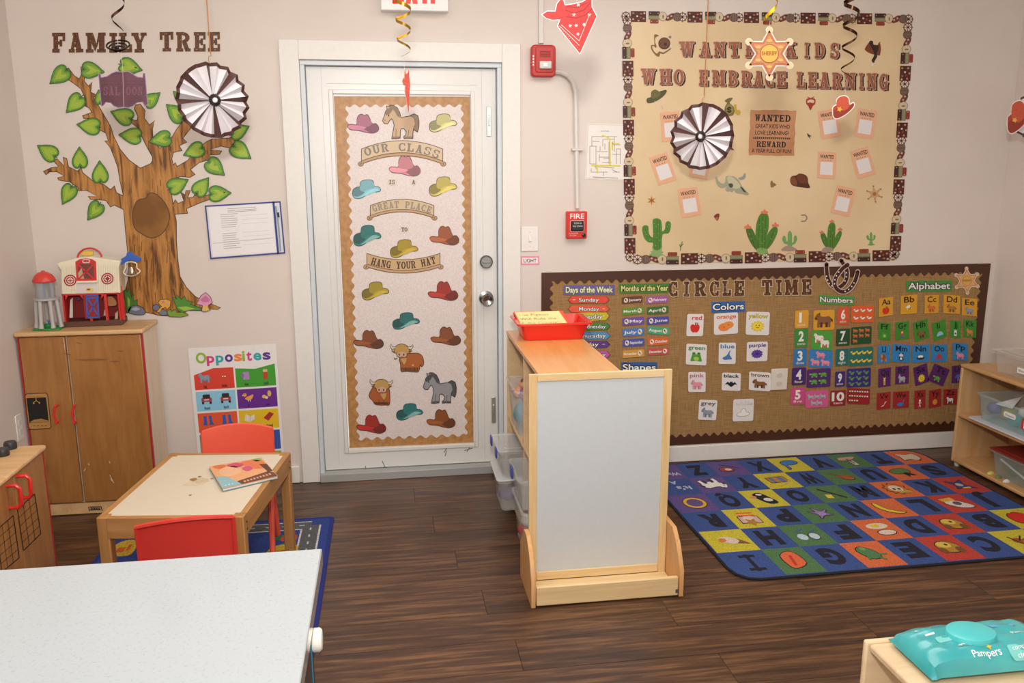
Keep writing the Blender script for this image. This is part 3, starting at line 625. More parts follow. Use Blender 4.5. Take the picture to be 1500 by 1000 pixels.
a = Art(lambda p, k: Vector((2.8695-k*.0004, p[0], p[1])), yd=False); a.slab([(-.68, .585), (-.6, .585), (-.6, .612), (-.68, .612)], 'eeeeea', 2); a.text('Blocks', -.61, .593, .011, '1c1c1c', w=-.06); a.build('bin_label', t)
cs = ['c8a27e', 'd0ad8a', 'b98f6c', 'c3a58c']
for i in range(7):
    x_, y_ = 2.93+.09*(i % 2), -.5-.06*i
    MB().box(x_-.03, x_+.03, y_-.024, y_+.024, RZ_+.0045, RZ_+.0045+.035+.004*(i % 3), M(cs[i % 4], .6)).build('wooden_block', label='beige block in the topmost clear bin, '+['nearest the back wall', 'second from the back wall', 'third from the back wall', 'fourth from the back wall', 'third from the camera end', 'second from the camera end', 'at the camera end'][i], cat='toy', group='beige blocks in the topmost clear bin', bev=.003)
MB().prism([(x, y, .2885) for x, y in rrect(2.815, -.98, 3.1, -.36, .02)], (0, 0, .008), M('c9ced6', .3)).build('loose_lid', label='white plastic lid lying under the middle bin on right shelf', cat='lid', bev=.002)
t = tub('storage_bin', 'clear bin full of colourful toys on the middle of right shelf', 'bin', 2.84, 3.1, -.93, -.385, .2975, .43, clear('bcd8da', .2), 'clear bins on the right shelf')
a = Art(lambda p, k: Vector((2.842-k*.0006, p[0], p[1])), yd=False); a.fill(rrect(-.66, .362, -.58, .388, .01), 'f0f0ec'); a.text('Shapes', -.59, .369, .010, '222222', w=-.06, k=2); a.fill(rect(-.78, .335, -.7, .385), 'c8321e', 1); a.fill(rect(-.755, .345, -.74, .375), 'e8c030', 2); a.fill(rect(-.725, .34, -.715, .38), 'f0f0ec', 2); a.build('bin_label', t)
tp = [('6a4c9c', 'purple'), ('e0c23a', 'yellow'), ('e8e6e0', 'white'), ('2fa0a8', 'teal'), ('3a7d44', 'green'), ('c6352e', 'red'), ('2b3fb0', 'blue'), ('e59a3c', 'orange')]
for i in range(10):
    c_, n_ = tp[i % 8]; y_ = -.44-.05*i; x_ = 2.9+.07*((i*7) % 3)/1.5
    MB().ball((x_, y_, .341+(.0 if i % 2 else .018)), .034, M(c_, .45), 10, 1, 1, .9).build('toy_ball', label=n_+' toy in the middle bin of right shelf, '+('nearest the wall' if i < 5 else 'nearest the camera')+(' and partly raised' if i >= 8 else ''), cat='toy')
for i, (c_, n_) in enumerate((('1c2f9c', 'blue'), ('a02428', 'dark red'), ('2c2c80', 'indigo'))):
    MB().box(2.93+.05*i, 3.05, -.74-.07*i, -.60-.07*i, .392+.012*i, .42+.014*i, M(c_, .5)).build('toy_block', label=n_+' toy block heaped at the top of the middle bin', cat='toy', bev=.006)
MB().prism([(2.88, -.47, .39), (2.9, -.56, .39), (3.0, -.5, .43)], (.002, .001, .002), M('e9e9ea')).build('paper_sheet', label='white folded paper sticking up in the middle bin', cat='paper')
t = tub('storage_bin', 'clear box with a dark red lid and green toys at the bottom of right shelf', 'bin', 2.86, 3.11, -1.0+.03, -.5, .041, .165, clear('b8c4bc', .25), 'clear bins on the right shelf', lid=True, lidm=M('8e3328', .35))
a = Art(lambda p, k: Vector((2.8725-k*.0006, p[0], p[1])), yd=False); a.fill([(-.75, .09), (-.56, .135), (-.555, .125), (-.75, .078)], 'e6e8e6', 1); a.fill(rect(-.82, .07, -.77, .13), 'b04020', 1); a.fill(rect(-.81, .08, -.79, .12), '2c8a3c', 2); a.fill(rect(-.85, .065, -.83, .12), '3fae48', 2); a.build('bin_label', t)
for i in range(5): MB().ball((2.93+.05*(i % 3), -.58-.07*i, .075), .03, M(['3f6b48', '56784c', '2e4f3a'][i % 3], .6), 10).build('green_toy', label='green toy in the red-lidded box, '+['nearest the back wall', 'second from the back wall', 'in the middle', 'second from the camera end', 'at the camera end'][i], cat='toy', group='green toys in the red-lidded box')
for i, (y_, c_, n_) in enumerate(((-.57, 'c8c060', 'yellow'), (-.62, '6f7c48', 'green'), (-.67, 'd8d4cc', 'white'))):
    p = PX(1450+i*12, 697+i*3, 2.85); MB().lathe((2.852, p.y, .0405), [(.002, 0), (.014, 0), (.012, .008), (.004, .014), (.002, .014)], M(c_, .5), 9, 'z', 1.4, .8).build('small_toy', label=n_+' small toy piece on the bottom board in front of the red-lidded box', cat='toy')
# --- foreground right shelf and wipes
GZ = .56; gx, gy = .867, -2.627
t = thing('low_shelf', 'light wood shelf top in the right foreground under the wipes', 'shelf', (1.3, -2.9, 0))
FG = wood('d8b892', 'e6cca8', 'x', 7, .42, 9, coat=.2)
MB().box(gx+.003, 2.0, -3.1, gy-.014, GZ-.02, GZ, FG).build('top_board', t, bev=.006)
MB().box(gx-.004, 2.0, gy-.0135, gy, .0, GZ+.004, FG).build('end_panel', t, bev=.005)
MB().box(gx+.01, 2.0, -3.1, gy-.014, .04, .058, FG).build('bottom_board', t); MB().box(gx+.01, 2.0, -3.1, gy-.014, .29, .308, FG).build('shelf_board', t)
MB().box(1.25, 1.262, -3.1, gy-.014, .0585, .2895, FG).build('back_panel', t); MB().box(1.25, 1.262, -3.1, gy-.014, .3085, GZ-.0205, FG).build('back_panel', t)
TEAL = mottle('2f9fa6', '4bb6b8', 9, .28, .3, .7, .25, coat=.5); TEAL2 = M('4cc4c8', .35, coat=.3)
W0 = PZ(1372, 988, GZ+.01); 
wx0, wx1, wy0, wy1 = .925, 1.2, -2.795, -2.655
t = thing('wipes_pack', 'turquoise soft pack of baby wipes on the low shelf in right foreground', 'wipes', ((wx0+wx1)/2, (wy0+wy1)/2, GZ+.0015))
mb = MB(); nx, ny = 30, 14; vs = []
def wp(u, v, s):
    cr_ = (max(0, 1-(2*abs(u-.5))**6))**.5*(max(0, 1-(2*abs(v-.5))**5))**.5
    x = wx0-.018+(wx1-wx0+.036)*u; y = wy0+(wy1-wy0)*v
    if u < .06: y = (wy0+wy1)/2+(y-(wy0+wy1)/2)*(1.06)
    h = .052*cr_+.0015*math.sin(u*37+v*9)*cr_+.002*math.sin(v*26+u*5)*cr_
    mid = GZ+.0035+.012*max(0, (1-cr_))*(1 if s else 1)
    return Vector((x, y, GZ+.002+(h+.012*(1-cr_) if s else .01*(1-cr_)+.0)))
for s in (0, 1):
    for i in range(nx+1):
        for j in range(ny+1): vs.append(wp(i/nx, j/ny, s))
K = (nx+1)*(ny+1); ix = lambda i, j: i*(ny+1)+j; fs = []
for i in range(nx):
    for j in range(ny): fs += [(ix(i, j), ix(i, j+1), ix(i+1, j+1), ix(i+1, j)), (K+ix(i, j), K+ix(i+1, j), K+ix(i+1, j+1), K+ix(i, j+1))]
for i in range(nx): fs += [(ix(i, 0), ix(i+1, 0), K+ix(i+1, 0), K+ix(i, 0)), (ix(i, ny), K+ix(i, ny), K+ix(i+1, ny), ix(i+1, ny))]
for j in range(ny): fs += [(ix(0, j), K+ix(0, j), K+ix(0, j+1), ix(0, j+1)), (ix(nx, j), ix(nx, j+1), K+ix(nx, j+1), K+ix(nx, j))]
mb.add(vs, fs, TEAL, True); mb.build('pouch', t)
lc = PZ(1422, 924, GZ+.063); mb = MB()
mb.lathe((lc.x, lc.y, GZ+.05), [(.047, 0), (.047, .008), (.045, .0135), (.038, .0155), (.002, .016)], TEAL2, 32, 'z', 1.1, .86); mb.build('lid', t)
def wtop(p, k):
    u = (p[0]-wx0+.018)/(wx1-wx0+.036); v = (p[1]-wy0)/(wy1-wy0); return wp(min(max(u, 0), 1), min(max(v, 0), 1), 1)+Vector((0, -.0005*k, .0005*k+.0006))
a = Art(wtop, yd=False)
a.text('Pampers', 1.005, wy0+.011, .012, 'f2f6f6', w=.062, bold=.01); a.fill(star(1.048, wy0+.027, .006, .003, 4), 'e2b52c'); a.fill(rrect(1.085, wy0+.003, 1.15, wy0+.028, .008), '7fd0cc'); a.text('complete', 1.095, wy0+.017, .007, 'f2f6f6', w=.045, k=2); a.text('clean', 1.1, wy0+.006, .007, 'f2f6f6', w=.03, k=2)
a.text('Pampers', 1.13, wy0+.063, .009, 'f2f6f6', w=.045, bold=.01); a.fill(cr([(.99, wy0+.04), (1.03, wy0+.046), (1.035, wy0+.037), (1.0, wy0+.035)]), 'e6efec'); a.fill(rrect(.96, wy0+.058, 1.0, wy0+.075, .006), '74c8c4')
a.fill([(.94, wy0+.11), (.98, wy0+.118), (.98, wy0+.113), (.94, wy0+.106)], 'd9ecea'); a.fill(rect(.952, wy0+.088, .972, wy0+.093), 'd9ecea'); a.fill(rrect(1.1, wy0+.09, 1.16, wy0+.105, .004), '74a8e0')
a.build('pack_print', t)
# ================================================================== WALL FITTINGS
def tubewall(mb, pts, r, m, y): mb.tube([PY(u, v, y) for u, v in pts], r, m, 8)
CW = M('d6cfc8', .45)
t = thing('conduit', 'white surface conduit from ceiling to the fire alarm and on to the pull station', 'conduit', PY(843, 200, 0))
MB().box(PY(792, 30, 0).x-.012, PY(792, 30, 0).x+.012, -.016, -.0005, PY(792, 64, 0).z, 2.62, CW).build('riser', t, bev=.002)
mb = MB(); tubewall(mb, [(812, 105), (822, 106), (832, 111), (839, 120), (843, 134), (843.5, 150), (846, 305)], .012, CW, -.012); mb.build('bend_and_drop', t)
p = PY(844.5, 219, 0); MB().box(p.x-.028, p.x+.028, -.026, -.0005, p.z-.006, p.z+.006, CW).build('strap', t, bev=.001)
# fire alarm strobe
p = PY(795.5, 89.5, -.03); ax0, ax1, az0, az1 = p.x-.059, p.x+.059, p.z-.073, p.z+.073
t = thing('fire_alarm', 'red fire alarm horn strobe above the red pull station', 'alarm', (p.x, 0, az0)); FR = M('b8271f', .35, coat=.2)
o = MB().prism([(x, -.0005, z) for x, z in rrect(ax0, az0, ax1, az1, .018)], (0, -.045, 0), FR).build('housing', t, bev=.006)
MB().prism([(x, -.0455, z) for x, z in rrect(ax0+.02, az0+.02, ax1-.012, az1-.01, .01)], (0, -.006, 0), FR).build('face_plate', t, bev=.003)
mb = MB()
for i in range(5): mb.box(ax0+.04, ax1-.028, -.053, -.0514, az1-.03-i*.006, az1-.033-i*.006, M('7a1512'))
mb.build('horn_grille', t)
MB().box(ax0+.037, ax1-.024, -.068, -.0515, az0+.035, az0+.07, M('e8e6e0', .08, .3)).build('strobe_lens', t, bev=.005)
MB().box(ax0+.055, ax1-.045, -.07, -.0681, az0+.045, az0+.06, M('ffffff', .1)).build('strobe_tube', t)
mb = MB()
for i in range(4): mb.box(ax0+.006, ax0+.012, -.047, -.0457, az0+.05+i*.013, az0+.058+i*.013, M('f0e6e2'))
mb.build('side_lettering', t)
# pull station
c = [PY(*q, -.02) for q in ((830, 309), (861, 309), (860, 350), (829, 350))]; p = PY(845, 329.5, -.03); w2, h2 = .052, .067
t = thing('fire_pull_station', 'red fire pull station box with white FIRE lettering', 'pull station', (p.x, 0, p.z-h2))
MB().box(p.x-w2, p.x+w2, -.032, -.0005, p.z-h2, p.z+h2, M('d8372e', .4)).build('box', t, bev=.004)
MB().prism([(x, -.0325, z) for x, z in rrect(p.x-w2+.003, p.z-h2+.003, p.x+w2-.003, p.z+h2-.003, .006)], (0, -.003, 0), M('cf2b22', .35)).build('cover', t, bev=.001)
MB().box(p.x-.032, p.x+.032, -.048, -.0357, p.z-.028, p.z+.02, M('1b1a1a', .3)).build('pull_handle', t, bev=.004)
wl = lambda y: (lambda q, k: Vector((q[0], y-k*.0005, q[1])))
a = Art(wl(-.0356), yd=False); a.text('FIRE', p.x-.036, p.z+.032, .024, 'f4ece8', w=.072, bold=.015); a.text('IN CASE OF FIRE', p.x-.04, p.z-.043, .006, 'f0dcd8', w=.045); a.text('PULL DOWN', p.x-.036, p.z-.053, .005, 'f0dcd8', w=.032); a.ring(rrect(p.x-.036, p.z-.032, p.x+.036, p.z+.024, .008), 'f0e8e4', .0015); a.build('lettering', t)
a = Art(wl(-.0485), yd=False); a.text('PUSH IN', p.x-.018, p.z+.006, .008, 'e8e4e0', w=.036); a.text('PULL DOWN', p.x-.024, p.z-.008, .007, 'e8e4e0', w=.048); a.build('handle_lettering', t)
MB().lathe((p.x+.034, 0, p.z-.05), [(.001, -.0357), (.01, -.0357), (.01, -.039), (.006, -.041), (.001, -.041)], M('1a1a1a', .3), 14, 'y').build('lock', t)
# light switch and label
p = PY(776, 350, -.003); t = thing('light_switch', 'white light switch plate between door and fire pull station', 'switch', (p.x, 0, p.z-.06))
MB().box(p.x-.043, p.x+.043, -.006, -.0005, p.z-.061, p.z+.061, M('e8e2dc', .35)).build('plate', t, bev=.003)
MB().box(p.x-.006, p.x+.006, -.014, -.0062, p.z-.012, p.z+.012, M('f0ebe6', .3)).build('toggle', t, bev=.002)
for dz in (.035, -.035): MB().lathe((p.x, 0, p.z+dz), [(.001, -.0062), (.003, -.0062), (.003, -.0072), (.001, -.0072)], M('c8c4be', .4), 8, 'y').build('screw', t)
a = Art(wall(-.0008)); a.slab([(763, 375), (790, 375), (790, 388), (763, 388)], 'e88ca8', 1); a.fill(rect(765, 377.5, 788, 385.5), 'f3e6e6'); a.text('LIGHT', 767, 384.3, 5.4, '2a2426', w=19, bold=.012, k=3)
a.build('label_strip', label='pink bordered paper label reading LIGHT under the switch', cat='label')
# evacuation map
a = Art(wall(-.0008)); a.slab([(860, 181), (922, 182), (922, 265), (857, 262)], 'e6e0da', 2); k0 = a.k
segs = [(867, 200, 904, 200), (867, 200, 867, 214), (883, 204, 900, 204), (883, 204, 883, 214), (864, 214, 874, 214), (864, 214, 864, 240), (864, 240, 873, 240), (873, 214, 873, 248), (874, 222, 890, 222), (878, 226, 878, 236), (878, 230, 892, 230), (882, 238, 896, 238), (892, 208, 892, 240), (897, 212, 909, 212), (897, 226, 909, 226), (903, 218, 903, 240), (909, 218, 909, 240), (903, 218, 909, 218), (866, 252, 890, 252), (866, 246, 866, 252), (884, 232, 894, 232), (870, 244, 900, 246), (900, 200, 900, 222), (896, 248, 904, 252), (884, 252, 884, 258), (898, 252, 908, 252), (868, 207, 878, 207), (879, 214, 879, 221), (886, 210, 886, 219)]
for s in segs: a.fill(line((s[0], s[1]), (s[2], s[3]), .6), '5c5a58', k0)
for s in ((882, 198, 892, 202), (893, 202, 894, 242), (866, 242, 909, 243), (875, 243, 875, 254), (897, 210, 907, 210), (897, 207, 897, 220)): a.fill(line((s[0], s[1]), (s[2], s[3]), 1.8), 'd8c83a', k0+1)
a.text('EVAC PLAN', 880, 193, 2, '77736e', w=12); a.fill(line((868, 259), (905, 261), .8), '6c6864'); a.ring([(861, 182), (921, 183), (921, 264), (858, 261)], 'cfc8c0', .8)
a.build('evacuation_map', label='white evacuation floor plan with a yellow route, left of the bulletin paper', cat='map')
# exit sign
t = thing('exit_sign', 'white exit sign with red letters above the door', 'exit sign', PY(608, 15, -.05))
p0, p1 = PY(558, 14.5, -.07), PY(657, 14.5, -.07)
MB().box(p0.x, p1.x, -.07, -.0005, p0.z, p0.z+.2, M('eceae8', .4)).build('housing', t, bev=.004)
a = Art(wall(-.0704)); zx = p0.z; ch = .15
mp = wl(-.0704); a = Art(mp, yd=False)
for c_, u0, u1 in (('E', 575, 592), ('X', 594, 612), ('I', 620, 624), ('T', 628, 640)):
    xa, xb = PY(u0, 6, -.07).x, PY(u1, 6, -.07).x; z0_ = PY(u0, 5.4, -.07).z; R6 = M('e8382c', .5, emit=.5)
    W_ = xb-xa
    if c_ == 'E': P_ = [rect(xa, z0_, xa+.02, z0_+ch)]+[rect(xa, z0_+k_*(ch-.02)/2, xb, z0_+k_*(ch-.02)/2+.02) for k_ in (0, 1, 2)]
    elif c_ == 'X': P_ = [[(xa, z0_), (xa+.022, z0_), (xb, z0_+ch), (xb-.022, z0_+ch)], [(xb-.022, z0_), (xb, z0_), (xa+.022, z0_+ch), (xa, z0_+ch)]]
    elif c_ == 'I': P_ = [rect(xa-.004, z0_, xb+.004, z0_+ch)]
    else: P_ = [rect((xa+xb)/2-.01, z0_, (xa+xb)/2+.01, z0_+ch), rect(xa, z0_+ch-.02, xb, z0_+ch)]
    for q in P_: a.fill(q, R6)
a.build('exit_lettering', t, label='red EXIT letters')
# ================================================================== CUTOUT LETTERS
_nm = ['first', 'second', 'third', 'fourth', 'fifth', 'sixth', 'seventh', 'eighth']
def letters(word, spans, y0, y1, style, where, group, y=-.0012, tilt=None):
    for i, (ch, (xa, xb)) in enumerate(zip(word, spans)):
        if isinstance(y0, tuple): f = (xa-y0[0][0])/(y0[1][0]-y0[0][0]); b = y0[0][1]+f*(y0[1][1]-y0[0][1]); top = y1[0][1]+f*(y1[1][1]-y1[0][1])
        else: b, top = y1, y0
        if isinstance(y0, tuple): top, b = y0[0][1]+f*(y0[1][1]-y0[0][1]), y1[0][1]+f*(y1[1][1]-y1[0][1])
        a = Art(wall(y, .0004)); rot = (tilt or 0)+random.uniform(-1.5, 1.5); w_, h_ = xb-xa, b-top
        if style == 'brown':
            a.char(ch, xa, b, w_, h_, 'dccbb4', 1.3, rot, 1); a.char(ch, xa, b, w_, h_, mottle('42230f', '66391a', 90, .35, .35, .6), .6, rot, 3)
            for _ in range(9):
                u, v = random.choice([(.22, .1), (.3, .9), (.5, .93), (.5, .07), (.3, .3), (.25, .6), (.6, .08), (.4, .5)]); u += random.uniform(-.06, .06); a.fill(ell(xa+u*w_, b-v*h_, .45, n=6), 'c9ab88', 4)
        else:
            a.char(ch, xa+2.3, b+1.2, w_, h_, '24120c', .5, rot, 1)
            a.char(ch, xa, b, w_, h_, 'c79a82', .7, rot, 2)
            a.char(ch, xa, b, w_, h_, mottle('743c28', 'a86a50', 14, .3, .35, .65, coat=.4), 0, rot, 4)
            for u in ((.1, .9) if ch not in 'IT' else (.35, .65)): a.fill([(xa+(u-.08)*w_, b-.5*h_), (xa+u*w_, b-.44*h_), (xa+(u+.08)*w_, b-.5*h_), (xa+u*w_, b-.56*h_)], '84452e', 4)
        lab = ('brown' if style == 'brown' else 'copper')+' western letter %s, %s letter of the word %s %s' % (ch, _nm[i], word, where)
        a.build('wall_letter', label=lab, cat='letter', group=group)
zA = lambda L: [(u/3.7025, v/3.7025) for u, v in L]
FT = 'over the tree decal'
letters('FAMILY', zA([(285, 355), (375, 450), (468, 572), (588, 640), (650, 718), (716, 795)]), 48.5, 76.5, 'brown', FT, 'FAMILY TREE letters')
letters('TREE', zA([(870, 940), (958, 1032), (1053, 1116), (1130, 1195)]), 47.5, 75, 'brown', FT, 'FAMILY TREE letters', tilt=1)
z6 = lambda L: [(750+u/4.166, 750+v/4.166) for u, v in L]
BB = 'on the cream bulletin paper'
YB = -.0042
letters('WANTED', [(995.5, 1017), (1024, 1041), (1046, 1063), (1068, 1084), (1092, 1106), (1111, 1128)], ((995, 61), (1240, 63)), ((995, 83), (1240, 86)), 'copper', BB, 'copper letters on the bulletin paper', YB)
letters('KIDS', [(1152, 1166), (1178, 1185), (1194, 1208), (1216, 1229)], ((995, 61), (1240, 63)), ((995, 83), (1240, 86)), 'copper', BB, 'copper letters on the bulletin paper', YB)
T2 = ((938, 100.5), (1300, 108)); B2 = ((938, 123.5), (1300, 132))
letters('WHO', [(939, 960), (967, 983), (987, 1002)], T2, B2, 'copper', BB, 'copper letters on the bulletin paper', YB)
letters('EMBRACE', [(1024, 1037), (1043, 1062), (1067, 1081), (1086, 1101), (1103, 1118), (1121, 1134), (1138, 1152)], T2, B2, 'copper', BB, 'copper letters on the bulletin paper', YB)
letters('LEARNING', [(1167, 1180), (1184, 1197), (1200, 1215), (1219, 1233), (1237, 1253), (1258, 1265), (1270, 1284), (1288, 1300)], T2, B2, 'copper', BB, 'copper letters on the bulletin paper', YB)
YL = -.006
TC_ = ((980, 413), (1190, 409)); BC_ = ((980, 434), (1190, 431))
letters('CIRCLE', [(980, 993), (1001, 1010), (1018, 1034), (1040, 1053), (1059, 1071), (1076, 1090)], TC_, BC_, 'brown', 'on the burlap board', 'CIRCLE TIME letters', YL)
letters('TIME', [(1117, 1131), (1136, 1146), (1150, 1169), (1175, 1189)], TC_, BC_, 'brown', 'on the burlap board', 'CIRCLE TIME letters', YL)
# ================================================================== TREE DECAL
BARK = '7d4e22'
m, n, l, b = newmat('bark_print')
tc = n.new('ShaderNodeTexCoord'); mpn = n.new('ShaderNodeMapping'); mpn.inputs['Scale'].default_value = (52, 52, 6); no = n.new('ShaderNodeTexNoise'); no.inputs['Scale'].default_value = 1; no.inputs['Detail'].default_value = 3; no.inputs['Distortion'].default_value = .7
cr_ = n.new('ShaderNodeValToRGB'); E_ = cr_.color_ramp.elements; E_[0].position = .36; E_[0].color = lin('603a15'); E_[1].position = .6; E_[1].color = lin('b8803e'); e_ = E_.new(.45); e_.color = lin('986428')
l.new(tc.outputs['Object'], mpn.inputs[0]); l.new(mpn.outputs[0], no.inputs['Vector']); l.new(no.outputs['Fac'], cr_.inputs[0]); l.new(cr_.outputs[0], b.inputs['Base Color']); b.inputs['Roughness'].default_value = .4
BARKM = m
p = PY(222, 460, 0); t = thing('tree_decal', 'large cardboard tree decal with green leaves on the left part of the wall', 'wall decal', (p.x, -.001, p.z))
br = [
 ('branch', [(355,375),(372,372),(400,410),(430,430),(445,400),(440,365),(460,365),(458,410),(455,440),(480,470),(500,445),(490,500),(520,515),(505,530),(530,570),(560,620),(600,690),(615,740),(650,810),(700,870),(760,912),(780,1000),(660,1000),(640,905),(620,850),(600,800),(570,765),(590,765),(575,720),(535,700),(545,690),(510,640),(455,640),(450,628),(500,610),(485,585),(455,570),(475,555),(445,545),(462,530),(440,480),(400,450),(370,430),(350,400)]),
 ('branch', [(735,570),(760,565),(785,600),(780,640),(810,680),(838,655),(825,700),(828,745),(845,780),(870,810),(900,850),(940,900),(920,960),(830,960),(828,850),(800,800),(770,740),(760,700),(720,670),(705,650),(745,655),(750,630),(730,590)]),
 ('branch', [(820,885),(860,820),(890,780),(930,750),(960,700),(1000,650),(1040,620),(1060,660),(1020,710),(990,750),(1010,770),(970,790),(985,815),(940,825),(930,860),(940,900),(930,1000),(820,1000)]),
 ('branch', [(905,1010),(915,930),(950,885),(960,905),(1020,870),(1060,820),(1120,770),(1150,755),(1240,750),(1275,740),(1280,775),(1260,778),(1265,805),(1200,790),(1140,810),(1200,820),(1190,835),(1130,840),(1150,860),(1080,880),(1030,920),(1055,945),(1030,960),(980,955),(935,975)]),
 ('branch', [(290,870),(310,865),(350,900),(345,855),(360,860),(370,905),(420,930),(440,910),(445,935),(500,980),(560,1000),(600,1030),(620,1010),(630,1045),(680,1070),(672,1135),(620,1110),(600,1120),(575,1085),(490,1078),(480,1065),(530,1065),(470,1030),(415,1035),(430,1020),(380,985),(320,975),(315,965),(350,955),(310,930),(270,930),(250,945),(238,930),(280,910),(320,905)]),
 ('branch', [(930,1130),(950,1085),(965,1105),(1000,1090),(985,1050),(975,1035),(1005,1060),(1010,1035),(1030,1035),(1015,1075),(1050,1070),(1060,1050),(1075,1065),(1140,1060),(1150,1075),(1080,1100),(1010,1130),(1015,1155),(940,1160)]),
 ('trunk', [(640,905),(700,872),(760,914),(825,885),(862,880),(905,940),(920,980),(930,1060),(940,1130),(955,1200),(955,1300),(962,1400),(975,1500),(1010,1560),(1060,1610),(1120,1640),(1195,1668),(1180,1676),(1120,1672),(1060,1672),(990,1685),(1020,1704),(950,1715),(860,1708),(810,1695),(760,1690),(690,1695),(640,1650),(680,1580),(697,1515),(700,1430),(690,1330),(680,1230),(672,1130),(668,1050),(652,980)]),
]
for i, (nm, pts) in enumerate(br):
    pts = zA(pts); y_ = -.0012-(.0012 if nm == 'trunk' else .0002*i)
    a = Art(wall(y_, .0003)); a.fill(offset(pts, .9), '1d120b', (y_+.0010)/.0003); a.fill(pts, BARKM, 1)
    # grain lines along the limb
    a.build(nm, t)
a = Art(wall(-.0036, .0003)); zh = lambda L: Zm(0, 250, 3.7025, L)
hol = cr(zh([(722, 230), (745, 165), (790, 150), (815, 122), (855, 135), (895, 180), (918, 240), (905, 300), (870, 345), (820, 362), (770, 340), (730, 305)]), 3)
a.fill(offset(hol, 1.2), '53300f', 0); a.fill(hol, mottle('75490f', 'a06c26', 3, .5), 1); a.build('hollow', t)
a = Art(wall(-.003, .0002))
random.seed(3)
for _ in range(46):
    u = random.uniform(700, 930); v = random.uniform(960, 1650); L_ = random.uniform(30, 90); sp_ = (u-810)*.0012
    if 1040 < v < 1290 and 715 < u < 925: continue
    if v+L_ > 1670: continue
    a.fill(line(*zA([(u+sp_*max(0, v-1450)*1.6, v), (u+sp_*max(0, v+L_-1450)*1.6+random.uniform(-5, 5), v+L_)]), random.uniform(.5, 1.0)), '4a2a10', 0)
a.build('bark_line', t, kind='stuff')
LEAFP = [(.08, 0), (-.03, .10), (-.05, .24), (.02, .38), (.18, .47), (.38, .46), (.56, .37), (.74, .24), (.89, .10), (1.02, 0)]
LEAFP = LEAFP+[(u, -v) for u, v in LEAFP[-2:0:-1]]
LV = [(362,378,273,452),(450,375,562,390),(655,350,768,380),(440,525,362,608),(535,690,420,675),(712,645,604,605),(790,565,865,505),(990,540,942,497),(990,645,905,568),(760,740,648,730),(920,745,812,768),(1255,730,1348,685),(1098,800,998,840),(1265,790,1358,858),(1130,875,1215,948),(300,850,206,790),(435,905,430,800),(545,985,540,875),(920,1025,1018,975),(1065,1050,1130,965),(1140,1052,1250,1046),(390,1010,340,1105),(540,1105,478,1190),(545,560,535,490)]
LG = mottle('6f9a2c', '97b436', 5, .4, .42, .58)
for i, (x0, y0, x1, y1) in enumerate(LV):
    x0, y0, x1, y1 = [q/3.7025 for q in (x0, y0, x1, y1)]; dx, dy = x1-x0, y1-y0
    pts = [(x0+u*dx-v*dy*.82, y0+u*dy+v*dx*.82) for u, v in LEAFP]
    a = Art(wall(-.0044, .0004)); a.fill(offset(cr(pts, 2), .8), '1f3a12', 0); a.fill(cr(pts, 2), '4f8a2c', 1); a.fill(offset(cr(pts, 2), -2.2), LG, 2); a.fill(offset(cr(pts, 2), -5.5), '9fb83a', 3)
    a.fill(line((x0-dx*.12, y0-dy*.12), (x0+dx*.06, y0+dy*.06), 1.4), '2f5a18', 3); a.build('leaf', t)
def deco(nm, lay, label=None):
    a = Art(wall(-.0050, .0003))
    for i, (pts, c) in enumerate(lay):
        q = zh(pts)
        if i == 0: a.fill(offset(q, .8), '1c1814', 0)
        a.fill(q, c, 1+i)
    a.build(nm, t, label=label)
deco('mushroom', [([(858,715),(870,700),(900,697),(925,705),(922,735),(905,752),(900,740),(880,745),(865,768),(850,765),(878,735),(870,728)], 'dca23a'), (ell(885,712,8,6), 'b56fc0'), (ell(908,722,6,5), '7fa8d8')], 'yellow mushroom')
deco('mushroom', [([(1068,722),(1090,680),(1115,662),(1140,685),(1150,715),(1130,728),(1125,745),(1140,755),(1112,765),(1095,760),(1100,730)], 'd898b8'), ([(1085,700),(1115,675),(1140,700),(1130,712),(1100,712)], 'c86c9c'), ([(1100,730),(1125,730),(1135,758),(1100,760)], 'e0b450')], 'pink mushroom')
deco('rock', [(cr([(695,765),(705,740),(735,730),(775,745),(785,775),(740,780)]), '6c7282'), (cr([(712,752),(735,740),(760,750),(735,758)]), 'a4acbc')])
deco('rock', [(cr([(828,745),(838,728),(858,730),(866,750),(845,758)]), '6a7080')]); deco('rock', [(cr([(862,772),(880,755),(905,762),(908,778),(885,782)]), '71788a')])
deco('grass_tuft', [([(690,770),(672,640),(690,660),(700,640),(712,690),(728,665),(722,710),(745,700),(742,730),(715,735),(700,768)], '3f7a2a'), ([(695,740),(690,680),(705,700),(705,730)], '8ab03a')])
deco('grass_tuft', [([(935,680),(960,700),(955,672),(985,700),(1000,680),(1010,705),(1045,712),(1030,725),(1090,745),(1088,756),(1020,755),(990,770),(965,755),(950,720)], '4a8a2e'), ([(960,740),(1010,735),(1060,748),(1000,760)], '9aba44')])
deco('grass_tuft', [([(902,768),(925,752),(930,765),(950,752),(960,770),(990,768),(1022,785),(980,792),(920,790)], '7a9a30')])
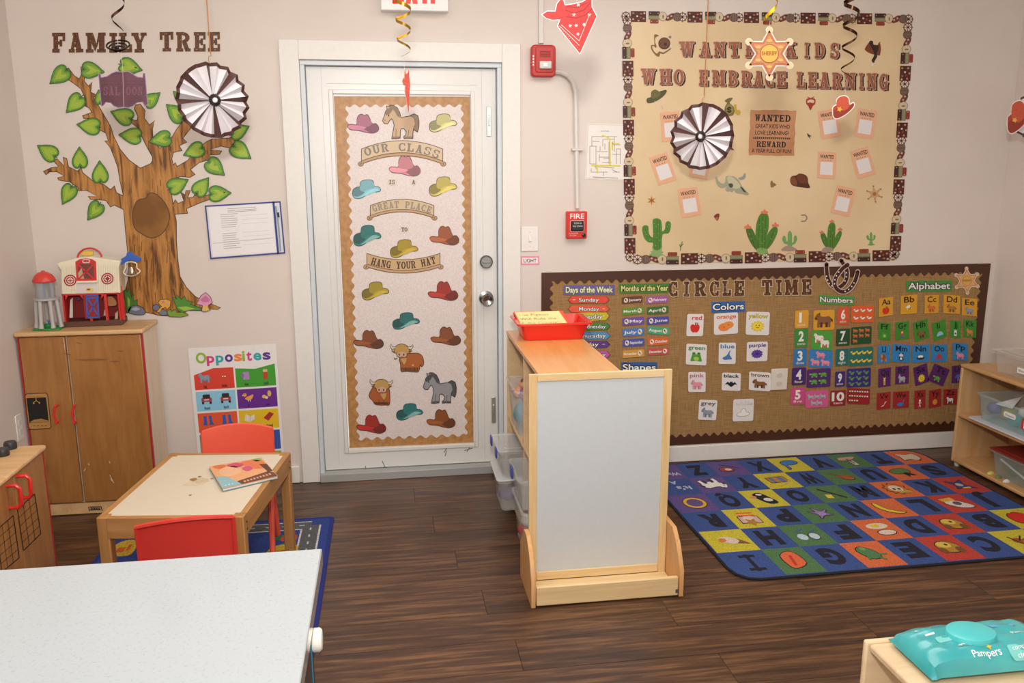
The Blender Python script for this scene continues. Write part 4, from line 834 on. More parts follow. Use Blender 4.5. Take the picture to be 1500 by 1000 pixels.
# ================================================================== DOCUMENT HOLDER, OPPOSITES POSTER
a = Art(wall(-.004, .0006)); zb = lambda L: Zm(0, 250, 3.7025, L)
q = [(300, 301), (411, 294.5), (418, 371), (308, 379.5)]
a.slab(q, 'd8d6da', 3); BL = '2b3a86'; t = None
o = a.build('document_holder', label='clear document holder with blue edges left of the door', cat='document holder')
a = Art(wall(-.0065, .0005)); a.ring(q, BL, 2); L4 = [(399, 295), (402, 295), (409, 372), (406, 372)]; a.fill(L4, BL); a.build('blue_edging', o)
a = Art(wall(-.0066, .0005)); P_ = [(305, 304), (398, 298), (405, 369), (312, 376)]; a.fill(P_, 'e9e5e6', 1)
def bil(Q, u, v): 
    a_ = (Q[0][0]+(Q[1][0]-Q[0][0])*u, Q[0][1]+(Q[1][1]-Q[0][1])*u); b_ = (Q[3][0]+(Q[2][0]-Q[3][0])*u, Q[3][1]+(Q[2][1]-Q[3][1])*u); return (a_[0]+(b_[0]-a_[0])*v, a_[1]+(b_[1]-a_[1])*v)
for i in range(17):
    v = .16+i*.043; 
    if i in (7, 8): continue
    a.fill(line(bil(P_, .18, v), bil(P_, .18+random.uniform(.2, .28), v), .55), '8a868c', 2)
    if i % 2: a.fill(line(bil(P_, .5, v), bil(P_, .92, v), .3), 'b4b0b6', 2)
for v in (.05, .09, .12): a.fill(line(bil(P_, .3, v), bil(P_, .75, v), .6), '8d898f', 2)
a.fill(line(bil(P_, .02, .73), bil(P_, .98, .7), .5), 'a5a1a8', 2); a.build('printed_sheet', o)
MB().tube([PY(404, 302, -.012), PY(408, 330, -.012), PY(411, 368, -.012)], .0035, M('8fa4b4', .3), 8).build('marker_pen', label='slim marker pen in the side pocket of the document holder', cat='pen')
MB().tube([PY(407, 311, -.012), PY(408, 318, -.012)], .005, M('20242c', .4), 8).build('pen_clip', o)
# icon library (unit box, y up)
def quad_animal(body, dark=None, head='l', ears='p'):
    d = dark or hexmul(body, .6); s = -1 if head == 'l' else 1
    L = [(cr([(s*.3, .22), (0, .2), (-s*.3, .22), (-s*.42, .02), (-s*.34, -.22), (0, -.26), (s*.32, -.2)], 3), body)]
    for x, c_ in ((-.3, body), (-.14, d), (.16, d), (.31, body)): L.append((rect(x-.065, -.46, x+.065, -.15), c_))
    L.append((cr([(s*.18, .1), (s*.22, .36), (s*.38, .4), (s*.5, .18), (s*.46, .04), (s*.3, -.02)], 3), body)); L.append((ell(s*.45, .1, .07, .07, 12), d)); L.append(([(s*.24, .34), (s*.2, .48), (s*.32, .4)], d)); L.append((cr([(-s*.38, .1), (-s*.5, .0), (-s*.47, -.15), (-s*.4, .0)], 2), d)); L.append((ell(s*.35, .24, .025, .03, 8), '111111'))
    return L
def blob_(c): return [(ell(0, 0, .42, .4), c), (ell(-.12, .1, .06, .06, 8), 'ffffff'), (ell(.12, .1, .06, .06, 8), 'ffffff'), (ell(-.12, .1, .03, .03, 6), '111111'), (ell(.12, .1, .03, .03, 6), '111111')]
def bird(c, b2='e8963c'): return [(cr([(-.1, -.05), (.15, .05), (.45, .15), (.35, -.2), (.05, -.35), (-.25, -.2)], 3), c), (ell(-.25, .15, .16, .16), c), ([(-.4, .16), (-.5, .1), (-.38, .06)], b2), (rect(-.02, -.48, .04, -.3), b2), (rect(.14, -.48, .2, -.3), b2), (ell(-.28, .2, .03, .03, 6), '111111')]
IC = {
 'apple': [(cr([(0, .22), (.25, .3), (.42, .1), (.35, -.25), (.12, -.42), (0, -.36), (-.12, -.42), (-.35, -.25), (-.42, .1), (-.25, .3)], 3), 'd3281e'), (line((0, .2), (.06, .46), .07), '4a2a14'), ([(.05, .34), (.25, .46), (.28, .32)], '3f8a30')],
 'orange': [(ell(-.12, -.08, .36, .36), 'e8823a'), (ell(.16, .1, .32, .32), 'e98c3c'), (ell(.16, .1, .05, .05, 8), 'b85a20'), (ell(-.12, -.08, .05, .05, 8), 'b85a20')],
 'sun': [(star(0, 0, .5, .33, 12), 'e8c820'), (ell(0, 0, .3, .3), 'f0d83a'), (ell(-.1, .07, .04, .05, 8), '222222'), (ell(.1, .07, .04, .05, 8), '222222'), (cr([(-.15, -.06), (0, -.16), (.15, -.06), (0, -.1)], 3), 'b04020')],
 'frog': [(cr([(-.4, -.4), (-.35, 0), (-.25, .3), (0, .24), (.25, .3), (.35, 0), (.4, -.4), (0, -.34)], 3), '4a9a34'), (ell(-.18, .32, .12, .12), '4a9a34'), (ell(.18, .32, .12, .12), '4a9a34'), (ell(0, -.15, .2, .18), 'a8c850'), (cr([(-.2, .12), (0, .02), (.2, .12), (0, .0)], 3), 'c03028'), (ell(-.18, .34, .05, .05, 8), '111111'), (ell(.18, .34, .05, .05, 8), '111111')],
 'whale': [(cr([(-.45, -.15), (-.3, -.35), (.1, -.38), (.3, -.2), (.28, .1), (.36, .42), (.22, .3), (.2, .02), (0, .05), (-.25, .02)], 3), '3f78bc'), (ell(-.25, -.1, .035, .035, 6), '111111')],
 'shark': [(cr([(-.42, -.2), (-.2, -.05), (.0, .1), (.2, .45), (.3, .5), (.2, .15), (.35, -.1), (.42, -.3), (.1, -.32), (-.2, -.35)], 3), '3f78b4')],
 'flower': [(star(0, 0, .45, .36, 14), '5a3c9c'), (ell(0, 0, .14, .14), '3c2878')],
 'pig': quad_animal('e496a8', 'c8708a'), 'horse': quad_animal('8a5a34', '4a2c18'), 'cow': quad_animal('efe8e0', 'c8703c'), 'elephant': quad_animal('8f98a8', '6c7686'), 'lion': [(ell(-.1, .05, .36, .36), 'a04c1c')]+quad_animal('d89a3c', 'a06a24')[1:], 'zebra': quad_animal('e8e6e2', '3a3a3c'), 'tiger': quad_animal('c87c3c', '7a4420'), 'dog': quad_animal('b07838', '744a20'), 'rabbit': quad_animal('b4b6bc', '84868c')+[(ell(-.34, .42, .05, .14), 'b4b6bc')], 'fox': quad_animal('d07038', '9c4c20'), 'kangaroo': quad_animal('d08a4c', 'a06430'), 'turtle': [(ell(.02, -.02, .34, .26), '4a8a3c'), (ell(.02, .02, .22, .16), '6ba64c'), (ell(-.38, .08, .12, .1), '7fb85c'), (ell(-.2, -.28, .09, .08), '7fb85c'), (ell(.24, -.28, .09, .08), '7fb85c')],
 'bat': [([(-.5, -.1), (-.3, .22), (-.12, .1), (-.08, .3), (0, .2), (.08, .3), (.12, .1), (.3, .22), (.5, -.1), (.3, -.02), (.15, -.2), (0, -.35), (-.15, -.2), (-.3, -.02)], '15151a')],
 'cloud': [(cr([(-.45, -.25), (-.4, .0), (-.2, .05), (-.1, .35), (.15, .35), (.22, .1), (.42, .02), (.46, -.2), (0, -.32)], 3), '8c8a88'), (cr([(-.42, -.23), (-.37, -.01), (-.18, .03), (-.08, .32), (.13, .32), (.2, .08), (.39, .0), (.43, -.18), (0, -.29)], 3), 'f0ece8')],
 'bee': [(ell(.05, -.05, .28, .18), 'e8c830'), (rect(-.02, -.2, .06, .12), '1c1a16'), (rect(.14, -.18, .2, .1), '1c1a16'), (ell(0, .2, .14, .18), 'dfe8f0'), (ell(-.2, .14, .14, .1), 'dfe8f0')],
 'duck': bird('f0d040'), 'goose': bird('efece8'), 'fox2': quad_animal('c87840', '8a4a20'), 'greenduck': bird('5a9a4c'), 'chick': bird('e8a040', 'd8d8d8'),
 'bug': [(ell(-.15, .05, .2, .16), 'e8e4c8'), (ell(.18, .05, .2, .16), 'e8e4c8'), (ell(0, -.02, .08, .28), '2c4a1c')],
 'fish': [(ell(-.05, 0, .32, .2), 'c8302c'), ([(.2, 0), (.45, .2), (.45, -.2)], 'c8302c'), (ell(-.2, .05, .03, .03, 6), '111111')],
 'octopus': [(ell(0, .12, .24, .26), 'c83a34')]+[(line((x*.5, -.05), (x, -.4), .09), 'c83a34') for x in (-.4, -.2, 0, .2, .4)],
 'nest': [(ell(0, -.12, .42, .2), '4a2418'), (ell(-.15, .05, .13, .14), 'f0ece4'), (ell(.15, .05, .13, .14), 'f0ece4'), (ell(0, .08, .13, .14), 'f4f0ea')],
 'igloo': [(ell(0, -.25, .45, .5, 14, 0, 180), '8cc4dc')], 'jam': [(rect(-.22, -.4, .22, .2), 'e8e4ea'), (rect(-.25, .2, .25, .34), 'c8c8d0'), (ell(0, -.1, .12, .12), '3a2c5c')],
 'girl': [(ell(0, .25, .2, .18), '8a4a24'), (ell(0, .2, .15, .15), 'e8b894'), (rect(-.16, -.25, .16, .06), 'c83c3c'), (rect(-.14, -.5, .14, -.25), '3c6cb4')],
 'moose': [(ell(0, .2, .2, .2), 'e8e4e0'), (ell(-.16, .38, .08, .08), '1c1c1c'), (ell(.16, .38, .08, .08), '1c1c1c'), (ell(0, -.2, .22, .25), '2a2a2a'), (ell(0, -.2, .12, .16), 'e8e4e0')],
 'queen': [(rect(-.14, -.45, .14, 0), 'c8a05c'), (ell(0, .12, .13, .15), 'e8c0a0'), ([(-.14, .24), (-.16, .45), (0, .32), (.16, .45), (.14, .24)], 'e8c830')],
 'umbrella': [(ell(0, 0, .42, .38, 14, 0, 180), '3a6cc4'), (line((0, 0), (0, -.42), .05), 'e8e4e0')], 'vulture': [([(-.4, -.3), (.1, -.05), (.42, .35), (.15, .2), (.0, -.25)], 'e8e4e0')],
 'xray': [(ell(0, .25, .15, .16), 'e8e4e0'), (rect(-.05, -.3, .05, .1), 'e8e4e0'), (line((-.25, 0), (.25, 0), .06), 'e8e4e0'), (line((-.05, -.25), (-.15, -.48), .06), 'e8e4e0'), (line((.05, -.25), (.15, -.48), .06), 'e8e4e0')], 'yolk': [(ell(0, 0, .34, .32), 'd89434')],
 'ring': [(ell(0, 0, .42, .42, 22), 'd8a830'), (ell(0, 0, .3, .3, 22), '5e4a86')],
 'banana': [(cr([(-.4, .35), (-.2, .3), (.15, .05), (.3, -.35), (.42, -.35), (.42, -.05), (.15, .3), (-.2, .42)], 3), 'd8c238')],
 'egg': [(ell(-.05, .24, .32, .16), 'd8c8b8'), (ell(0, -.2, .4, .2), 'd8c8b8'), (ell(.06, -.22, .17, .12), 'e0c030')],
 'icecream': [([(-.45, .42), (-.05, .18), (-.25, .02)], '8c5a30'), (cr([(-.25, .1), (0, .25), (.25, .05), (.35, -.2), (.1, -.3), (-.15, -.12)], 3), 'd8c4b4'), (ell(.25, -.12, .13, .12), 'd87848')],
 'hotdog': [(cr([(-.35, -.25), (-.2, .35), (.3, .42), (.38, .2), (.2, -.3), (-.15, -.42)], 3), 'd8643c'), (line((-.1, -.2), (.2, .3), .1), 'b8342c')],
 'glasses': [(ell(-.2, .1, .17, .2), 'b8ccd8'), (ell(.22, .16, .17, .2), 'b8ccd8'), (line((-.4, -.3), (-.15, -.2), .06), '3c62a0'), (line((-.02, -.4), (.3, -.16), .06), '3c62a0')],
 'octo': [(cr([(-.3, .3), (0, .2), (.3, .35), (.15, .05), (.35, -.3), (.1, -.1), (0, -.4), (-.12, -.08), (-.42, -.1), (-.2, .08)], 3), '8c74a8'), (ell(0, .08, .15, .14), '9c84b8')],
 'queenhead': [(rect(-.35, -.1, .35, .35), 'c8a8a8'), (ell(0, .05, .22, .22), 'd8c4b4'), (star(0, .3, .3, .14, 5), 'a87c30'), (rect(-.3, -.4, .3, -.12), 'd86038'), (rect(-.3, -.3, .3, -.22), 'e0c040')],
 'penguin': [(cr([(-.4, .3), (-.1, .42), (.2, .1), (.32, -.25), (.05, -.42), (-.2, -.1)], 3), '17181c'), (ell(-.12, .12, .17, .14), 'd8d4d0'), (ell(.1, -.28, .12, .08), 'd8d4d0'), (ell(.38, -.06, .14, .09), 'd88c74')],
 'rod': [(line((-.42, .3), (.35, -.35), .04), '3c2c18'), (rect(.05, .1, .3, .4), 'd8c048')],
 'lionhead': [(star(0, -.05, .45, .34, 10), 'c8762c'), (ell(0, -.05, .26, .26), 'd8c8b0'), (ell(-.1, 0, .06, .08, 8), '302018'), (ell(.1, 0, .06, .08, 8), '302018'), (rect(-.4, .15, .1, .35), 'c0a040')],
 'jester': [(cr([(-.42, .35), (0, .2), (.35, .3), (.2, 0), (.42, -.35), (.05, -.2), (-.3, -.4), (-.15, 0)], 3), '2c4488'), (ell(.05, .0, .14, .14), 'c8a890'), (rect(-.2, .22, .1, .32), 'd8c040')],
 'king': [(cr([(-.4, .4), (.1, .35), (.42, -.1), (.1, -.3), (-.25, 0)], 3), 'd8d0c8'), (ell(0, .02, .16, .14), '5c5458'), (rect(-.15, -.42, .4, -.2), 'd8a838')],
 'doghead': [(ell(0, 0, .38, .34), 'b08430'), (ell(.08, -.12, .24, .18), 'd8b850'), (ell(-.28, .2, .14, .18), '744c20'), (ell(.3, .22, .12, .16), '744c20'), (ell(0, -.12, .06, .06, 8), '201810')],
 'ant': [(ell(-.2, .05, .18, .14), 'c86c40'), (ell(.12, -.02, .2, .17), 'a85030'), (line((-.4, .35), (-.1, .05), .05), '302010'), (line((.1, .3), (.3, -.3), .05), '302010'), (line((-.2, -.3), (.1, 0), .05), '302010')],
 'yoyo': [(ell(.12, .12, .28, .2), 'a83c34'), (ell(.06, .12, .14, .1), 'd0c8b8'), (line((-.42, 0), (-.1, -.2), .04), '302830'), (line((-.1, -.2), (.3, -.35), .04), '302830')],
 'drum': [(rect(-.4, -.3, .35, .15), 'b8803c'), (rect(-.3, -.3, -.1, .15), '5c74a8'), (rect(.1, -.3, .25, .15), '5c74a8'), (line((-.45, .1), (-.05, .42), .06), 'c8a060')],
 'violin': [(ell(-.2, .15, .24, .2), 'a85430'), (ell(.0, .02, .16, .14), 'a85430'), (line((0, 0), (.42, -.35), .07), '7c3c20')],
 'tree': [(cr([(-.4, -.1), (-.2, .15), (.1, .1), (.42, -.05), (.4, -.3), (0, -.36), (-.3, -.3)], 3), '587c44'), ([(-.3, .45), (0, .3), (.15, .45), (.1, .05), (-.1, .05)], '1c1814')],
 'goat': [(cr([(-.4, .1), (-.2, .35), (.1, .2), (.4, .3), (.35, -.1), (.42, -.35), (0, -.25), (-.35, -.3)], 3), 'd8c4ac'), (ell(-.25, .35, .05, .06, 8), '201814'), (ell(.3, .3, .05, .06, 8), '201814')],
 'vase': [(rect(-.1, .0, .1, .45), 'c8c0b0'), (cr([(-.4, -.35), (-.1, -.1), (.4, -.1), (.3, -.35)], 3), 'c89484'), (line((0, .3), (.05, -.2), .06), '1c1814')],
 'froghop': [(cr([(-.1, .3), (.2, .3), (.4, -.15), (.2, -.38), (-.1, -.2), (-.2, .1)], 3), '4c7c4c'), (line((-.45, .1), (-.1, .1), .09), '4c7c4c'), (line((-.25, .42), (0, .2), .09), '4c7c4c'), (line((.3, .4), (.2, .1), .09), '4c7c4c'), (ell(.15, -.25, .1, .1), '6c9c5c')],
 'glass_hot': [(rect(-.25, -.4, .25, .3), 'a888b8'), (ell(-.3, 0, .14, .2), '8a6a9a')], 'glass_cold': [(rect(-.18, -.45, .18, .4), 'b84028'), (rect(-.18, .2, .18, .45), 'd8b490')],
 'boots': [([(-.4, .42), (-.15, .42), (-.12, -.1), (-.1, -.42), (-.48, -.42), (-.38, -.15)], '2c5cb4'), ([(.05, .42), (.28, .42), (.3, -.1), (.45, -.42), (.05, -.42), (.1, -.1)], '2c5cb4')],
 'car': [(rrect(-.42, -.25, .42, .12, .08), 'a83c40'), (rrect(-.3, .05, .3, .42, .08), '2c2428'), (rect(-.4, -.45, -.22, -.25), '1a1a1a'), (rect(.22, -.45, .4, -.25), '1a1a1a'), (rect(-.2, -.12, .2, -.02), 'd8d0d0')],
 'book_open': [([(-.45, -.25), (0, -.42), (.45, -.15), (.42, .3), (.05, .1), (-.3, .42)], 'e0d4c4'), (line((0, -.4), (.05, .1), .03), 'a09080')], 'book_closed': [([(-.42, -.1), (.1, .42), (.45, .2), (-.05, -.4)], 'a82c24')],
 'basket': [(cr([(-.4, .1), (.4, .1), (.3, -.42), (-.3, -.42)], 2), '8c5c34'), (line((-.2, .1), (0, .45), .05), '6c4424'), (line((.2, .1), (0, .45), .05), '6c4424')],
 'basket_full': [(cr([(-.4, .0), (.4, .0), (.3, -.42), (-.3, -.42)], 2), '8c5c34'), (ell(-.2, .12, .17, .15), 'c83828'), (ell(.15, .12, .17, .15), 'd8b838'), (ell(0, .25, .12, .12), '6c9c3c')],
 'shells': [(ell(-.25, -.1, .16, .16), 'e0b878'), (ell(.2, .15, .16, .28), 'd8b060'), (ell(-.05, -.2, .13, .13), 'e8c8a0')],
}
# opposites poster
PQ = [(275, 510), (404, 503), (418, 690), (293, 700)]
y_op = -.0022
mpp = lambda p, k: at(1, y_op-k*.0005, *bil(PQ, p[0], p[1]))
a = Art(mpp); a.slab(rect(0, 0, 1, 1), 'e6e2e0', 2); k0 = a.k
for ch, c_, x in zip('Opposites', ('8cb42c', 'd83c84', '2ca4ac', '5c2c8c', 'e8843c', '9cb42c', 'd83c84', '2ca4ac', '5c2c8c'), (.08, .20, .305, .41, .515, .605, .655, .735, .84)): a.text(ch, x, .118, .075 if ch not in 'p' else .07, c_, bold=.035, k=k0, w=(.12 if ch == 'O' else .035 if ch == 'i' else .062 if ch == 't' else .09))
cells = [('d8402c', '3f9c2c', ['elephant', 'bug'], ['glass_hot', 'glass_cold'], 'big little hot cold'), ('8cc8e4', '64248c', ['car', 'car'], ['chick', 'shells'], 'front back in out'), ('e0582c', 'e0b81c', ['boots', 'boots'], ['book_open', 'book_closed'], 'clean dirty open closed'), ('3c9c6c', '3454a8', ['basket', 'basket_full'], ['tiger', 'turtle'], 'empty full fast slow'), ('d85ca4', '8cb424', ['apple', 'apple'], ['shells', 'basket_full'], 'few many one many')]
for r_, (c1, c2, i1, i2, wd) in enumerate(cells):
    v0 = .175+r_*.165; v1 = v0+.15; W_ = wd.split()
    for s, (c_, ii) in enumerate(((c1, i1), (c2, i2))):
        u0 = .04+s*.475; u1 = u0+.455; top = [(u0, v0+(.035 if s == 0 else .0)*(r_ == 0)), ((u0+u1)/2, v0-(.012 if s == 0 else -.012)*(r_ == 0)), (u1, v0-(.01 if s == 0 else .02)*(r_ == 0))] if r_ == 0 else [(u0, v0), (u1, v0)]
        a.fill(top+[(u1, v1), (u0, v1)], c_, k0)
        for j in (0, 1):
            a.put(IC[ii[j]], u0+.12+.22*j, v0+.058, .14 if not (r_ == 0 and s == 0 and j) else .06, .085 if not (r_ == 0 and s == 0 and j) else .03, k=k0+1); a.text(W_[s*2+j], u0+.12+.22*j, v1-.012, .022, '191414', k=k0+2, anchor='c', bold=.02)
            a.mb and None
a.build('opposites_poster', label='white Opposites poster with coloured squares behind the red chair', cat='poster')
# ================================================================== DOOR POSTER
yd = .044
KR = mottle('a5743f', 'b5854e', 40, .45, coat=.1)
pt = thing('door_poster', 'brown kraft poster with scalloped pink-white paper covering the door glass', 'poster', PY(600, 650, yd))
a = Art(wall(yd)); a.slab([(489, 141), (688, 141.5), (694, 648), (512, 656)], KR, 2); a.build('kraft_backing', pt)
def scal(P, Q, n, amp, phase=0):
    dx, dy = Q[0]-P[0], Q[1]-P[1]; L = math.hypot(dx, dy); nx, ny = -dy/L, dx/L; N = n*8
    return [(P[0]+dx*k/N+nx*amp*math.sin(2*math.pi*n*k/N+phase), P[1]+dy*k/N+ny*amp*math.sin(2*math.pi*n*k/N+phase)) for k in range(N)]
C4 = [(508, 155), (677, 155), (683, 637), (525, 643)]; P_ = []
for i, n_ in enumerate((11, 31, 10, 31)): P_ += scal(C4[i], C4[(i+1) % 4], n_, 2.2)
a = Art(wall(yd-.0012)); a.slab(P_, mottle('cfc0bc', 'dcd0cc', 170, .42, .35, .65), 1); a.build('scalloped_paper', pt)
yh = yd-.0032
HA_b = (440, 8, 600, 110); uA = lambda L: unit(HA_b, L)
hatA = {'out': cr(uA([(440,72),(455,64),(486,66),(490,32),(500,14),(513,10),(525,17),(540,12),(550,25),(566,60),(585,60),(599,78),(595,97),(570,108),(535,104),(495,94),(455,90)]), 3),
        'dark': cr(uA([(520,82),(545,75),(566,60),(585,61),(598,78),(594,97),(570,107),(545,102)]), 3), 'crown': cr(uA([(487,70),(490,32),(500,15),(513,11),(525,18),(540,13),(549,25),(566,60),(540,76),(515,80)]), 3), 'line': None}
HB = (437, 297, 584, 408); uB = lambda L: unit(HB, L)
hatB = {'out': cr(uB([(438,380),(442,355),(460,342),(476,338),(480,312),(492,302),(518,298),(543,304),(550,335),(572,340),(583,355),(575,366),(545,368),(515,380),(490,400),(465,407),(445,400)]), 3),
        'dark': cr(uB([(438,380),(442,355),(460,342),(477,340),(478,358),(500,372),(470,395),(448,395)]), 3), 'crown': cr(uB([(476,355),(480,312),(492,303),(518,299),(543,305),(552,345),(520,350),(495,368)]), 3)}
hats = [('A', 532, 181, 45, 28, 'c07c94', 'pale pink', 'top left'), ('B', 649, 180, 40, 26, 'd8cf90', 'cream', 'top right'), ('A', 593, 243, 45, 30, 'd88c98', 'rose pink', 'under the OUR CLASS banner'), ('B', 537, 277, 41, 27, '8cc4d0', 'sky blue', 'left of the word IS'), ('B', 649, 273, 40, 28, 'd0bf62', 'straw', 'right of the word A'),
 ('B', 538, 345, 40, 30, '2f7d78', 'teal', 'left, level with the word TO'), ('A', 651, 345, 42, 28, 'a85c34', 'rust brown', 'right, level with the word TO'), ('B', 592, 364, 40, 26, 'b89c28', 'mustard', 'centred just over the HANG YOUR HAT banner'), ('B', 550, 426, 39, 26, 'b09a2c', 'olive yellow', 'left under the HANG YOUR HAT banner'), ('A', 649, 426, 43, 28, 'aa3428', 'red', 'right under the HANG YOUR HAT banner'),
 ('B', 595, 470, 39, 24, '2a7470', 'teal', 'centred over the standing cow'), ('A', 540, 497, 43, 27, '8e4c26', 'brown', 'left of the standing cow'), ('A', 653, 492, 43, 27, '91502a', 'brown', 'right of the standing cow'), ('A', 544, 621, 42, 27, 'b02c24', 'red', 'in the bottom left corner'), ('B', 600, 603, 38, 24, '2c7c7c', 'teal', 'between the bottom corner hats'), ('A', 646, 613, 41, 27, '94521f', 'brown', 'in the bottom right corner')]
for ty, cx, cy, w_, h_, c_, cn, lc in hats:
    H = hatA if ty == 'A' else hatB; a = Art(wall(yh, .0004)); out = H['out']
    a.put([([(u*1.0, v) for u, v in out], c_)], cx, cy, w_, h_, k=1, line_=.9, lc=hexmul(c_, .38))
    a.put([(H['dark'], hexmul(c_, .68)), (H['crown'], hexmul(c_, .9)), ], cx, cy, w_, h_, k=3)
    lt = hatA_l = ([(-.5, -.13), (-.3, -.08), (.1, -.2), (-.05, -.3), (-.4, -.3)] if ty == 'A' else [(.45, -.05), (.2, .02), (-.1, -.3), (-.25, -.45), (.05, -.3), (.3, -.15)])
    a.put([(cr(lt, 3), '%s' % ('7fb0ae' if c_ in ('2f7d78', '2a7470', '2c7c7c') else hexmul(c_, 1.1)))], cx, cy, w_, h_, k=5)
    a.build('paper_hat', label='%s paper cowboy hat on the door poster, %s' % (cn, lc), cat='cutout', group='paper cowboy hats on the door poster')
# banners
def banner(word_, cx, cy, w_, hh, arc, label, tc_, sc2):
    a = Art(wall(yh, .0004)); n = 16; up = []; dn = []
    f = lambda s: cy+arc*(4*(s-.5)**2)
    for k in range(n+1):
        s = k/n; up.append((cx-w_/2+w_*s, f(s)-hh*.62)); dn.append((cx-w_/2+w_*s, f(s)+hh*.62))
    base = up+dn[::-1]; a.slab(offset(base, 1), '5c4230', 1); a.fill(base, sc2)
    for e_ in (0, 1):
        x_, y_ = (dn[0] if e_ == 0 else dn[-1]); s_ = -1 if e_ == 0 else 1; a.fill(ell(x_+s_*1.5, y_+.5, 4.2, 3.6, 14), '5c4230', 2); a.fill(ell(x_+s_*1.5, y_+.5, 3.3, 2.7, 14), 'c09a70', 3); a.fill(ell(x_+s_*1.5, y_+.5, 1.2, 1, 8), '5c4230', 4)
    for k in range(n): a.fill([dn[k], dn[k+1], (dn[k+1][0], dn[k+1][1]-hh*.22), (dn[k][0], dn[k][1]-hh*.22)], 'c09a70', 3); a.fill([(dn[k][0], dn[k][1]-hh*.2), (dn[k+1][0], dn[k+1][1]-hh*.2), (dn[k+1][0], dn[k+1][1]-hh*.26), (dn[k][0], dn[k][1]-hh*.26)], '5c4230', 4)
    N = len(word_); cwid = w_*.92/N
    for i, ch in enumerate(word_):
        if ch == ' ': continue
        s = .04+(i+.5)*.92/N; x_ = cx-w_/2+w_*s; slope = arc*8*(s-.5)/w_; rot = -math.degrees(math.atan(slope))
        a.char(ch, x_-cwid*.43, f(s)+hh*.25, cwid*.86, hh*.72, tc_, 0, rot, 4)
    a.build('paper_banner', label=label, cat='banner', group='lettered banners on the door poster')
banner('OUR CLASS', 589, 217, 118, 17, 12, 'curved banner reading OUR CLASS below the beige horse', '867c74', 'd4bc9c')
banner('GREAT PLACE', 589, 301, 92, 14, 9, 'curved banner reading GREAT PLACE', '8f8478', 'cdb590')
banner('HANG YOUR HAT', 591, 390, 106, 15, -9, 'curved banner reading HANG YOUR HAT', '472a1c', 'c3a274')
for wd, cx, cy, lb in (('IS', 574, 266.5, 'small tan word IS on the door poster'), ('A', 606, 266.5, 'small tan letter A on the door poster'), ('TO', 592.5, 336, 'small pale word TO on the door poster')):
    a = Art(wall(yh, .0004)); W_ = 4.6*len(wd)
    a.slab(rrect(cx-W_/2-1.8, cy-4.5, cx+W_/2+1.8, cy+4.5, 2), 'd8cabc', 1)
    for i, ch in enumerate(wd): a.char(ch, cx-W_/2+4.6*i, cy+3, 4.4, 6, '5a463a', 0, 0, 3)
    a.build('paper_word', label=lb, cat='cutout')
# horses and cows
zD = lambda L: Zm(500, 500, 6.25, L)
def horse(dx, dy, sc2, body, dark, label):
    T_ = lambda L: [((x-900)*sc2/6.25+dx, (y-425)*sc2/6.25+dy) for x, y in L]
    a = Art(wall(yh, .0004)); bd = [(752,415),(765,435),(790,438),(808,410),(822,395),(838,412),(848,450),(842,490),(832,540),(828,562),(862,562),(892,558),(895,500),(902,478),(930,480),(948,505),(945,535),(928,548),(930,562),(960,558),(998,560),(998,520),(1005,480),(1020,440),(1010,395),(985,378),(950,382),(900,392),(890,350),(870,310),(840,290),(812,288),(808,300),(785,296),(790,320),(775,340),(768,370)]
    tail = [(985,372),(1010,360),(1040,375),(1050,420),(1048,470),(1038,505),(1015,490),(1000,485),(1018,440),(1008,395)]; mane = [(812,288),(850,290),(880,320),(895,360),(892,390),(870,375),(855,345),(835,320),(820,345),(800,365),(775,370),(770,345),(788,318),(808,305)]
    a.fill(offset(T_(bd), 1), '2a2320', 1); a.fill(offset(T_(tail), 1), '2a2320', 1); a.fill(T_(bd), body, 2); a.fill(T_(tail), dark, 3); a.fill(T_(mane), dark, 3)
    for q in ((832, 548, 862, 563), (862, 546, 892, 560), (930, 546, 962, 562), (965, 546, 998, 561)): a.fill(T_(rect(*q)), dark, 4)
    a.fill(T_(line((862, 480), (860, 548), 4)), hexmul(dark, .7), 4); a.fill(T_(line((968, 490), (960, 548), 4)), hexmul(dark, .7), 4); a.fill(T_(ell(800, 372, 6, 8, 8)), '15120f', 4); a.fill(T_(ell(768, 412, 4, 4, 6)), '15120f', 4)
    a.build('paper_horse', label=label, cat='cutout')
horse(500+900/6.25, 500+425/6.25, 1, '8e8d90', '4a484c', 'grey paper horse on the lower right of the door poster')
horse(587, 178.5, 1.1, 'c8a888', '8c735c', 'beige paper horse at the top centre of the door poster')
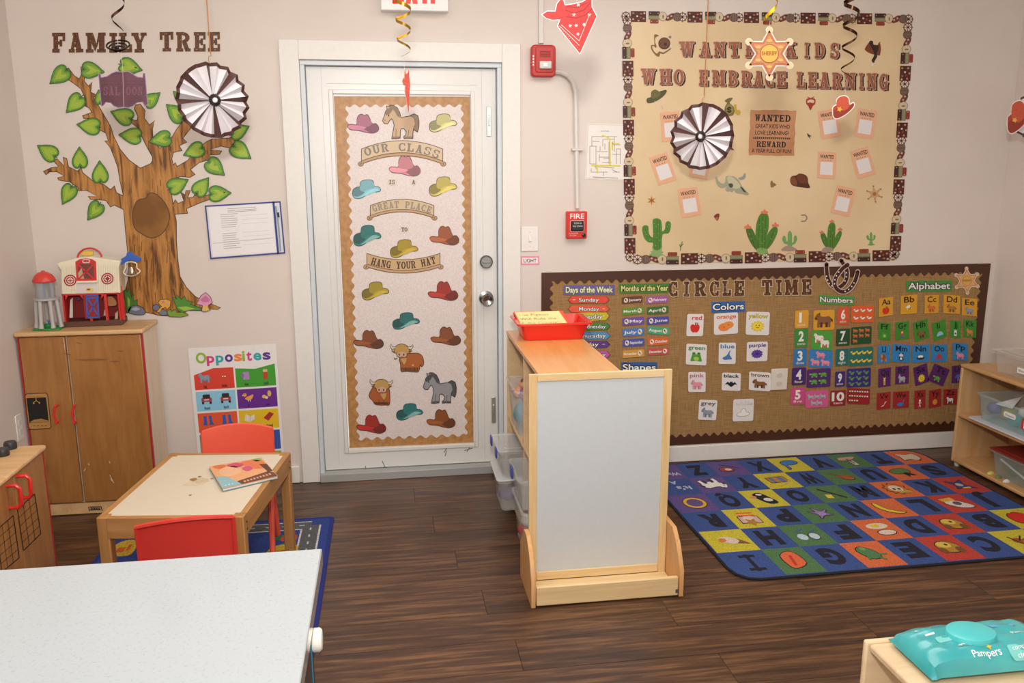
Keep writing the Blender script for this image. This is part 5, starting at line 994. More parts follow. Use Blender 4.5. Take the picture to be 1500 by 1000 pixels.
def cow(pose, label):
    a = Art(wall(yh, .0004)); F = zD
    def hd(cx, cy, s=1):
        H = lambda L: [(cx+(x-555)*s, cy+(y-90)*s) for x, y in L]
        horns = [[(500,60),(465,70),(448,45),(452,25),(468,50),(500,52)], [(600,60),(635,72),(655,50),(652,30),(638,50),(600,52)]]
        for h_ in horns: a.fill(offset(F(H(h_)), .8), '2c1c12', 1); a.fill(F(H(h_)), 'd6c6ac', 4)
        top = cr([(488,95),(500,45),(545,25),(590,35),(612,60),(625,100),(600,110),(595,135),(555,150),(515,135),(505,105)], 3)
        a.fill(offset(F(H(top)), .8), '2c1c12', 3); a.fill(F(H(top)), 'b98f4e', 4); a.fill(F(H([(490,90),(465,80),(458,85),(485,110)])), '8a4a20', 4); a.fill(F(H([(615,85),(645,80),(650,88),(618,108)])), '8a4a20', 4)
        a.fill(F(H(ell(555, 122, 42, 28))), 'c8a08c', 5); a.fill(F(H(ell(530, 120, 7, 11, 8))), '5c2018', 6); a.fill(F(H(ell(572, 120, 7, 11, 8))), '5c2018', 6); a.fill(F(H(cr([(530,145),(555,138),(580,145),(555,152)], 3))), 'a0502c', 6)
        a.fill(F(H([(540,155),(600,150),(590,190),(575,212),(555,185)])), 'c0965a', 6)
    if pose == 0:
        body = cr([(535,160),(560,120),(620,112),(700,110),(740,140),(752,200),(735,228),(720,210),(705,272),(650,275),(600,270),(550,272),(545,215)], 3)
        a.fill(offset(F(body), .9), '2c1c12', 1); a.fill(F(body), 'a65a24', 2); a.fill(F([(545,240),(705,240),(702,272),(552,270)]), '74401c', 3)
        for x in (590, 630, 670): a.fill(F(line((x, 235), (x, 270), 4)), '3c2010', 4)
        a.fill(F(ell(655, 218, 9, 9, 8)), 'd8a070', 4); hd(555, 90); a.fill(F([(480,140),(490,155),(510,150),(515,160),(485,165)]), '3c6c24', 7)
    else:
        body = cr([(290,420),(300,400),(360,395),(430,430),(442,490),(438,575),(400,578),(360,580),(310,572),(290,540),(255,495)], 3)
        a.fill(offset(F(body), .9), '2c1c12', 1); a.fill(F(body), 'a2561f', 2); a.fill(F([(300,555),(435,555),(430,578),(310,574)]), '54301a', 3)
        for x in (345, 388): a.fill(F(line((x, 530), (x, 576), 4)), '3c2010', 4)
        hd(370, 412)
    a.build('paper_cow', label=label, cat='cutout')
cow(0, 'brown shaggy paper cow standing sideways in the middle of the door poster'); cow(1, 'brown shaggy paper cow facing forward on the lower left of the door poster')
# ================================================================== UPPER BULLETIN PAPER
UQ = [(921, 26), (1328, 30), (1311, 381), (926, 386)]
a = Art(wall(-.0012)); a.slab(UQ, mottle('cfb48c', 'dcc39c', 2.5, .4, .3, .7, coat=.15), 2); a.build('bulletin_paper', label='large cream bulletin paper covering the wall right of the door', cat='bulletin board')
def motif(kind, side):
    """flat trimmer pictures in a local frame: s along the strip, t across (+ = inwards), pixel units"""
    if kind == 'wheel':
        L = [(ell(0, 0, 6.6, 6.6, 18), '5c2c24'), (ell(0, 0, 5.3, 5.3, 18), 'dcccbc')]+[(line((7.8*math.cos(k*math.pi/4), 7.8*math.sin(k*math.pi/4)), (-7.8*math.cos(k*math.pi/4), -7.8*math.sin(k*math.pi/4)), .9), '5c2c24') for k in range(4)]+[(ell(0, 0, 1.6, 1.6, 8), '5c2c24')]
        return 'wheel', L, 15
    if kind == 'trunk':
        L = [(rect(-11.5, -8, 11.5, 8), '4e1d14'), (rect(-11, -2.2, 11, -.8), '33120c')]+[(ell(x, y, 1.6, 1.4, 8), c) for x, y, c in ((-8, 4, 'c88c70'), (-8, -5, 'b0785c'), (0, 6, 'c08c74'), (-2, -.5, 'd8c4b4'), (8, 3, 'c07c5c'), (4, -4, 'a86448'), (9, -5, 'd0a88c'), (3, 1, '8c4028'))]
        return 'trunk', L, 24
    if kind == 'cases': return 'suitcase_stack', [(rect(-8.5, -8, 8.5, -1.8), '3c1a14'), (rect(-8.5, -1.7, 8.5, 4.2), '6e6a4c'), (rect(-7.5, -.6, 7.5, 3.2), '8c8662'), (rrect(-6.5, 4.3, 6.5, 10, 1.5), '8a3222'), (ell(-4.5, 7, .8, .8, 6), 'd8b8a8'), (ell(4.5, 7, .8, .8, 6), 'd8b8a8'), (ell(-6, -5, .8, .8, 6), 'c8a090'), (ell(6, -5, .8, .8, 6), 'c8a090')], 18
    if kind == 'rope': return 'rope_coil', [(ell(0, -.5, 6.6, 7, 16), '8c7a64'), (ell(0, -.5, 5.8, 6.2, 16), 'cdb898'), (ell(.5, 0, 1.2, 3, 10), '7c6a54')], 12
    if kind == 'boots': return 'cowboy_boots', [(cr([(-9, 3), (-4, 6), (4, 3), (9, -2), (8, -5), (2, -5), (-3, -2), (-8, -1)], 3), '6a3224'), (ell(-3, 1.5, 1.6, 1.6, 8), 'c0a494'), (ell(2, -1, 1.6, 1.6, 8), 'b89888'), (ell(-5.5, 3, .9, .9, 6), '2a1814'), (ell(5, -3, 1.2, 1.2, 6), '2a1814')], 16
    return 'barrel', [(ell(0, 0, 7, 6.6, 18), '5e463c'), (ell(0, 0, 6, 5.6, 18), '7a6052')]+[(line((x, -5), (x, 5), .7), '4a342c') for x in (-3.5, -1.2, 1.2, 3.5)], 14
ORDB = [('wheel', 0), ('barrel', 11), ('boots', 22), ('rope', 33), ('cases', 47), ('trunk', 70)]
ORDA = [('wheel', 0), ('trunk', 19), ('cases', 43), ('rope', 56), ('boots', 67), ('barrel', 78)]
def trimmer(P, Q, n, order, inward, lab, per=86):
    root = thing('bulletin_border', lab, 'border', PY((P[0]+Q[0])/2, (P[1]+Q[1])/2, -.003), 'western trimmer strips round the cream bulletin paper')
    dx, dy = Q[0]-P[0], Q[1]-P[1]; L = math.hypot(dx, dy); ux, uy = dx/L, dy/L; f = (L/n)/per
    vx, vy = inward
    for j in range(n+1):
        for i, (kd, s0) in enumerate(order):
            s = (j*per+s0)*f
            if s > L+4: continue
            nm, lay, _ = motif(kd, 0); a = Art(wall(-.0030-.0002*i, .0003)); cx, cy = P[0]+ux*s, P[1]+uy*s
            k_ = 0
            for pts, c_ in lay:
                a.fill([(cx+ux*x*f+vx*y_, cy+uy*x*f+vy*y_) for x, y_ in pts], c_, 1+k_); k_ += 1 if k_ < 2 else 0
            a.build(nm, root)
trimmer((917, 24), (1331, 28), 5, ORDA, (0, 1), 'top trimmer strip of suitcases and wheels above the copper letters')
trimmer((919, 30), (923, 376), 4, ORDB, (1, 0), 'left trimmer strip of suitcases and wheels beside the evacuation map')
trimmer((934, 380), (1308, 374), 4.6.__int__()+1 if False else 4, ORDB, (0, -1), 'bottom trimmer strip of suitcases and wheels just above the burlap board')
trimmer((1330, 40), (1311, 372), 4, ORDB, (1, 0), 'right trimmer strip of suitcases and wheels near the corner')
# small wanted cards
def framed(cx, cy, w_, h_, rot, lab):
    a = Art(lambda p, k: at(1, -.0036-k*.0004, cx+p[0]*math.cos(rot)-p[1]*math.sin(rot), cy+p[0]*math.sin(rot)+p[1]*math.cos(rot)))
    e_ = []; random.seed(int(cx)); W_, H_ = w_/2, h_/2
    for (x0, y0), (x1, y1) in (((-W_, -H_), (W_, -H_)), ((W_, -H_), (W_, H_)), ((W_, H_), (-W_, H_)), ((-W_, H_), (-W_, -H_))):
        for k in range(5): e_.append((x0+(x1-x0)*k/5+random.uniform(-.5, .5), y0+(y1-y0)*k/5+random.uniform(-.5, .5)))
    a.slab(e_, 'dfa886', 2); k0 = a.k; a.fill(rect(-W_*.68, -H_*.25, W_*.68, H_*.72), 'ddd6d4', k0)
    a.text('WANTED', -W_*.76, -H_*.52, h_*.13, '2a1c16', w=w_*.76, bold=.02, k=k0)
    for i in range(4): a.fill(rect(-W_*.5+i*W_*.28, -H_*.38, -W_*.4+i*W_*.28, -H_*.33), '8c6a54', k0)
    a.build('wanted_card', label=lab, cat='card', group='small wanted cards on the bulletin paper')
R_d = math.radians
for cx, cy, w_, h_, r_, lab in ((983, 185, 29, 43, -5, 'under the dark green hat'), (971, 247, 28, 43, -19, 'nearest the left trimmer, strongly tilted'), (1026, 243, 27, 36, 12, 'hidden behind the hanging paper fan'), (1010, 296, 29, 42, -9, 'right of the tiny sheriff star'), (1215, 181, 29, 41, -9, 'behind the hanging red hat'), (1268, 181, 28, 42, 9, 'highest near the right trimmer'), (1211, 242, 27, 39, 3, 'directly right of the large wanted poster, almost upright'), (1264, 238, 28, 42, -16, 'second down near the right trimmer'), (1235, 294, 28, 42, 13, 'above the flowering cactus, left of the copper star')):
    framed(cx, cy, w_, h_, R_d(r_), 'small blank peach WANTED card '+lab)
# large wanted poster
QW = [(1099.5, 160.5), (1166, 162), (1163, 228.5), (1097, 227)]
a = Art(lambda p, k: at(1, -.0036-k*.0004, *bil(QW, p[0], p[1]))); e_ = []; random.seed(5)
for (x0, y0), (x1, y1) in (((0, 0), (1, 0)), ((1, 0), (1, 1)), ((1, 1), (0, 1)), ((0, 1), (0, 0))):
    for k in range(10): e_.append((x0+(x1-x0)*k/10+random.uniform(-.012, .012), y0+(y1-y0)*k/10+random.uniform(-.012, .012)))
a.slab(e_, mottle('ab7450', 'bd8862', 6, .5), 2); k0 = a.k
def slabw(a, word, x0, y, w_, h_, c_, k):
    n_ = len(word); cw = w_/n_
    for i, ch in enumerate(word): a.char(ch, x0+cw*i+cw*.04, y, cw*.9, h_, c_, 0, 0, k)
slabw(a, 'WANTED', .1, .25, .8, .15, '17100c', k0); a.text('GREAT KIDS WHO', .12, .40, .085, '2c1c14', w=.76, bold=.015, k=k0); a.text('LOVE LEARNING!', .12, .545, .085, '2c1c14', w=.74, bold=.015, k=k0)
a.fill(rect(.08, .60, .9, .635), '17100c', k0)
for i in range(18): a.fill(rect(.095+i*.045, .61, .113+i*.045, .626), 'c8946c', k0+1)
slabw(a, 'REWARD', .16, .815, .66, .125, '17100c', k0); a.text('A YEAR FULL OF FUN!', .06, .94, .082, '2c1c14', w=.88, bold=.015, k=k0)
a.build('wanted_poster', label='large brown WANTED great kids poster in the middle of the bulletin paper', cat='poster')
# bulletin cutouts
def cut(nm, lab, lay, y=-.0036, ol=.0, olc='f0e6dc', cat='cutout'):
    a = Art(wall(y, .0004))
    for i, (pts, c_) in enumerate(lay):
        if i == 0 and ol: a.fill(offset(pts, ol), olc, 0)
        a.fill(pts, c_, 1+i*.6)
    return a.build(nm, label=lab, cat=cat)
z9 = lambda L: Zm(900, 0, 8.336, L)
cut('canteen', 'brown round canteen cutout with strap left of the WANTED letters', [(cr(z9([(485,430),(520,422),(545,438),(505,455),(495,510),(515,560),(505,585),(480,560),(460,570),(480,620),(520,655),(548,625),(600,640),(680,590),(690,600),(600,660),(560,650),(548,690),(510,680),(460,620),(445,565),(460,545),(490,545)]), 2), '7a5c2c'), (ell(*z9([(610,530)])[0], 8.8), '4a2c18'), (ell(*z9([(610,528)])[0], 7.4), '6a3e20'), (ell(*z9([(622,540)])[0], 2.5), '3a2010'), (ell(*z9([(680,452)])[0], 2), '7c7a78'), (ell(*z9([(582,438)])[0], 1.6), 'c8c8cc'), (ell(*z9([(688,566)])[0], 1.6), 'c8c8cc')])
zE = lambda L: Zm(750, 0, 4.166, L)
cut('hat_cutout', 'dark olive hat cutout with chin cord under the WHO letters', [(cr(zE([(822,620),(825,600),(848,590),(850,560),(875,546),(895,560),(908,555),(940,548),(942,565),(915,595),(870,622),(835,630)]), 3), '4e4a24'), (cr(zE([(850,595),(852,562),(875,548),(900,560),(905,580),(875,600)]), 3), '66602e'), (line(*zE([(870, 615), (895, 645)]), .5), 'd8d4d0'), (line(*zE([(895, 645), (912, 640)]), .5), 'd8d4d0'), (line(*zE([(912, 600), (914, 650)]), .5), 'd8d4d0'), (line(*zE([(914, 645), (922, 668)]), .5), 'a8a4a0')])
zF = lambda L: Zm(1040, 120, 5.556, L)
cut('money_bag', 'olive money bag cutout with a dollar sign and gold coins', [(cr(zF([(120,155),(150,132),(185,130),(175,150),(160,170),(190,200),(200,240),(185,272),(140,275),(118,240),(125,195),(140,170)]), 3), '6e6232'), (cr(zF([(132,200),(155,180),(180,200),(188,240),(160,262),(135,245)]), 3), '8c7e48')]+[(ell(*zF([q])[0], 2.3, 1.5), 'b89c28') for q in ((205, 190), (205, 205), (207, 220), (212, 235), (218, 250), (232, 235), (238, 248), (232, 260))]+[(line(*zF([(153, 200), (153, 252)]), .6), '1e1a10'), (line(*zF([(163, 200), (163, 252)]), .6), '1e1a10'), (cr(zF([(140,212),(158,203),(175,212),(170,217),(150,212),(150,222),(172,230),(174,242),(158,250),(138,240),(144,234),(166,242),(164,234),(142,226)]), 2), '1e1a10')])
cut('boot_cutout', 'tiny brown cowboy boot cutout right of the middle paper fan', [(cr(zF([(155,470),(188,468),(182,505),(175,530),(195,550),(190,555),(160,545),(140,535),(142,520),(158,500)]), 2), '5c3424')])
cut('bandana_cutout', 'small dark red neckerchief cutout right of the sheriff star shadow', [(cr(zF([(782,150),(792,135),(820,130),(850,135),(860,150),(855,180),(838,195),(818,232),(800,195),(785,180)]), 2), 'a03428'), (cr(zF([(793,155),(820,142),(850,152),(840,172),(815,165),(796,172)]), 2), 'd8c0a4'), (line(*zF([(795,122),(820,135)]), 1), 'a03428'), (line(*zF([(848,120),(820,135)]), 1), 'a03428')])
cut('saddle_spur', 'tiny dark spur cutout right of the large wanted poster', [(cr(zF([(792,415),(808,430),(828,440),(812,445),(820,465),(806,450),(796,440)]), 2), '3a3c30')])
cut('cow_skull', 'pale cow skull cutout under the large wanted poster', [(cr(zF([(130,770),(160,765),(200,770),(235,800),(260,845),(300,890),(318,912),(300,922),(255,908),(215,905),(195,880),(180,900),(160,885),(145,895),(125,875),(140,850),(118,860),(85,860),(55,830),(46,790),(52,765),(68,800),(95,825),(122,820)]), 2), '9c9c84'), (cr(zF([(135,780),(175,770),(225,810),(250,850),(215,870),(170,850)]), 2), 'bdb898'), (cr(zF([(150,830),(180,825),(188,850),(165,860)]), 2), '4a4638'), (cr(zF([(230,780),(265,770),(280,740),(292,755),(285,785),(250,798)]), 2), '8e9094'), ([*zF([(245,850),(265,860),(300,905),(270,890)])], '3a3830')])
cut('sack_cutout', 'tiny gold sack cutout right of the cow skull', [(cr(zF([(492,820),(505,800),(515,820),(530,825),(540,840),(525,845),(515,857),(495,855)]), 2), '82683a')])
cut('brown_hat', 'glossy brown hat cutout below the large wanted poster on its right', [(cr(zF([(652,800),(665,768),(700,760),(730,745),(775,755),(795,780),(800,820),(815,860),(770,860),(700,850),(665,835)]), 3), '4c2412'), (cr(zF([(705,765),(735,748),(775,758),(795,790),(790,822),(740,825),(715,800)]), 3), '66341c'), (cr(zF([(655,805),(668,775),(690,775),(710,820),(700,842),(670,830)]), 3), '7c4224')])
cut('star_cutout', 'tiny copper sheriff star at the left of the bulletin paper', [(star(954.5, 293.5, 7, 2.8, 6), 'b07434'), (ell(954.5, 293.5, 1.6), '8c5424')], ol=.4, olc='e8c8a0')
cut('star_cutout', 'copper sheriff star cutout near the bottom of the right trimmer', [(star(1281, 284, 11, 4.6, 6, 82), 'b98a5c'), (star(1281, 284, 8, 4, 6, 82), 'c99c6a'), (ell(1281, 284, 2.8), '9c6c40')]+[(ell(1281+11.5*math.cos(math.radians(82+60*k)), 284+11.5*math.sin(math.radians(82+60*k)), 1.3, n=8), 'a87848') for k in range(6)])
cut('neckerchief_cutout', 'tiny red and dark kerchief cutout right of the lowest left wanted card', [(cr([(1045.5, 317), (1049, 313.5), (1053, 312.5), (1054, 316), (1051, 323.5), (1048, 320)], 2), '7a2c20'), ([(1048, 318), (1052, 318), (1050.5, 323)], 'b85c48')])
cut('horseshoe_cutout', 'tiny grey horseshoe cutout above the small cactus', [(x, '7c746c') for x in [line((1060+655/5.77, 290+145/5.77), (1060+690/5.77, 290+142/5.77), 1.6), line((1060+690/5.77, 290+142/5.77), (1060+706/5.77, 290+165/5.77), 1.6), line((1060+706/5.77, 290+165/5.77), (1060+692/5.77, 290+193/5.77), 1.6), line((1060+692/5.77, 290+193/5.77), (1060+655/5.77, 290+197/5.77), 1.6)]])
zS = lambda L: Zm(1240, 40, 9.09, L)
cut('saddle_cutout', 'brown riding saddle cutout at the top right of the bulletin paper', [(cr(zS([(245,285),(270,240),(300,200),(320,178),(350,185),(360,230),(415,235),(430,205),(450,220),(458,290),(445,370),(420,372),(380,365),(310,345),(255,310)]), 2), '7c3a1a'), (cr(zS([(300,215),(310,182),(340,178),(355,195),(360,232),(420,238),(425,300),(400,350),(410,390),(375,445),(370,470),(345,465),(338,430),(370,370),(350,300),(320,250)]), 2), '2c1812'), (line(*zS([(430, 220), (452, 192)]), .8), '1c1210'), (ell(*zS([(345, 500)])[0], 2.6), 'd8c8bc'), (ell(*zS([(345, 500)])[0], 1.6), 'e6d8c8')])
# cacti
zG = lambda L: Zm(900, 280, 6.818, L); zK = lambda L: Zm(1060, 290, 5.769, L)
def spines(L, z, c_='b8cc7c'): return [(line(*z([(x, y), (x+random.uniform(-6, 6), y+7)]), .55), c_) for x, y in L]
def ribs(L, z): return [(line(*z([(a_, b_), (c_, d_)]), .6), '2f5418') for a_, b_, c_, d_ in L]
random.seed(2)
cut('cactus_cutout', 'tall saguaro cactus cutout standing at the left of the bulletin paper', [(cr(z_, 3), c_) for z_, c_ in ((zG([(385,580),(385,515),(340,510),(300,470),(278,390),(285,350),(315,340),(340,355),(345,420),(385,465),(382,300),(400,275),(430,270),(465,290),(475,345),(478,400),(505,375),(510,320),(535,298),(562,315),(562,370),(540,420),(480,435),(470,580),(430,600)]), '4c7f28'),)]+ribs([(405, 300, 405, 580), (428, 285, 428, 590), (452, 300, 450, 580), (305, 360, 330, 470), (535, 320, 530, 390), (395, 470, 345, 450)], zG)+[(zG([(345,630),(375,620),(355,600),(385,600),(375,545),(400,585),(430,590),(455,580),(478,545),(470,600),(495,605),(465,625),(490,635),(430,655),(380,650)]), '84a468')]+spines([(395, 320), (415, 350), (440, 330), (462, 370), (395, 420), (420, 460), (450, 490), (300, 400), (320, 430), (530, 350), (545, 330), (415, 540), (440, 420), (355, 480)], zG))
cut('cactus_cutout', 'tiny dark twiggy cactus cutout right of the tall saguaro', [(line(*zG([(660, 595), (665, 540)]), 1), '3c6438'), (line(*zG([(665, 540), (680, 500)]), 1), '3c6438'), (line(*zG([(662, 560), (650, 530)]), 1), '3c6438'), (line(*zG([(665, 550), (688, 525)]), 1), '3c6438')])
def flc(z, F, lab, fl):
    L = [(cr(z(q), 3), c_) for q, c_ in F]; L += ribs(fl[1], z); L += [(z([(x-30, y+8), (x-28, y-10), (x-14, y-8), (x, y-30), (x+14, y-10), (x+30, y-8), (x+28, y+10), (x, y+14)] if s else [(x-20, y+7), (x-18, y-8), (x-8, y-6), (x, y-20), (x+10, y-8), (x+20, y-6), (x+18, y+8), (x, y+10)]), 'dc7458') for x, y, s in fl[0]]; L += spines(fl[2], z); return cut('cactus_cutout', lab, L)
flc(zK, [([(275,440),(268,380),(275,230),(300,150),(330,125),(365,130),(382,170),(380,250),(365,330),(355,440)], '4d7c26'), ([(280,440),(230,380),(195,300),(192,260),(215,245),(245,265),(275,330),(300,400)], '456f22'), ([(355,440),(400,400),(440,330),(458,270),(440,242),(405,258),(370,310),(345,400)], '4a7826'), ([(280,430),(320,420),(360,430),(375,460),(330,478),(290,470)], '7fa05c')], 'large flowering cactus cutout at the bottom middle of the bulletin paper', ([(345, 120, 1), (205, 245, 1), (438, 230, 1)], [(305, 170, 290, 430), (330, 140, 325, 440), (358, 160, 345, 430), (215, 270, 270, 430), (430, 265, 370, 420)], [(300, 220), (330, 200), (350, 260), (320, 300), (300, 340), (345, 360), (220, 300), (240, 340), (430, 290), (400, 340), (325, 380)]))
flc(zK, [([(880,420),(875,330),(885,240),(905,210),(930,208),(945,235),(942,320),(930,430)], '4d7c26'), ([(885,430),(845,390),(820,320),(830,295),(855,300),(880,360)], '456f22'), ([(925,430),(960,390),(995,320),(995,280),(970,285),(940,340)], '4a7826'), ([(828,458),(840,425),(875,412),(915,420),(930,445),(880,458)], '9c8878')], 'flowering cactus cutout with a small stone above the lucky horseshoes', ([(915, 198, 0), (830, 290, 0), (985, 265, 0)], [(905, 230, 900, 420), (925, 230, 918, 420)], [(895, 260), (920, 290), (905, 340), (850, 340), (970, 320)]))
def smallc(x0, y0, s, lab, rock):
    T_ = lambda L: [(x0+x*s, y0-y*s) for x, y in L]; g_ = '6c9c58' if s > 1 else '5c9450'
    L = [(cr(T_([(-1.6, 0), (-1.8, 5), (-4.5, 6), (-6.5, 10), (-5, 13), (-3.4, 11), (-3, 8.5), (-1.8, 8), (-1.8, 14), (0, 17), (1.8, 14), (1.8, 7), (3.2, 8), (3.6, 12), (5.2, 13), (6.2, 10), (4.6, 6), (1.8, 4.5), (1.6, 0)]), 3), g_)]
    L.append((cr(T_([(-7, 0), (-5, 3), (-1, 4.5), (4, 2.5), (6, 0)]), 3), '9c8878') if rock else (T_([(-5, -1), (-2, 1), (-3, 3), (0, 1.5), (3, 3), (2, 1), (6, -.5), (0, -2)]), g_))
    cut('cactus_cutout', lab, L)
smallc(1157, 367, 1.72, 'plain green cactus cutout on a grey stone right of the large flowering cactus', True); smallc(1276, 357.5, 1.05, 'small plain cactus cutout at the far right of the bulletin paper', False)
# ================================================================== BURLAP BOARD
LX0, LX1, LZ0, LZ1 = .638, 3.132, .094, 1.043
bt = thing('burlap_board', 'wide burlap bulletin board with scalloped brown border behind the shelf and rug', 'bulletin board', ((LX0+LX1)/2, -.0015, LZ0))
BUR = linen('866338', 'a98556')
a = Art(wl(-.0012), yd=False); a.slab(rect(LX0, LZ0, LX1, LZ1), BUR, 3); a.build('burlap_sheet', bt)
BRN = M('4a2817', .4); bw = .052
def strip(P, Q, inn, n_):
    a = Art(wl(-.0034-.0004*abs(inn[0])), yd=False); s = scal((P[0]+inn[0]*bw, P[1]+inn[1]*bw), (Q[0]+inn[0]*bw, Q[1]+inn[1]*bw), n_, .009); a.slab([Q, P]+s+[(Q[0]+inn[0]*bw, Q[1]+inn[1]*bw)], BRN, 2); a.build('border_strip', bt)
strip((LX0, LZ1), (LX1, LZ1), (0, -1), 53); strip((LX0, LZ0), (LX1, LZ0), (0, 1), 53); strip((LX0, LZ0), (LX0, LZ1), (1, 0), 20); strip((LX1, LZ0), (LX1, LZ1), (-1, 0), 20)
z2 = lambda L: Zm(790, 390, 3.847, L); z3 = lambda L: Zm(1140, 390, 3.847, L)
YC = -.0055
def card(nm, lab, Q, base, draw, cat='card', group=None, thick=2, rnd=.08):
    a = Art(lambda p, k: at(1, YC-k*.0006, *bil(Q, p[0], p[1]))); a.slab(rrect(0, 0, 1, 1, rnd) if rnd else rect(0, 0, 1, 1), base, thick); draw(a, a.k); return a.build(nm, label=lab, cat=cat, group=group)
def Qb(z, x0, y0, x1, y1, t_=0, s=0): 
    return z([(x0, y0+t_), (x1, y0-t_), (x1-s, y1-t_), (x0-s, y1+t_)])
# titles
def title(nm, lab, Q, base, txt, c_, oc, asp=.9):
    def d(a, k):
        for ox, oy in ((-.012, .02), (.012, .02), (-.012, -.06), (.012, -.06), (0, .06)): a.text(txt, .04+ox, .76+oy, .56, oc, w=.92, bold=.03, k=k)
        a.text(txt, .04, .76, .56, c_, w=.92, bold=.02, k=k+1)
    card(nm, lab, Q, base, d, 'label', 'heading strips on the burlap board', rnd=0)
title('heading_strip', 'blue heading strip reading Colors', Qb(z2, 970, 198, 1160, 258, 3), '2c62a8', 'Colors', 'f0eee8', '14141c')
title('heading_strip', 'purple heading strip reading Days of the Week', Qb(z2, 138, 105, 425, 160, 1), '6258a4', 'Days of the Week', 'eef0d0', '7c7c28')
title('heading_strip', 'green heading strip reading Months of the Year', Qb(z2, 450, 98, 738, 150, 2), '3f7c34', 'Months of the Year', 'e0e08c', '54541c')
title('heading_strip', 'blue heading strip reading Shapes behind the whiteboard corner', Qb(z2, 462, 540, 665, 600, 0), '2c5c9c', 'Shapes', 'f0eee8', '14141c')
title('heading_strip', 'green heading strip reading Numbers', Qb(z3, 228, 165, 428, 215, -4), '4c9a3c', 'Numbers', 'ece8e4', '4c4450')
title('heading_strip', 'green heading strip reading Alphabet', Qb(z3, 722, 80, 980, 142, 1), '3f8c3c', 'Alphabet', 'e8e4e2', '3c3438')
# days
days = [('Sunday', 168, 208, 160, 397, 'cc4430'), ('Monday', 219, 259, 160, 398, 'd0543a'), ('Tuesday', 258, 308, 165, 397, 'b8a826'), ('Wednesday', 318, 358, 150, 402, '3c7c34'), ('Thursday', 370, 411, 150, 402, '4c88b8'), ('Friday', 420, 458, 150, 400, '54347c'), ('Saturday', 476, 516, 150, 403, 'b0509c')]
for nm_, y0, y1, x0, x1, c_ in days:
    Q = Qb(z2, x0, y0, x1, y1, 5 if nm_ == 'Tuesday' else 0); a = Art(lambda p, k: at(1, YC-k*.0006, *bil(Q, p[0], p[1])))
    a.slab([(0, .5), (.08, 0), (.92, 0), (1, .5), (.92, 1), (.08, 1)], hexmul(c_, 1.1), 2); a.ring([(0, .5), (.08, 0), (.92, 0), (1, .5), (.92, 1), (.08, 1)], hexmul(c_, .7), .02)
    for ox, oy in ((-.008, 0), (.008, 0), (0, .05), (0, -.05)): a.text(nm_, .27+ox, .76+oy, .5, '2a2420', w=min(.62, .078*len(nm_)), bold=.02, k=a.k)
    a.text(nm_, .27, .76, .5, 'f0eeea', w=min(.62, .078*len(nm_)), bold=.01, k=a.k+1); a.fill(star(.15 if nm_ == 'Sunday' else .85, .5, .05, .025, 6), 'ece6e0')
    a.build('day_card', label='arrow-shaped weekday card reading '+nm_, cat='card', group='weekday cards')
months = [('January', 465, 170, 582, 208, '6c3a28'), ('February', 602, 168, 725, 208, 'a0589c'), ('March', 468, 232, 590, 270, '5c9430'), ('April', 607, 226, 728, 268, '3a6c2c'), ('May', 467, 287, 590, 330, '6c50a0'), ('June', 606, 284, 730, 326, '4a4aa0'), ('July', 468, 348, 592, 392, '4c78b8'), ('August', 610, 340, 733, 383, '4ca078'), ('September', 470, 408, 592, 450, '4c54a0'), ('October', 611, 402, 730, 443, 'd8642c'), ('November', 469, 470, 592, 512, 'd0983c'), ('December', 612, 460, 732, 498, 'c8504c')]
for i, (nm_, x0, y0, x1, y1, c_) in enumerate(months):
    def d(a, k):
        s = i % 4 in (0, 3) or i in (5,)
        side = .2 if nm_ in ('January', 'February', 'May', 'June', 'September', 'October') else .8
        a.put([(ell(0, 0, .5, .5), 'e8dcd8'), (ell(-.1, .1, .2, .2), hexmul(c_, .8)), (ell(.15, -.15, .18, .18), 'd8b04c')], side, .5, .2, .7, k=k)
        a.text(nm_, .34 if side < .5 else .06, .68, .36, 'ece8e6', w=.6, bold=.02, k=k+1)
    card('month_card', 'small month card reading '+nm_, Qb(z2, x0, y0, x1, y1, 4 if i not in (7,) else -5), c_, d, group='month cards', rnd=.1)
# colours
colr = [('red', 'apple', 834, 268, 928, 393, 0, 6, 'c8302c'), ('orange', 'orange', 984, 262, 1120, 382, 4, 0, 'd86c3c'), ('yellow', 'sun', 1168, 256, 1300, 387, -2, 6, 'c8b820'), ('green', 'frog', 829, 438, 945, 555, -3, 4, '3c8c3c'), ('blue', 'shark', 1012, 430, 1108, 550, 0, 2, '3c7cb8'), ('purple', 'flower', 1170, 425, 1288, 535, 2, 3, '54349c'), ('pink', 'pig', 839, 595, 937, 708, 0, 0, 'c86498'), ('black', 'bat', 1030, 600, 1136, 700, -2, 3, '1c1a1c'), ('brown', 'horse', 1183, 595, 1305, 700, -4, 3, '7a4630'), ('grey', 'elephant', 902, 752, 1004, 865, -2, 8, '605c60'), ('white', 'cloud', 1094, 747, 1210, 872, 2, 5, '9a9692')]
for nm_, ic_, x0, y0, x1, y1, t_, s_, c_ in colr:
    def d(a, k):
        if nm_ in ('yellow', 'white'): a.text(nm_, .09, .27, .19, '8c8860', w=.84, bold=.03, k=k)
        a.text(nm_, .1 if len(nm_) > 3 else .3, .26, .18, c_ if nm_ != 'white' else 'e4e0dc', w=.82 if len(nm_) > 3 else .6, bold=.02, k=k+1); a.put(IC[ic_], .5, .62, .66, .52, k=k+1)
    card('colour_card', 'white card reading %s with a small picture' % nm_, Qb(z2, x0, y0, x1, y1, t_, s_), 'e4dedc', d, group='colour cards')
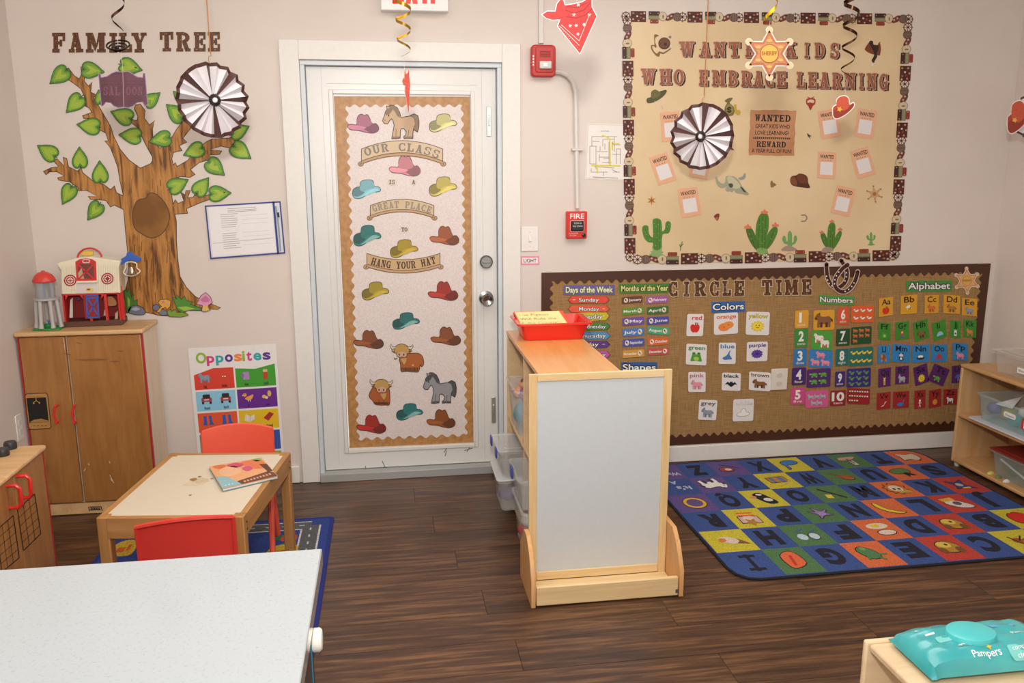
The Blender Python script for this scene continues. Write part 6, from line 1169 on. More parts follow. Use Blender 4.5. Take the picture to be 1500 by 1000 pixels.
# double plate on the board
p0, p1 = PY(1130, 540, -.006), PY(1152, 570, -.006)
t = thing('wall_plate', 'white blank double plate on the burlap beside the brown card', 'outlet', ((p0.x+p1.x)/2, -.006, p1.z))
MB().box(p0.x, p1.x, -.011, -.0045, p1.z, p0.z, M('e0d6ca', .4)).build('plate', t, bev=.002)
for f_ in (.3, .7): MB().prism([(x, -.0112, z) for x, z in ell((p0.x+p1.x)/2, p1.z+(p0.z-p1.z)*f_, .017, .013, 16)], (0, -.002, 0), M('cfc4b6', .4)).build('outlet_face', t)
# numbers
nums = [('1', 'one', 'horse', 1, 'dca030', (96, 247, 172, 348), (200, 246, 318, 358), 'dca030'), ('2', 'two', 'cow', 2, '3c8c3c', (93, 352, 170, 455), (188, 362, 306, 472), '4ca03c'), ('3', 'three', 'pig', 3, '2c78b8', (88, 464, 162, 562), (174, 470, 306, 570), '3480c4'), ('4', 'four', 'turtle', 4, '44246c', (78, 570, 158, 668), (162, 577, 297, 681), '54286c'), ('5', 'five', 'rabbit', 5, 'cc4c84', (72, 684, 152, 778), (155, 699, 283, 795), 'd85c94'),
 ('6', 'six', 'goose', 6, 'd8542c', (336, 232, 400, 328), (413, 220, 540, 316), 'e0602c'), ('7', 'seven', 'fox2', 7, '1c4c2c', (328, 352, 405, 448), (412, 340, 527, 438), '1c4c2c'), ('8', 'eight', 'duck', 8, '1f6c68', (325, 464, 397, 560), (400, 455, 536, 560), '24706a'), ('9', 'nine', 'greenduck', 9, '3c2c78', (321, 592, 378, 678), (386, 574, 523, 680), '3a2c7c'), ('10', 'ten', 'bug', 10, '94242c', (294, 698, 382, 786), (390, 688, 518, 776), '9c242c')]
GR = {1: [(.5, .5)], 2: [(.35, .36), (.66, .62)], 3: [(.5, .24), (.25, .72), (.74, .72)], 4: [(.28, .28), (.72, .28), (.28, .7), (.72, .7)], 5: [(.2, .33), (.5, .33), (.8, .33), (.36, .76), (.64, .76)]}
for nm_, wd, ic_, n_, c_, b1, b2, c2 in nums:
    def d(a, k):
        a.text(nm_, .3 if len(nm_) == 1 else .1, .66, .5, 'ece8e0', w=(.38 if nm_ != '1' else .2) if len(nm_) == 1 else .8, bold=.04, k=k); a.text(wd, .2, .88, .14, 'd8ccc0', w=.6, bold=.02, k=k)
    card('number_card', '%s numeral card reading %s' % ({'d': 'yellow', '3c8': 'green', '2c7': 'blue', '442': 'purple', 'cc4': 'pink', 'd85': 'orange', '1c4': 'dark green', '1f6': 'teal', '3c2': 'indigo', '942': 'dark red'}.get(c_[:3], 'yellow'), wd), Qb(z3, *b1, 2, 3), c_, d, group='numeral cards')
    def d2(a, k):
        pos = GR.get(n_) or [(((j % (3 if n_ < 8 or n_ == 9 else 4))+.5)/(3 if n_ < 8 or n_ == 9 else 4), (j//(3 if n_ < 8 or n_ == 9 else 4)+.5)/math.ceil(n_/(3 if n_ < 8 or n_ == 9 else 4))) for j in range(n_)]
        sz = {1: .85, 2: .52, 3: .42, 4: .4, 5: .3}.get(n_, .26)
        for u, v in pos: a.put(IC[ic_], .06+u*.88, .06+v*.88, sz, sz*1.05 if n_ > 1 else .8, k=k)
    card('picture_card', '%s card with %s small %s pictures' % ({'dca030': 'yellow', '4ca03c': 'green', '3480c4': 'blue', '54286c': 'purple', 'd85c94': 'pink', 'e0602c': 'orange', '1c4c2c': 'dark green', '24706a': 'teal', '3a2c7c': 'indigo', '9c242c': 'dark red'}[c2], wd, {'fox2': 'fox', 'greenduck': 'green duck', 'bug': 'butterfly'}.get(ic_, ic_)), Qb(z3, *b2, random.choice((-3, 2, 4)), 3), c2, d2, group='counting picture cards')
# alphabet
alph = [('Aa', 568, 176, 648, 280, 'apple', 6), ('Bb', 691, 162, 784, 268, 'bee', 4), ('Cc', 826, 162, 905, 264, 'fox', 2), ('Dd', 932, 162, 1026, 266, 'dog', -1), ('Ee', 1036, 180, 1122, 278, 'elephant', -1), ('Ff', 566, 318, 634, 414, 'frog', -3), ('Gg', 662, 312, 737, 411, 'girl', 4), ('Hh', 764, 306, 848, 412, 'horse', 12), ('Ii', 872, 310, 948, 408, 'igloo', 12), ('Jj', 971, 306, 1029, 402, 'jam', -1), ('Kk', 1045, 301, 1117, 399, 'kangaroo', 0), ('Ll', 563, 444, 630, 545, 'lion', 3), ('Mm', 642, 440, 746, 540, 'moose', -4), ('Nn', 756, 442, 851, 540, 'nest', 3), ('Oo', 863, 441, 953, 538, 'octopus', 1), ('Pp', 985, 433, 1069, 530, 'pig', 0), ('Qq', 565, 573, 635, 678, 'queen', 5), ('Rr', 661, 562, 737, 662, 'rabbit', 3), ('Ss', 766, 558, 846, 662, 'sun', 14), ('Tt', 858, 560, 952, 662, 'turtle', -22), ('Uu', 979, 558, 1050, 655, 'umbrella', 3), ('Vv', 556, 710, 634, 804, 'vulture', 5), ('Ww', 647, 704, 738, 798, 'whale', 3), ('Xx', 768, 697, 831, 800, 'xray', 4), ('Yy', 849, 694, 919, 794, 'yolk', 6), ('Zz', 932, 691, 1008, 778, 'zebra', 2)]
for i, (nm_, x0, y0, x1, y1, ic_, t_) in enumerate(alph):
    c_, cn = (('d89c28', 'yellow') if i < 5 else ('3c8c2c', 'green') if i < 11 else ('2f86c4', 'blue') if i < 16 else ('5a2468', 'purple') if i < 21 else ('a42a28', 'red'))
    Q = Qb(z3, x0, y0, x1, y1, min(t_, 8) if t_ > 0 else (-3 if t_ > -10 else 0), 2)
    if abs(t_) > 10:
        cx, cy = sum(q[0] for q in Q)/4, sum(q[1] for q in Q)/4; r_ = -math.radians(t_ if t_ < 0 else t_*.6); Q = [(cx+(u-cx)*math.cos(r_)-(v-cy)*math.sin(r_), cy+(u-cx)*math.sin(r_)+(v-cy)*math.cos(r_)) for u, v in Q]
    def d(a, k): a.text(nm_, .2 if nm_ not in ('Ii', 'Jj', 'Ll') else .34, .38, .3, '18140f', w=.62 if nm_ not in ('Ii', 'Jj', 'Ll') else .22 if nm_ == 'Ii' else .34, bold=.015, k=k); a.put(IC[ic_], .5, .7, .56, .48, k=k)
    card('alphabet_card', '%s alphabet card lettered %s' % (cn, nm_), Q, c_, d, group='alphabet cards', rnd=0)
# lucky horseshoes, sheriff star
zH = lambda L: Zm(1180, 370, 12.5, L)
def band(L, w_): 
    P_ = cr(L, 5, False); up = []; dn = []
    for i in range(len(P_)):
        a_, b_ = P_[max(0, i-1)], P_[min(len(P_)-1, i+1)]; dx, dy = b_[0]-a_[0], b_[1]-a_[1]; L_ = math.hypot(dx, dy) or 1; up.append((P_[i][0]-dy/L_*w_/2, P_[i][1]+dx/L_*w_/2)); dn.append((P_[i][0]+dy/L_*w_/2, P_[i][1]-dx/L_*w_/2))
    return up+dn[::-1]
for (L, dots, y_, lab) in (([(385,210),(385,300),(400,430),(440,540),(510,620),(600,640),(700,570),(755,460),(755,320),(700,220),(650,140)], [(385,430),(403,500),(432,563),(482,607),(720,515),(745,440),(747,367),(733,292)], -.0075, 'dark brown horseshoe cutout with one end over the bulletin trimmer'), ([(770,220),(680,290),(590,400),(540,500),(545,620),(620,700),(720,712),(820,650),(900,530),(935,430),(955,350)], [(608,355),(565,423),(538,495),(530,568),(725,708),(790,672),(845,617),(887,553)], -.0105, 'dark brown horseshoe cutout crossing in front of the other one')):
    a = Art(wall(y_, .0006)); z_ = zH(L); a.fill(band(z_, 7.6), 'd8bcae', 0); a.fill(ell(*z_[0], 3.8), 'd8bcae', 0); a.fill(ell(*z_[-1], 3.8), 'd8bcae', 0); a.fill(band(z_, 5.4), '3c1a12', 1); a.fill(ell(*z_[0], 2.7), '3c1a12', 1); a.fill(ell(*z_[-1], 2.7), '3c1a12', 1)
    for q in zH(dots): a.fill(ell(*q, 1.15, n=8), 'e8dcd4', 2)
    a.build('horseshoe', label=lab, cat='cutout')
def sheriff(cx, cy, R, rot, mpf, k0=0, c1='c98e66', c2='dca86e', txt=True, olc='e8d8cc'):
    a = Art(mpf); o_ = star(cx, cy, R*1.08, R*.6, 6, rot); a.fill(offset(o_, R*.06), olc, 0); a.fill(o_, c1, 1); a.fill(star(cx, cy, R*.85, R*.5, 6, rot), c2, 2)
    for k in range(6):
        x_, y_ = cx+R*1.08*math.cos(math.radians(rot+60*k)), cy+R*1.08*math.sin(math.radians(rot+60*k)); a.fill(ell(x_, y_, R*.17, n=12), olc, 0); a.fill(ell(x_, y_, R*.13, n=12), 'd8b890', 1)
    a.fill(ell(cx, cy, R*.44), hexmul(c1, .85), 3); a.fill(ell(cx, cy, R*.4), 'd8a850', 4)
    if txt: a.text('SHERIFF', cx, cy+R*.07, R*.16, '8c4c28', w=R*.74, k=5, bold=.02, anchor='l') if False else a.text('SHERIFF', cx-R*.36, cy+R*.07, R*.17, '9c5430', w=R*.72, k=5, bold=.02)
    return a
sheriff(1416.5, 411, 16.5, 88, wall(-.006, .0005)).build('sheriff_star', label='orange sheriff star cutout beside the Alphabet heading', cat='cutout')
# ================================================================== ALPHABET RUG
RGX, RGY, RGA, RGS, RGT = 1.196, -1.3068, .0138, .17363, .20664
def rg(p, k):
    i, j = p; return Vector((RGX+RGS*i*math.cos(RGA)-RGT*j*math.sin(RGA), RGY+RGS*i*math.sin(RGA)+RGT*j*math.cos(RGA), .0065+k*.0004))
t = thing('alphabet_rug', 'large blue alphabet rug with coloured picture squares in front of burlap board', 'rug', rg((4.5, 3), 0).xy.to_3d())
a = Art(rg, yd=False); base_ = rrect(-.13, -.1, 9.1, 6.03, .5)
MB().prism([Vector((rg(p, 0).x, rg(p, 0).y, .0006)) for p in offset(base_, .06)], (0, 0, .006), M('15161c', .95)).build('binding', t)
RC = {'B': '344d8c', 'P': '5e4a86', 'Y': 'c6b832', 'G': '4c7448', 'O': 'd0683a', 'R': 'b83c30'}
MB().prism([Vector((rg(p, 0).x, rg(p, 0).y, .0012)) for p in base_], (0, 0, .0064), carpet(RC['B'])).build('pile', t)
rows = ['BGBOBRBYB', 'YBGBOBRBY', 'BYBGBOBRB', 'PBYBGBOBR', 'BPBYBGBOB', 'PBPBYBGBO']
pics = ['I hotdog G froghop E doghead C ant A', 'icecream H glasses F egg D doghead B apple', 'R queenhead P octo N banana L king J', 'ring Q penguin O rod M lionhead K jester', 'ITS zebra Y drum W violin U tree S', 'WAY Z yoyo X whale V vase T goat']
for j in range(6):
    for i, w_ in enumerate(pics[j].split()):
        x0, x1 = (i if i else -.1), (i+1 if i < 8 else 9.07); y0, y1 = (j if j else -.07), (j+1 if j < 5 else 6.0)
        P_ = [(x0, y0), (x1, y0), (x1, y1), (x0, y1)]
        if (i, j) in ((0, 0), (8, 0), (0, 5), (8, 5)):
            c_ = (x0 if i == 0 else x1, y0 if j == 0 else y1); k_ = P_.index(c_); sx, sy = (1 if i == 0 else -1), (1 if j == 0 else -1); r_ = .47
            arc = [(c_[0]+sx*r_*(1-math.cos(q)), c_[1]+sy*r_*(1-math.sin(q))) for q in [math.pi/2*n_/6 for n_ in range(7)]]
            if (k_ % 2 == 0): arc = arc
            else: arc = arc[::-1]
            P_ = P_[:k_]+arc+P_[k_+1:]
        a = Art(rg, yd=False); a.fill(P_, carpet(RC[rows[j][i]]), 3.4); sq = a.build('carpet_square', t)
        mpp = lambda p, k, i=i, j=j: rg((i+.5-p[0], j+.5-p[1]), k+3.4)
        a = Art(mpp, yd=False)
        if len(w_) == 1: a.text(w_, 0, -.3, .6, carpet('17182a'), w=.52 if w_ not in 'IJ' else .36 if w_ == 'J' else .1, bold=.06, k=1, anchor='c'); 
        elif w_ == 'ITS': a.text("It's", -.32, -.02, .2, carpet('b8bcd0'), w=.42, bold=.03, k=1); a.text('A', -.05, -.38, .2, carpet('b8bcd0'), bold=.03, k=1)
        elif w_ == 'WAY': a.text('Way', -.4, .05, .2, carpet('b8bcd0'), w=.5, bold=.03, k=1)
        else:
            rot_ = random.uniform(-20, 20); a.put([(p_, carpet(c_)) for p_, c_ in IC[w_]], 0, 0, .74, .72, rot=rot_, k=1, line_=.025, lc='1c1820')
        if w_ == 'I': a.fill(rect(-.2, .22, .2, .32), carpet('17182a'), 1.2); a.fill(rect(-.2, -.32, .2, -.22), carpet('17182a'), 1.2)
        a.build('letter_print' if len(w_) == 1 else 'picture_print', sq)
# ================================================================== ROAD RUG
t = thing('road_rug', 'blue road-map play rug under the childrens table', 'rug', (-.9, -1.2, 0))
X0, X1, Y0, Y1 = -1.345, -.405, -2.05, -.475
fm = lambda p, k: Vector((p[0], p[1], .0045+k*.0004))
MB().prism([(x, y, .0006) for x, y in rrect(X0, Y0, X1, Y1, .02)], (0, 0, .005), M('1c2a74', .95)).build('binding', t)
a = Art(fm, yd=False); a.fill(rrect(X0+.018, Y0+.018, X1-.018, Y1-.018, .02), carpet('25408c'), 3.2); a.build('pile', t)
GY, WH = carpet('565a5c'), carpet('c8c8c4')
_rk = 0
def road(pts, w_):
    a = Art(fm, yd=False); global _rk; _rk += .15
    for p, q in zip(pts, pts[1:]):
        a.fill(line(p, q, w_+.016), WH, 3.9+_rk); a.fill(line(p, q, w_), GY, 5+_rk)
        L = math.dist(p, q); n_ = int(L/.07)
        for k in range(n_): f0, f1 = (k+.25)/n_, (k+.6)/n_; a.fill(line((p[0]+(q[0]-p[0])*f0, p[1]+(q[1]-p[1])*f0), (p[0]+(q[0]-p[0])*f1, p[1]+(q[1]-p[1])*f1), .007), WH, 6.4+_rk)
    a.build('road_print', t)
road([(-.5, -1.9), (-.5, -.56)], .07); road([(-1.0, -.56), (-.5, -.56)], .07); road([(-.92, -1.9), (-.92, -.9)], .07); road([(-.92, -1.35), (-.5, -1.35)], .06)
a = Art(fm, yd=False); random.seed(11)
for _ in range(16):
    x_, y_ = random.choice([(random.uniform(-1.3, -1.0), random.uniform(-1.6, -.55)), (random.uniform(-.86, -.58), random.uniform(-1.2, -.66))]); a.fill(cr([(x_+random.uniform(.02, .04)*math.cos(q), y_+random.uniform(.02, .04)*math.sin(q)) for q in [k*math.pi/3 for k in range(6)]], 2), carpet('2c6844'), 3.8+_*.02)
a.build('shrub_print', t)
for x_, y_, w_, h_, c_, d_ in ((-.66, -.86, .13, .10, 'c8a82c', 'b83c2c'), (-.72, -1.08, .09, .08, 'c8b83c', '2c3c7c'), (-1.31, -.74, .1, .12, 'c8a830', 'c85c28'), (-1.2, -.62, .14, .05, 'c85c34', '8c3c28'), (-1.1, -.72, .11, .05, 'c8ccd8', 'a8b0c8'), (-1.12, -.9, .12, .04, '6c2c34', 'c8c8c8'), (-.62, -.7, .07, .05, 'b8442c', '6c2418')):
    a = Art(fm, yd=False); a.fill(cr([(x_, y_), (x_+w_/2, y_-.012), (x_+w_, y_), (x_+w_*.92, y_+h_), (x_+w_/2, y_+h_*1.2), (x_+.01, y_+h_*.9)], 3), carpet(c_), 4.2); a.fill(rect(x_+w_*.3, y_+h_*.2, x_+w_*.6, y_+h_*.6), carpet(d_), 4.6); a.fill(rect(x_+w_*.65, y_+h_*.3, x_+w_*.8, y_+h_*.8), carpet(d_), 4.6); a.build('building_print', t)
# ================================================================== TOY BARN AND SILO
zR = lambda x, y: (x/6.25, 360+y/6.25)
yb = -.168; BF = lambda x, y, yy=yb: PY(*zR(x, y), yy)
mpx = (BF(1000, 500)-BF(500, 500)).x/500
t = thing('toy_barn', 'red and cream plastic toy barn with a handle, standing on the play refrigerator', 'toy', (BF(850, 700).x, yb+.06, FZ+.0005))
CRM = M('e9dfc6', .35, coat=.2); TR = M('cc2a24', .35, coat=.2); TB = M('2c5cb8', .35, coat=.2); DR = M('8e1a1c', .5)
z0 = FZ+.0005; zf = BF(850, 690).z; zr0 = BF(850, 435).z; D_ = .115
xl, xr = BF(578, 600).x, BF(1085, 600).x
MB().box(xl-.004, xr+.004, yb-.002, yb+D_, z0, zf+.002, M('5a3424', .5)).build('floor_plate', t, bev=.002)
mb = MB(); mb.box(xl, xl+.006, yb, yb+D_, zf, zr0, TR); mb.box(xr-.006, xr, yb, yb+D_, zf, zr0, TR); mb.box(xl, xr, yb+D_-.008, yb+D_, zf, zr0, DR); mb.box(xl, xr, yb, yb+D_, zr0-.006, zr0, TR)
for x_ in (755, 900): mb.box(BF(x_-12, 0).x, BF(x_+12, 0).x, yb, yb+.02, zf, zr0, TR)
mb.build('lower_walls', t)
for x0_, x1_ in ((590, 745), (912, 1075)):
    a_ = BF(x0_, 450); b_ = BF(x1_, 450); zt = zr0-.006; MB().prism([(a_.x, yb+.001, zt), (a_.x+.03*0+.012, yb+.001, zt), (a_.x, yb+.001, zt-.02)], (0, .006, 0), TR).build('arch_corner', t); MB().prism([(b_.x, yb+.001, zt), (b_.x, yb+.001, zt-.02), (b_.x-.012, yb+.001, zt)], (0, .006, 0), TR).build('arch_corner', t)
q0, q1 = BF(775, 665), BF(885, 447); o = MB().box(q0.x, q1.x, yb-.006, yb-.001, q0.z, q1.z, DR).build('door', t, label='blue barn door with a cross')
mb = MB()
for a_, b_ in (((779, 447), (789, 662)), ((880, 447), (888, 662)), ((775, 455), (885, 455)), ((782, 655), (888, 655)), ((790, 480), (885, 640)), ((880, 480), (790, 640)), ((778, 478), (884, 478))):
    u, v = BF(*a_, yb-.008), BF(*b_, yb-.008); w_ = .0055; d_ = (v-u).normalized(); nn = Vector((-d_.z, 0, d_.x))*w_/2; mb.prism([u+nn, v+nn, v-nn, u-nn], (0, .0035, 0), TB)
mb.build('door_brace', o)
# upper storey with flared roof
pr = [(560, 440), (551, 220), (515, 165), (545, 148), (700, 112), (820, 102), (885, 112), (1085, 142), (1070, 200), (1085, 435)]
MB().prism([BF(x, y) for x, y in pr], (0, D_, 0), CRM).build('upper_storey', t, bev=.003)
mb = MB()
for i in range(9):
    for (xa, xb_) in ((560, 690), (890, 1075)):
        x_ = xa+(xb_-xa)*i/9; u, v = BF(x_, 180 if xa > 600 else 185, yb-.0006), BF(x_, 425, yb-.0006); mb.prism([u+Vector((-.0006, 0, 0)), u+Vector((.0006, 0, 0)), v+Vector((.0006, 0, 0)), v+Vector((-.0006, 0, 0))], (0, -.0006, 0), M('cfc4a8', .5))
mb.build('siding_groove', t, kind='stuff')
a = Art(lambda p, k: BF(p[0], p[1], yb-.0012-k*.0006))
a.fill([(680, 145), (720, 120), (775, 113), (830, 122), (865, 145), (872, 318), (692, 318)], TR, 1); a.fill([(702, 165), (842, 165), (848, 300), (712, 300)], M('6a3a34', .5), 2); a.fill([(705, 250), (735, 200), (760, 300), (712, 300)], M('b8a084'), 3)
for u, v in (((705, 170), (845, 300)), ((842, 170), (712, 300))): a.fill(line(u, v, 15), TR, 4)
a.fill(rrect(742, 122, 812, 158, 16), 'e6c8c4', 5); a.fill(rrect(750, 130, 804, 150, 9), 'c23a34', 6); a.build('loft_door', t)
MB().prism([BF(x, y, yb-.012) for x, y in ((692, 322), (875, 320), (875, 338), (692, 340))], (0, .012, 0), CRM).build('loft_ledge', t, bev=.002)
a = Art(lambda p, k: BF(p[0], p[1], yb-.001-k*.0006)); a.fill(rect(690, 342, 875, 430), 'd8d0cc', 1); a.fill(cr([(775, 392), (800, 385), (840, 392), (842, 415), (800, 422), (778, 412)]), 'e0c070', 2); a.fill(rrect(785, 392, 815, 405, 4), 'a02c28', 3); a.build('window_panel', t)
for cx, cy in ((635, 315), (968, 302)):
    a = Art(lambda p, k: BF(p[0], p[1], yb-.001-k*.0006)); a.fill(ell(cx, cy, 56, 53, 28), 'a8242a', 1); a.fill(ell(cx, cy, 44, 41, 24), 'e8d8cc', 2); a.fill(ell(cx, cy, 37, 35, 24), 'a8242a', 3); a.fill([(cx-34, cy), (cx, cy+32), (cx+34, cy), (cx, cy-32)], 'e8ddd0', 4); a.fill([(cx-24, cy), (cx, cy+22), (cx+24, cy), (cx, cy-22)], 'c8a49c' if cx < 800 else '8c3030', 5); a.fill(line((cx-40, cy), (cx+40, cy), 5), 'a8242a', 6); a.fill(line((cx, cy-38), (cx, cy+38), 5), 'a8242a', 6); a.build('round_window', t)
hp = [BF(820+108*math.cos(q), 112-88*math.sin(q)-2, yb+.055) for q in [math.pi*k/14 for k in range(-1, 16)]]
MB().tube(hp, .0042, TR, 10).build('carry_handle', t)
MB().prism([BF(x, y, yb+.06) for x, y in ((740, 85), (745, 58), (775, 48), (850, 48), (855, 82), (800, 92))], (0, .01, 0), M('e0b83c', .4)).build('weather_vane', t, bev=.002, label='yellow piece under the carry handle')
c_ = BF(1190, 235, yb+.03)
MB().prism([BF(x, y, yb+.03) for x, y in cr([(1078, 185), (1100, 150), (1095, 125), (1140, 95), (1150, 65), (1190, 60), (1210, 85), (1265, 110), (1275, 140), (1230, 150), (1180, 135), (1120, 165)], 3)], (0, .012, 0), TB).build('bell_canopy', t, bev=.002)
MB().tube([BF(x, y, yb+.03) for x, y in cr([(1120, 240), (1140, 200), (1140, 160), (1190, 150), (1235, 165), (1240, 205), (1268, 235), (1240, 262), (1190, 280), (1135, 265)], 3)], .0028, M('e6dccc', .4), 8, closed=True).build('bell_frame', t)
MB().lathe((c_.x, yb+.03, BF(1190, 262, yb+.03).z), [(.002, .034), (.009, .033), (.0145, .02), (.018, .006), (.0235, 0), (.001, .002)], M('a8a090', .2, 1), 18).build('bell', t)
MB().box(xr-.001, xr+.011, yb+.02, yb+.028, z0+.02, BF(0, 400).z, TR).build('side_ladder', t, bev=.001)
for x_, y0_, y1_, c2 in ((650, 470, 655, 'd8d0c4'), (955, 565, 640, 'd0ccd8'), (1055, 595, 680, 'd8c8b0')): MB().prism([BF(x_-16, y1_, yb+.02), BF(x_+16, y1_, yb+.03), BF(x_+14, y0_, yb+.03), BF(x_-10, y0_+25, yb+.02)], (0, .003, 0), M(c2, .5)).build('inner_flap', t)
MB().ball(BF(722, 485, yb+.05), .0055, TB, 10).build('hanging_lamp', t); MB().prism([BF(x, y, yb+.06) for x, y in cr([(965, 480), (1020, 465), (1060, 510), (1055, 548), (975, 545)], 2)], (0, .002, 0), M('c88c50', .5)).build('hay_sticker', t)
t.rotation_euler.z = math.radians(5)
# silo
sx0 = BF(442, 600, -.196).x; sy = yb-.028; R_s = 100*mpx; zz = lambda y: BF(448, y, sy-.03).z
t = thing('toy_silo', 'grey toy silo with a red dome and green base beside the toy barn', 'toy', (sx0, sy, z0)); GRP = M('b4b0ae', .45)
MB().prism([(x, y, z0) for x, y in rrect(sx0-1.25*R_s, sy-.05, sx0+1.2*R_s, sy+.04, .008)], (0, 0, .008), M('2a8a3c', .4)).build('green_base', t, bev=.002)
zc0, zc1 = zz(480), zz(332)
MB().lathe((sx0-.003, sy, 0), [(R_s*1.0, zc1-.002), (R_s*1.04, zc1+.002), (R_s*1.02, zc1+.006), (R_s*.93, zc1+.016), (R_s*.74, zc1+.03), (R_s*.45, zc1+.04), (R_s*.16, zc1+.044), (R_s*.15, zc1+.048), (.001, zc1+.049)], M('d23c34', .35, coat=.2), 28).build('dome', t)
MB().lathe((sx0-.003, sy, 0), [(R_s*.85, zc0), (R_s*.85, zc1-.0025)], clear('b8bcc0', .45), 28).build('clear_drum', t)
MB().box(sx0+.004, sx0+.024, sy-.02, sy-.012, zc0+.006, zc1-.006, M('2c2c34', .5)).build('drum_insert', t); MB().box(sx0-.004, sx0+.0035, sy-.022, sy-.014, zc0+.006, zc1-.006, M('3444a0', .5)).build('drum_insert', t)
mb = MB()
for i in range(5): mb.box(sx0+.006, sx0+.016, sy-.0215, sy-.0205, zc0+.008+i*.007, zc0+.011+i*.007, M('d8c040'))
mb.build('corn_sticker', t)
MB().lathe((sx0-.001, sy, 0), [(R_s*1.05, zc0-.011), (R_s*1.12, zc0-.009), (R_s*1.12, zc0-.002), (R_s*.95, zc0-.0005), (.001, zc0-.0005)], GRP, 24).build('collar', t, bev=.0)
for k, a_ in enumerate((200, 250, 305, 350, 60, 120)):
    c2, s2 = math.cos(math.radians(a_)), math.sin(math.radians(a_)); MB().tube([(sx0+c2*R_s*.92, sy+s2*R_s*.92, zc0-.011), (sx0+c2*R_s*1.08, sy+s2*R_s*1.08, z0+.03), (sx0+c2*R_s*1.12, sy+s2*R_s*1.12, z0+.0085)], [.009, .008, .011], GRP, 10).build('pillar', t)
MB().lathe((sx0, sy-.01, z0+.0085), [(.019, 0), (.02, .002), (.02, .014), (.0175, .014), (.0175, .006), (.001, .006)], M('2a9040', .4), 22).build('trough', t)
MB().tube([(sx0, sy-.01, z0+.0145), (sx0, sy-.01, z0+.034)], .0025, TB, 8).build('pump_post', t); MB().ball((sx0, sy-.01, z0+.038), .0055, M('8890a8', .3, .6), 12).build('pump_ball', t)
# ================================================================== HANGING DECORATIONS
TOPZ = 2.6195
def spiral(name, label, xpx, ytop, ybot, Y, amp, turns, col, w0=.016, w1=.006, ph=0, parts=None, thr=None):
    bot = PY(xpx, ybot, Y); top = PY(xpx, ytop, Y); r0 = amp*(PY(xpx+1, ytop, Y)-top).x
    t = thing(name, label, 'hanging decoration', (bot.x, Y, bot.z), 'metallic swirls hanging from the ceiling'); mb = MB(); n = int(turns*18); vs = []
    for k in range(n+1):
        f = k/n; a_ = ph+f*turns*2*math.pi; r = r0*(1-.35*f) if f > .03 else r0*f/.03; z = top.z+(bot.z-top.z)*f; w_ = (w0+(w1-w0)*f)*min(1, .15+8*f, .1+8*(1-f))
        for s in (-1, 1): vs.append((bot.x+(r+s*.001)*math.cos(a_), Y+(r+s*.001)*math.sin(a_), z+s*w_/2))
    mb.add(vs, [(2*k, 2*k+1, 2*k+3, 2*k+2) for k in range(n)], M(col, .25, .85), True); mb.build('ribbon', t)
    MB().tube([(bot.x, Y, TOPZ), (bot.x, Y, top.z)], .0008, M('c8c0b8', .4), 5).build('thread', t)
    if thr: q = PY(xpx, thr, Y); MB().tube([(bot.x, Y, bot.z), (bot.x, Y, q.z)], .0005, M('c8c0b8', .4), 5).build('thread', t)
    return t
t = spiral('hanging_swirl', 'dark brown metallic swirl ending in a coil over the FAMILY TREE letters', 175, -28, 46, -1.2, 13, 1.5, '3a2418', ph=2.6)
c_ = PY(173, 66, -1.2)
for i, r_ in enumerate((.034, .026, .018)): MB().tube([(c_.x+r_*math.cos(q), -1.2+r_*.9*math.sin(q)-.004*i, c_.z-.006*i+r_*.55*math.sin(q)) for q in [2*math.pi*k/22 for k in range(22)]], .0028, M('2a1a16', .2, .8), 6, closed=True).build('coil', t)
MB().ball((c_.x, -1.215, c_.z-.012), .007, M('2c2024', .15, .9), 10).build('coil_end', t); MB().tube([(c_.x, -1.2, PY(175, 46, -1.2).z), (c_.x, -1.2, c_.z)], .0006, M('c8c0b8', .4), 5).build('thread', t)
spiral('hanging_swirl', 'gold metallic swirl hanging in front of the exit sign', 592, -40, 82, -1.3, 14, 4.2, 'b08a2c', .014, .006, ph=.8, thr=103)
spiral('hanging_swirl', 'bright yellow metallic swirl over the large sheriff star', 1128, -30, 30, -1.6, 11, 1.2, 'd8b020', .02, .012, ph=1.6, thr=44)
spiral('hanging_swirl', 'dark bronze swirl hanging in front of the word KIDS', 1240, -30, 116, -1.1, 12, 4.5, '3c2412', .018, .005, ph=2.4, thr=140)
def hung(name, label, Y, cat, y0=None): return None
# saloon doors sign
zs = lambda L: Zm(0, 0, 3.7025, L); Y = -1.2
t = thing('saloon_sign', 'purple-brown cardboard saloon doors hanging in front of the tree decal', 'hanging decoration', PY(180, 157, Y))
sal = zs([(532,398),(545,396),(550,418),(580,412),(605,395),(630,386),(662,388),(695,385),(722,400),(745,415),(772,418),(775,395),(788,396),(803,570),(785,575),(772,555),(745,558),(720,578),(695,586),(668,582),(640,586),(615,575),(600,560),(575,556),(560,575),(548,576)])
a = Art(wall(Y, .0006)); a.slab(sal, '8a6e94', 3); a.fill(offset(sal, -1.1), mottle('4a2430', '5c303c', 12, .35, coat=.3), a.k); k_ = a.k+1
for i in range(7): a.fill(line(*zs([(552, 440+i*18), (663, 440+i*18)]), .35), '371a24', k_); a.fill(line(*zs([(676, 440+i*18), (786, 440+i*18)]), .35), '371a24', k_)
a.fill(line(*zs([(666, 388), (672, 582)]), .9), 'a0828c', k_+1); x_ = 574
for ch, x_ in zip('SALOON', (560, 592, 624, 684, 716, 748)): a.char(ch, *zs([(x_, 516)])[0], 26/3.7, 46/3.7, '6b3f4c', 0, 0, k_+1)
a.build('door_panel', t)
o_ = PY(180, 103, Y); MB().tube([(o_.x, Y-.001, c_.z-.02), (o_.x, Y-.001, o_.z-.003)], .0006, M('c8c0b8', .4), 5).build('thread', t)
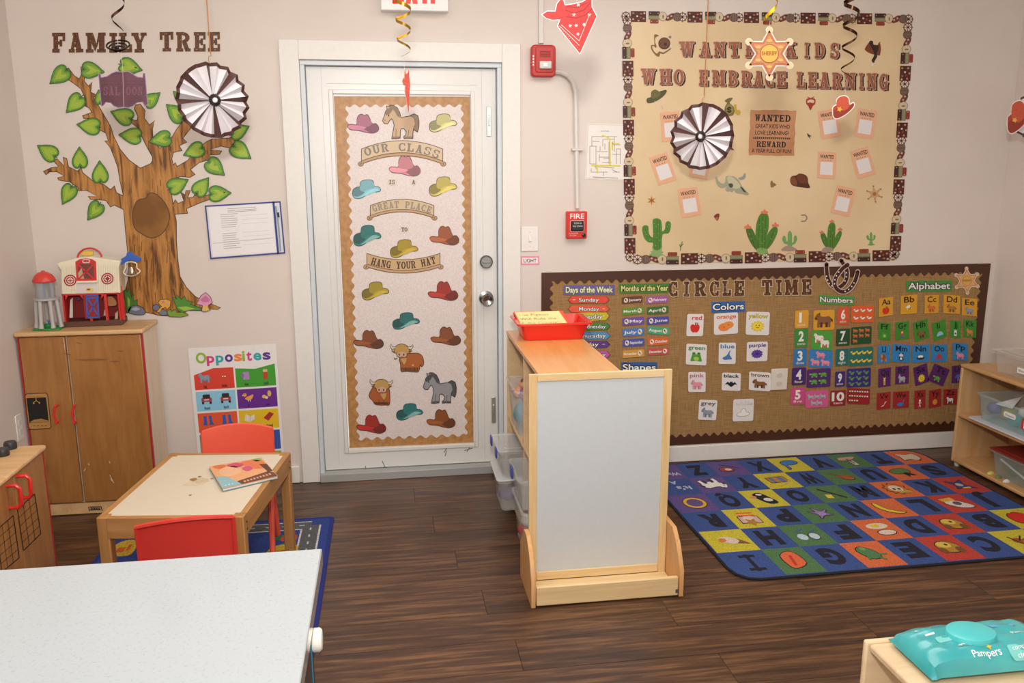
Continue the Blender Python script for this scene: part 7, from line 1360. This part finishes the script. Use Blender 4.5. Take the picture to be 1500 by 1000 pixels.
# bandanas
ban = [(178,88),(215,65),(262,66),(272,20),(298,-12),(318,0),(325,28),(380,20),(430,8),(475,-22),(490,-12),(490,40),(520,100),(415,333),(275,160),(290,122),(245,125),(205,112)]
Y = -1.75; zE2 = zE
t = thing('bandana_cutout', 'large red bandana cutout hanging right of the fire alarm', 'hanging decoration', PY(850, 80, Y))
a = Art(wall(Y, .0006)); P_ = zE(ban); a.slab(P_, 'efe4e2', 3); a.fill(offset(P_, -1.0), 'c02a28', a.k); k_ = a.k+1
for q in (((300, 150), (410, 250)), ((410, 250), (470, 95)), ((290, 158), (412, 278))): a.fill(line(*zE(list(q)), .6), 'f0d4cc', k_)
for q in (((325, 60), (380, 80), (440, 60), (478, 15)), ((330, 100), (390, 110), (450, 90), (490, 50)), ((330, 40), (400, 45), (460, 15))):
    for u, v in zip(q, q[1:]): a.fill(line(*zE([u, v]), 1.3), '8c1f20', k_)
for x, y in ((378, 90), (355, 157), (392, 155), (440, 150), (472, 90), (402, 208), (405, 30)):
    cx, cy = zE([(x, y)])[0]
    for k in range(3): a.fill(line((cx+2.6*math.cos(k*1.05), cy+2.6*math.sin(k*1.05)), (cx-2.6*math.cos(k*1.05), cy-2.6*math.sin(k*1.05)), .7), 'f4dcd4', k_+1)
for i in range(14): u = i/13; a.fill(ell(*zE([(285+u*125, 160+u*140)])[0], .4, n=6), 'f4dcd4', k_+1)
a.build('cutout_card', t); q = PY(845, 2, Y); MB().tube([(q.x, Y, TOPZ), (q.x, Y, q.z)], .0007, M('c8c0b8', .4), 5).build('thread', t)
Y = -1.3; O_ = PY(593.5, 100, Y); ph = math.radians(72); s_ = (PY(594.5, 100, Y)-O_).x
t = thing('bandana_cutout', 'small red bandana cutout seen edge-on below the gold swirl, before the door', 'hanging decoration', (O_.x, Y, O_.z-.15))
mpb = lambda p, k: O_+Vector((math.cos(ph), math.sin(ph), 0))*p[0]*s_+Vector((0, 0, -1))*p[1]*s_+Vector((math.sin(ph), -math.cos(ph), 0))*k*.0006
a = Art(mpb); P_ = [((x-330)*.115, (y+15)*.18) for x, y in ban]; a.slab(P_, 'e8b8a8', 2); a.fill(offset(P_, -.8), 'd8503c', a.k)
for i in range(12): a.fill(ell(-10+2.2*i, 16+(i % 4)*5, .8, n=6), 'f0c8b0', a.k+1)
a.fill(P_, 'd8503c', -.5); a.build('cutout_card', t)
# sheriff star
Y = -1.6; t = thing('sheriff_star', 'large glossy sheriff star hanging in front of the WANTED letters', 'hanging decoration', PY(1128, 118, Y))
a = sheriff(1127, 78.5, 32, 90, wall(Y, .0006), c1='b06a48', c2='c2845a', olc='d8ccc4')
for k in range(6):
    q = math.radians(90+60*k); a.fill(ell(1127+19*math.cos(q), 78.5+19*math.sin(q), 4, 2.2, 10), 'd8a860', 5)
a.build('cutout_card', t)
# red hat
Y = -1.1; t = thing('hat_sign', 'red cowboy hat cutout with a yellow star hanging over a wanted card', 'hanging decoration', PY(1236, 173, Y)); zW = lambda L: Zm(1100, 0, 3.7025, L)
def redhat(z_, yy, par, s=1):
    a = Art(wall(yy, .0006)); out = cr(z_([(445,602),(448,580),(468,566),(466,545),(480,527),(508,521),(528,533),(535,568),(555,557),(558,575),(535,602),(500,628),(465,642),(448,630)]), 3)
    a.slab(offset(out, 1.2), 'f0e4e0', 2); a.fill(out, 'a8402c', a.k); a.fill(cr(z_([(468,590),(466,545),(480,528),(508,522),(527,534),(532,580),(500,600)]), 3), 'c05038', a.k+1); a.fill(cr(z_([(448,610),(465,592),(500,603),(530,585),(555,560),(556,575),(530,602),(495,627),(463,640),(450,628)]), 3), '8c3424', a.k+2)
    cx, cy = z_([(481, 592)])[0]; a.fill(star(cx, cy, 4.6*s, 2.2*s, 5, 80), 'e0a83c', a.k+3); a.build('cutout_card', par)
redhat(zW, Y, t)
# paper fans
def fan(px, py, Rpx, Y, yaw, label, brown, cord_top=True, cordx=None, N=22, hub=True):
    c = PY(px, py, Y); R = Rpx*(PY(px, py+1, Y)-c).length; t = thing('paper_fan', label, 'hanging decoration', (c.x, Y, c.z-R), 'white paper fans hanging on cords')
    ca, sa = math.cos(yaw), math.sin(yaw)
    def W(r, th, d): x = r*math.cos(th); return Vector((c.x+x*ca-d*sa, c.y+x*sa+d*ca, c.z+r*math.sin(th)))
    WP, BP = M('d4ced2', .6), M('4c2c28', .55); mb = MB(); M_ = 2*N
    for i in range(M_):
        t0, t1 = 2*math.pi*i/M_, 2*math.pi*(i+1)/M_; e0, e1 = (-1, 1) if i % 2 else (1, -1)
        def V(r, th, e): return W(r*(1 if e < 0 else .98), th, e*.06*r+.003*e)
        f = .9; mm = BP if i % int(2*brown) == 0 else WP
        mb.add([V(R*.1, t0, e0), V(R*.1, t1, e1), V(R*f, t1, e1), V(R*f, t0, e0)], [(0, 1, 2, 3)], mm); mb.add([V(R*f, t0, e0), V(R*f, t1, e1), V(R, t1, e1), V(R, t0, e0)], [(0, 1, 2, 3)], BP)
    mb.build('folded_paper', t)
    if hub:
        mb = MB(); vs = []
        for i in range(32): th = 2*math.pi*i/32; rr = .155*R*(1+.12*(i % 2)); vs.append(W(rr, th, -.014-.004*(i % 2)))
        for i in range(32): vs.append(W(.075*R, 2*math.pi*i/32, -.02))
        mb.add(vs, [(i, (i+1) % 32, 32+(i+1) % 32, 32+i) for i in range(32)], M('221614', .5)); mb.build('hub_rosette', t)
        MB().lathe((W(0, 0, -.016)), [(.001, -.005), (.06*R, -.004), (.075*R, 0), (.001, .002)], M('d8d4d4', .35), 14, 'y').build('hub_cap', t)
    hk = c+Vector((0, 0, R)); CORD = M('a0683c', .8)
    MB().tube([hk+Vector((0, 0, -.008)), hk+Vector((-.006, 0, .004)), hk+Vector((-.003, 0, .018)), hk+Vector((.005, 0, .02)), hk+Vector((.003, 0, .03))], .0013, CORD, 6).build('hook', t)
    MB().tube([hk+Vector((.003, 0, .028)), (hk.x+.003, Y, TOPZ)], .0022, CORD, 6).build('cord', t); return t
fan(312, 147, 56, -.95, .56, 'white paper fan with brown rim hanging before the right tree branches', 2.5, N=20)
fan(1028, 200, 49.5, -.6, -.7, 'white paper fan with brown rim hanging before the bulletin paper', 2, N=18)
fan(1509, 169, 33, -.45, .2, 'small paper fan with a red hat at the right edge of the photo', 2, N=14, hub=False)
t = thing('hat_sign', 'red cowboy hat cutout on the paper fan at the right edge', 'hanging decoration', PY(1490, 190, -.47)); redhat(lambda L: [(1476+(x-445)*.29, 148+(y-521)*.39) for x, y in L], -.475, t)
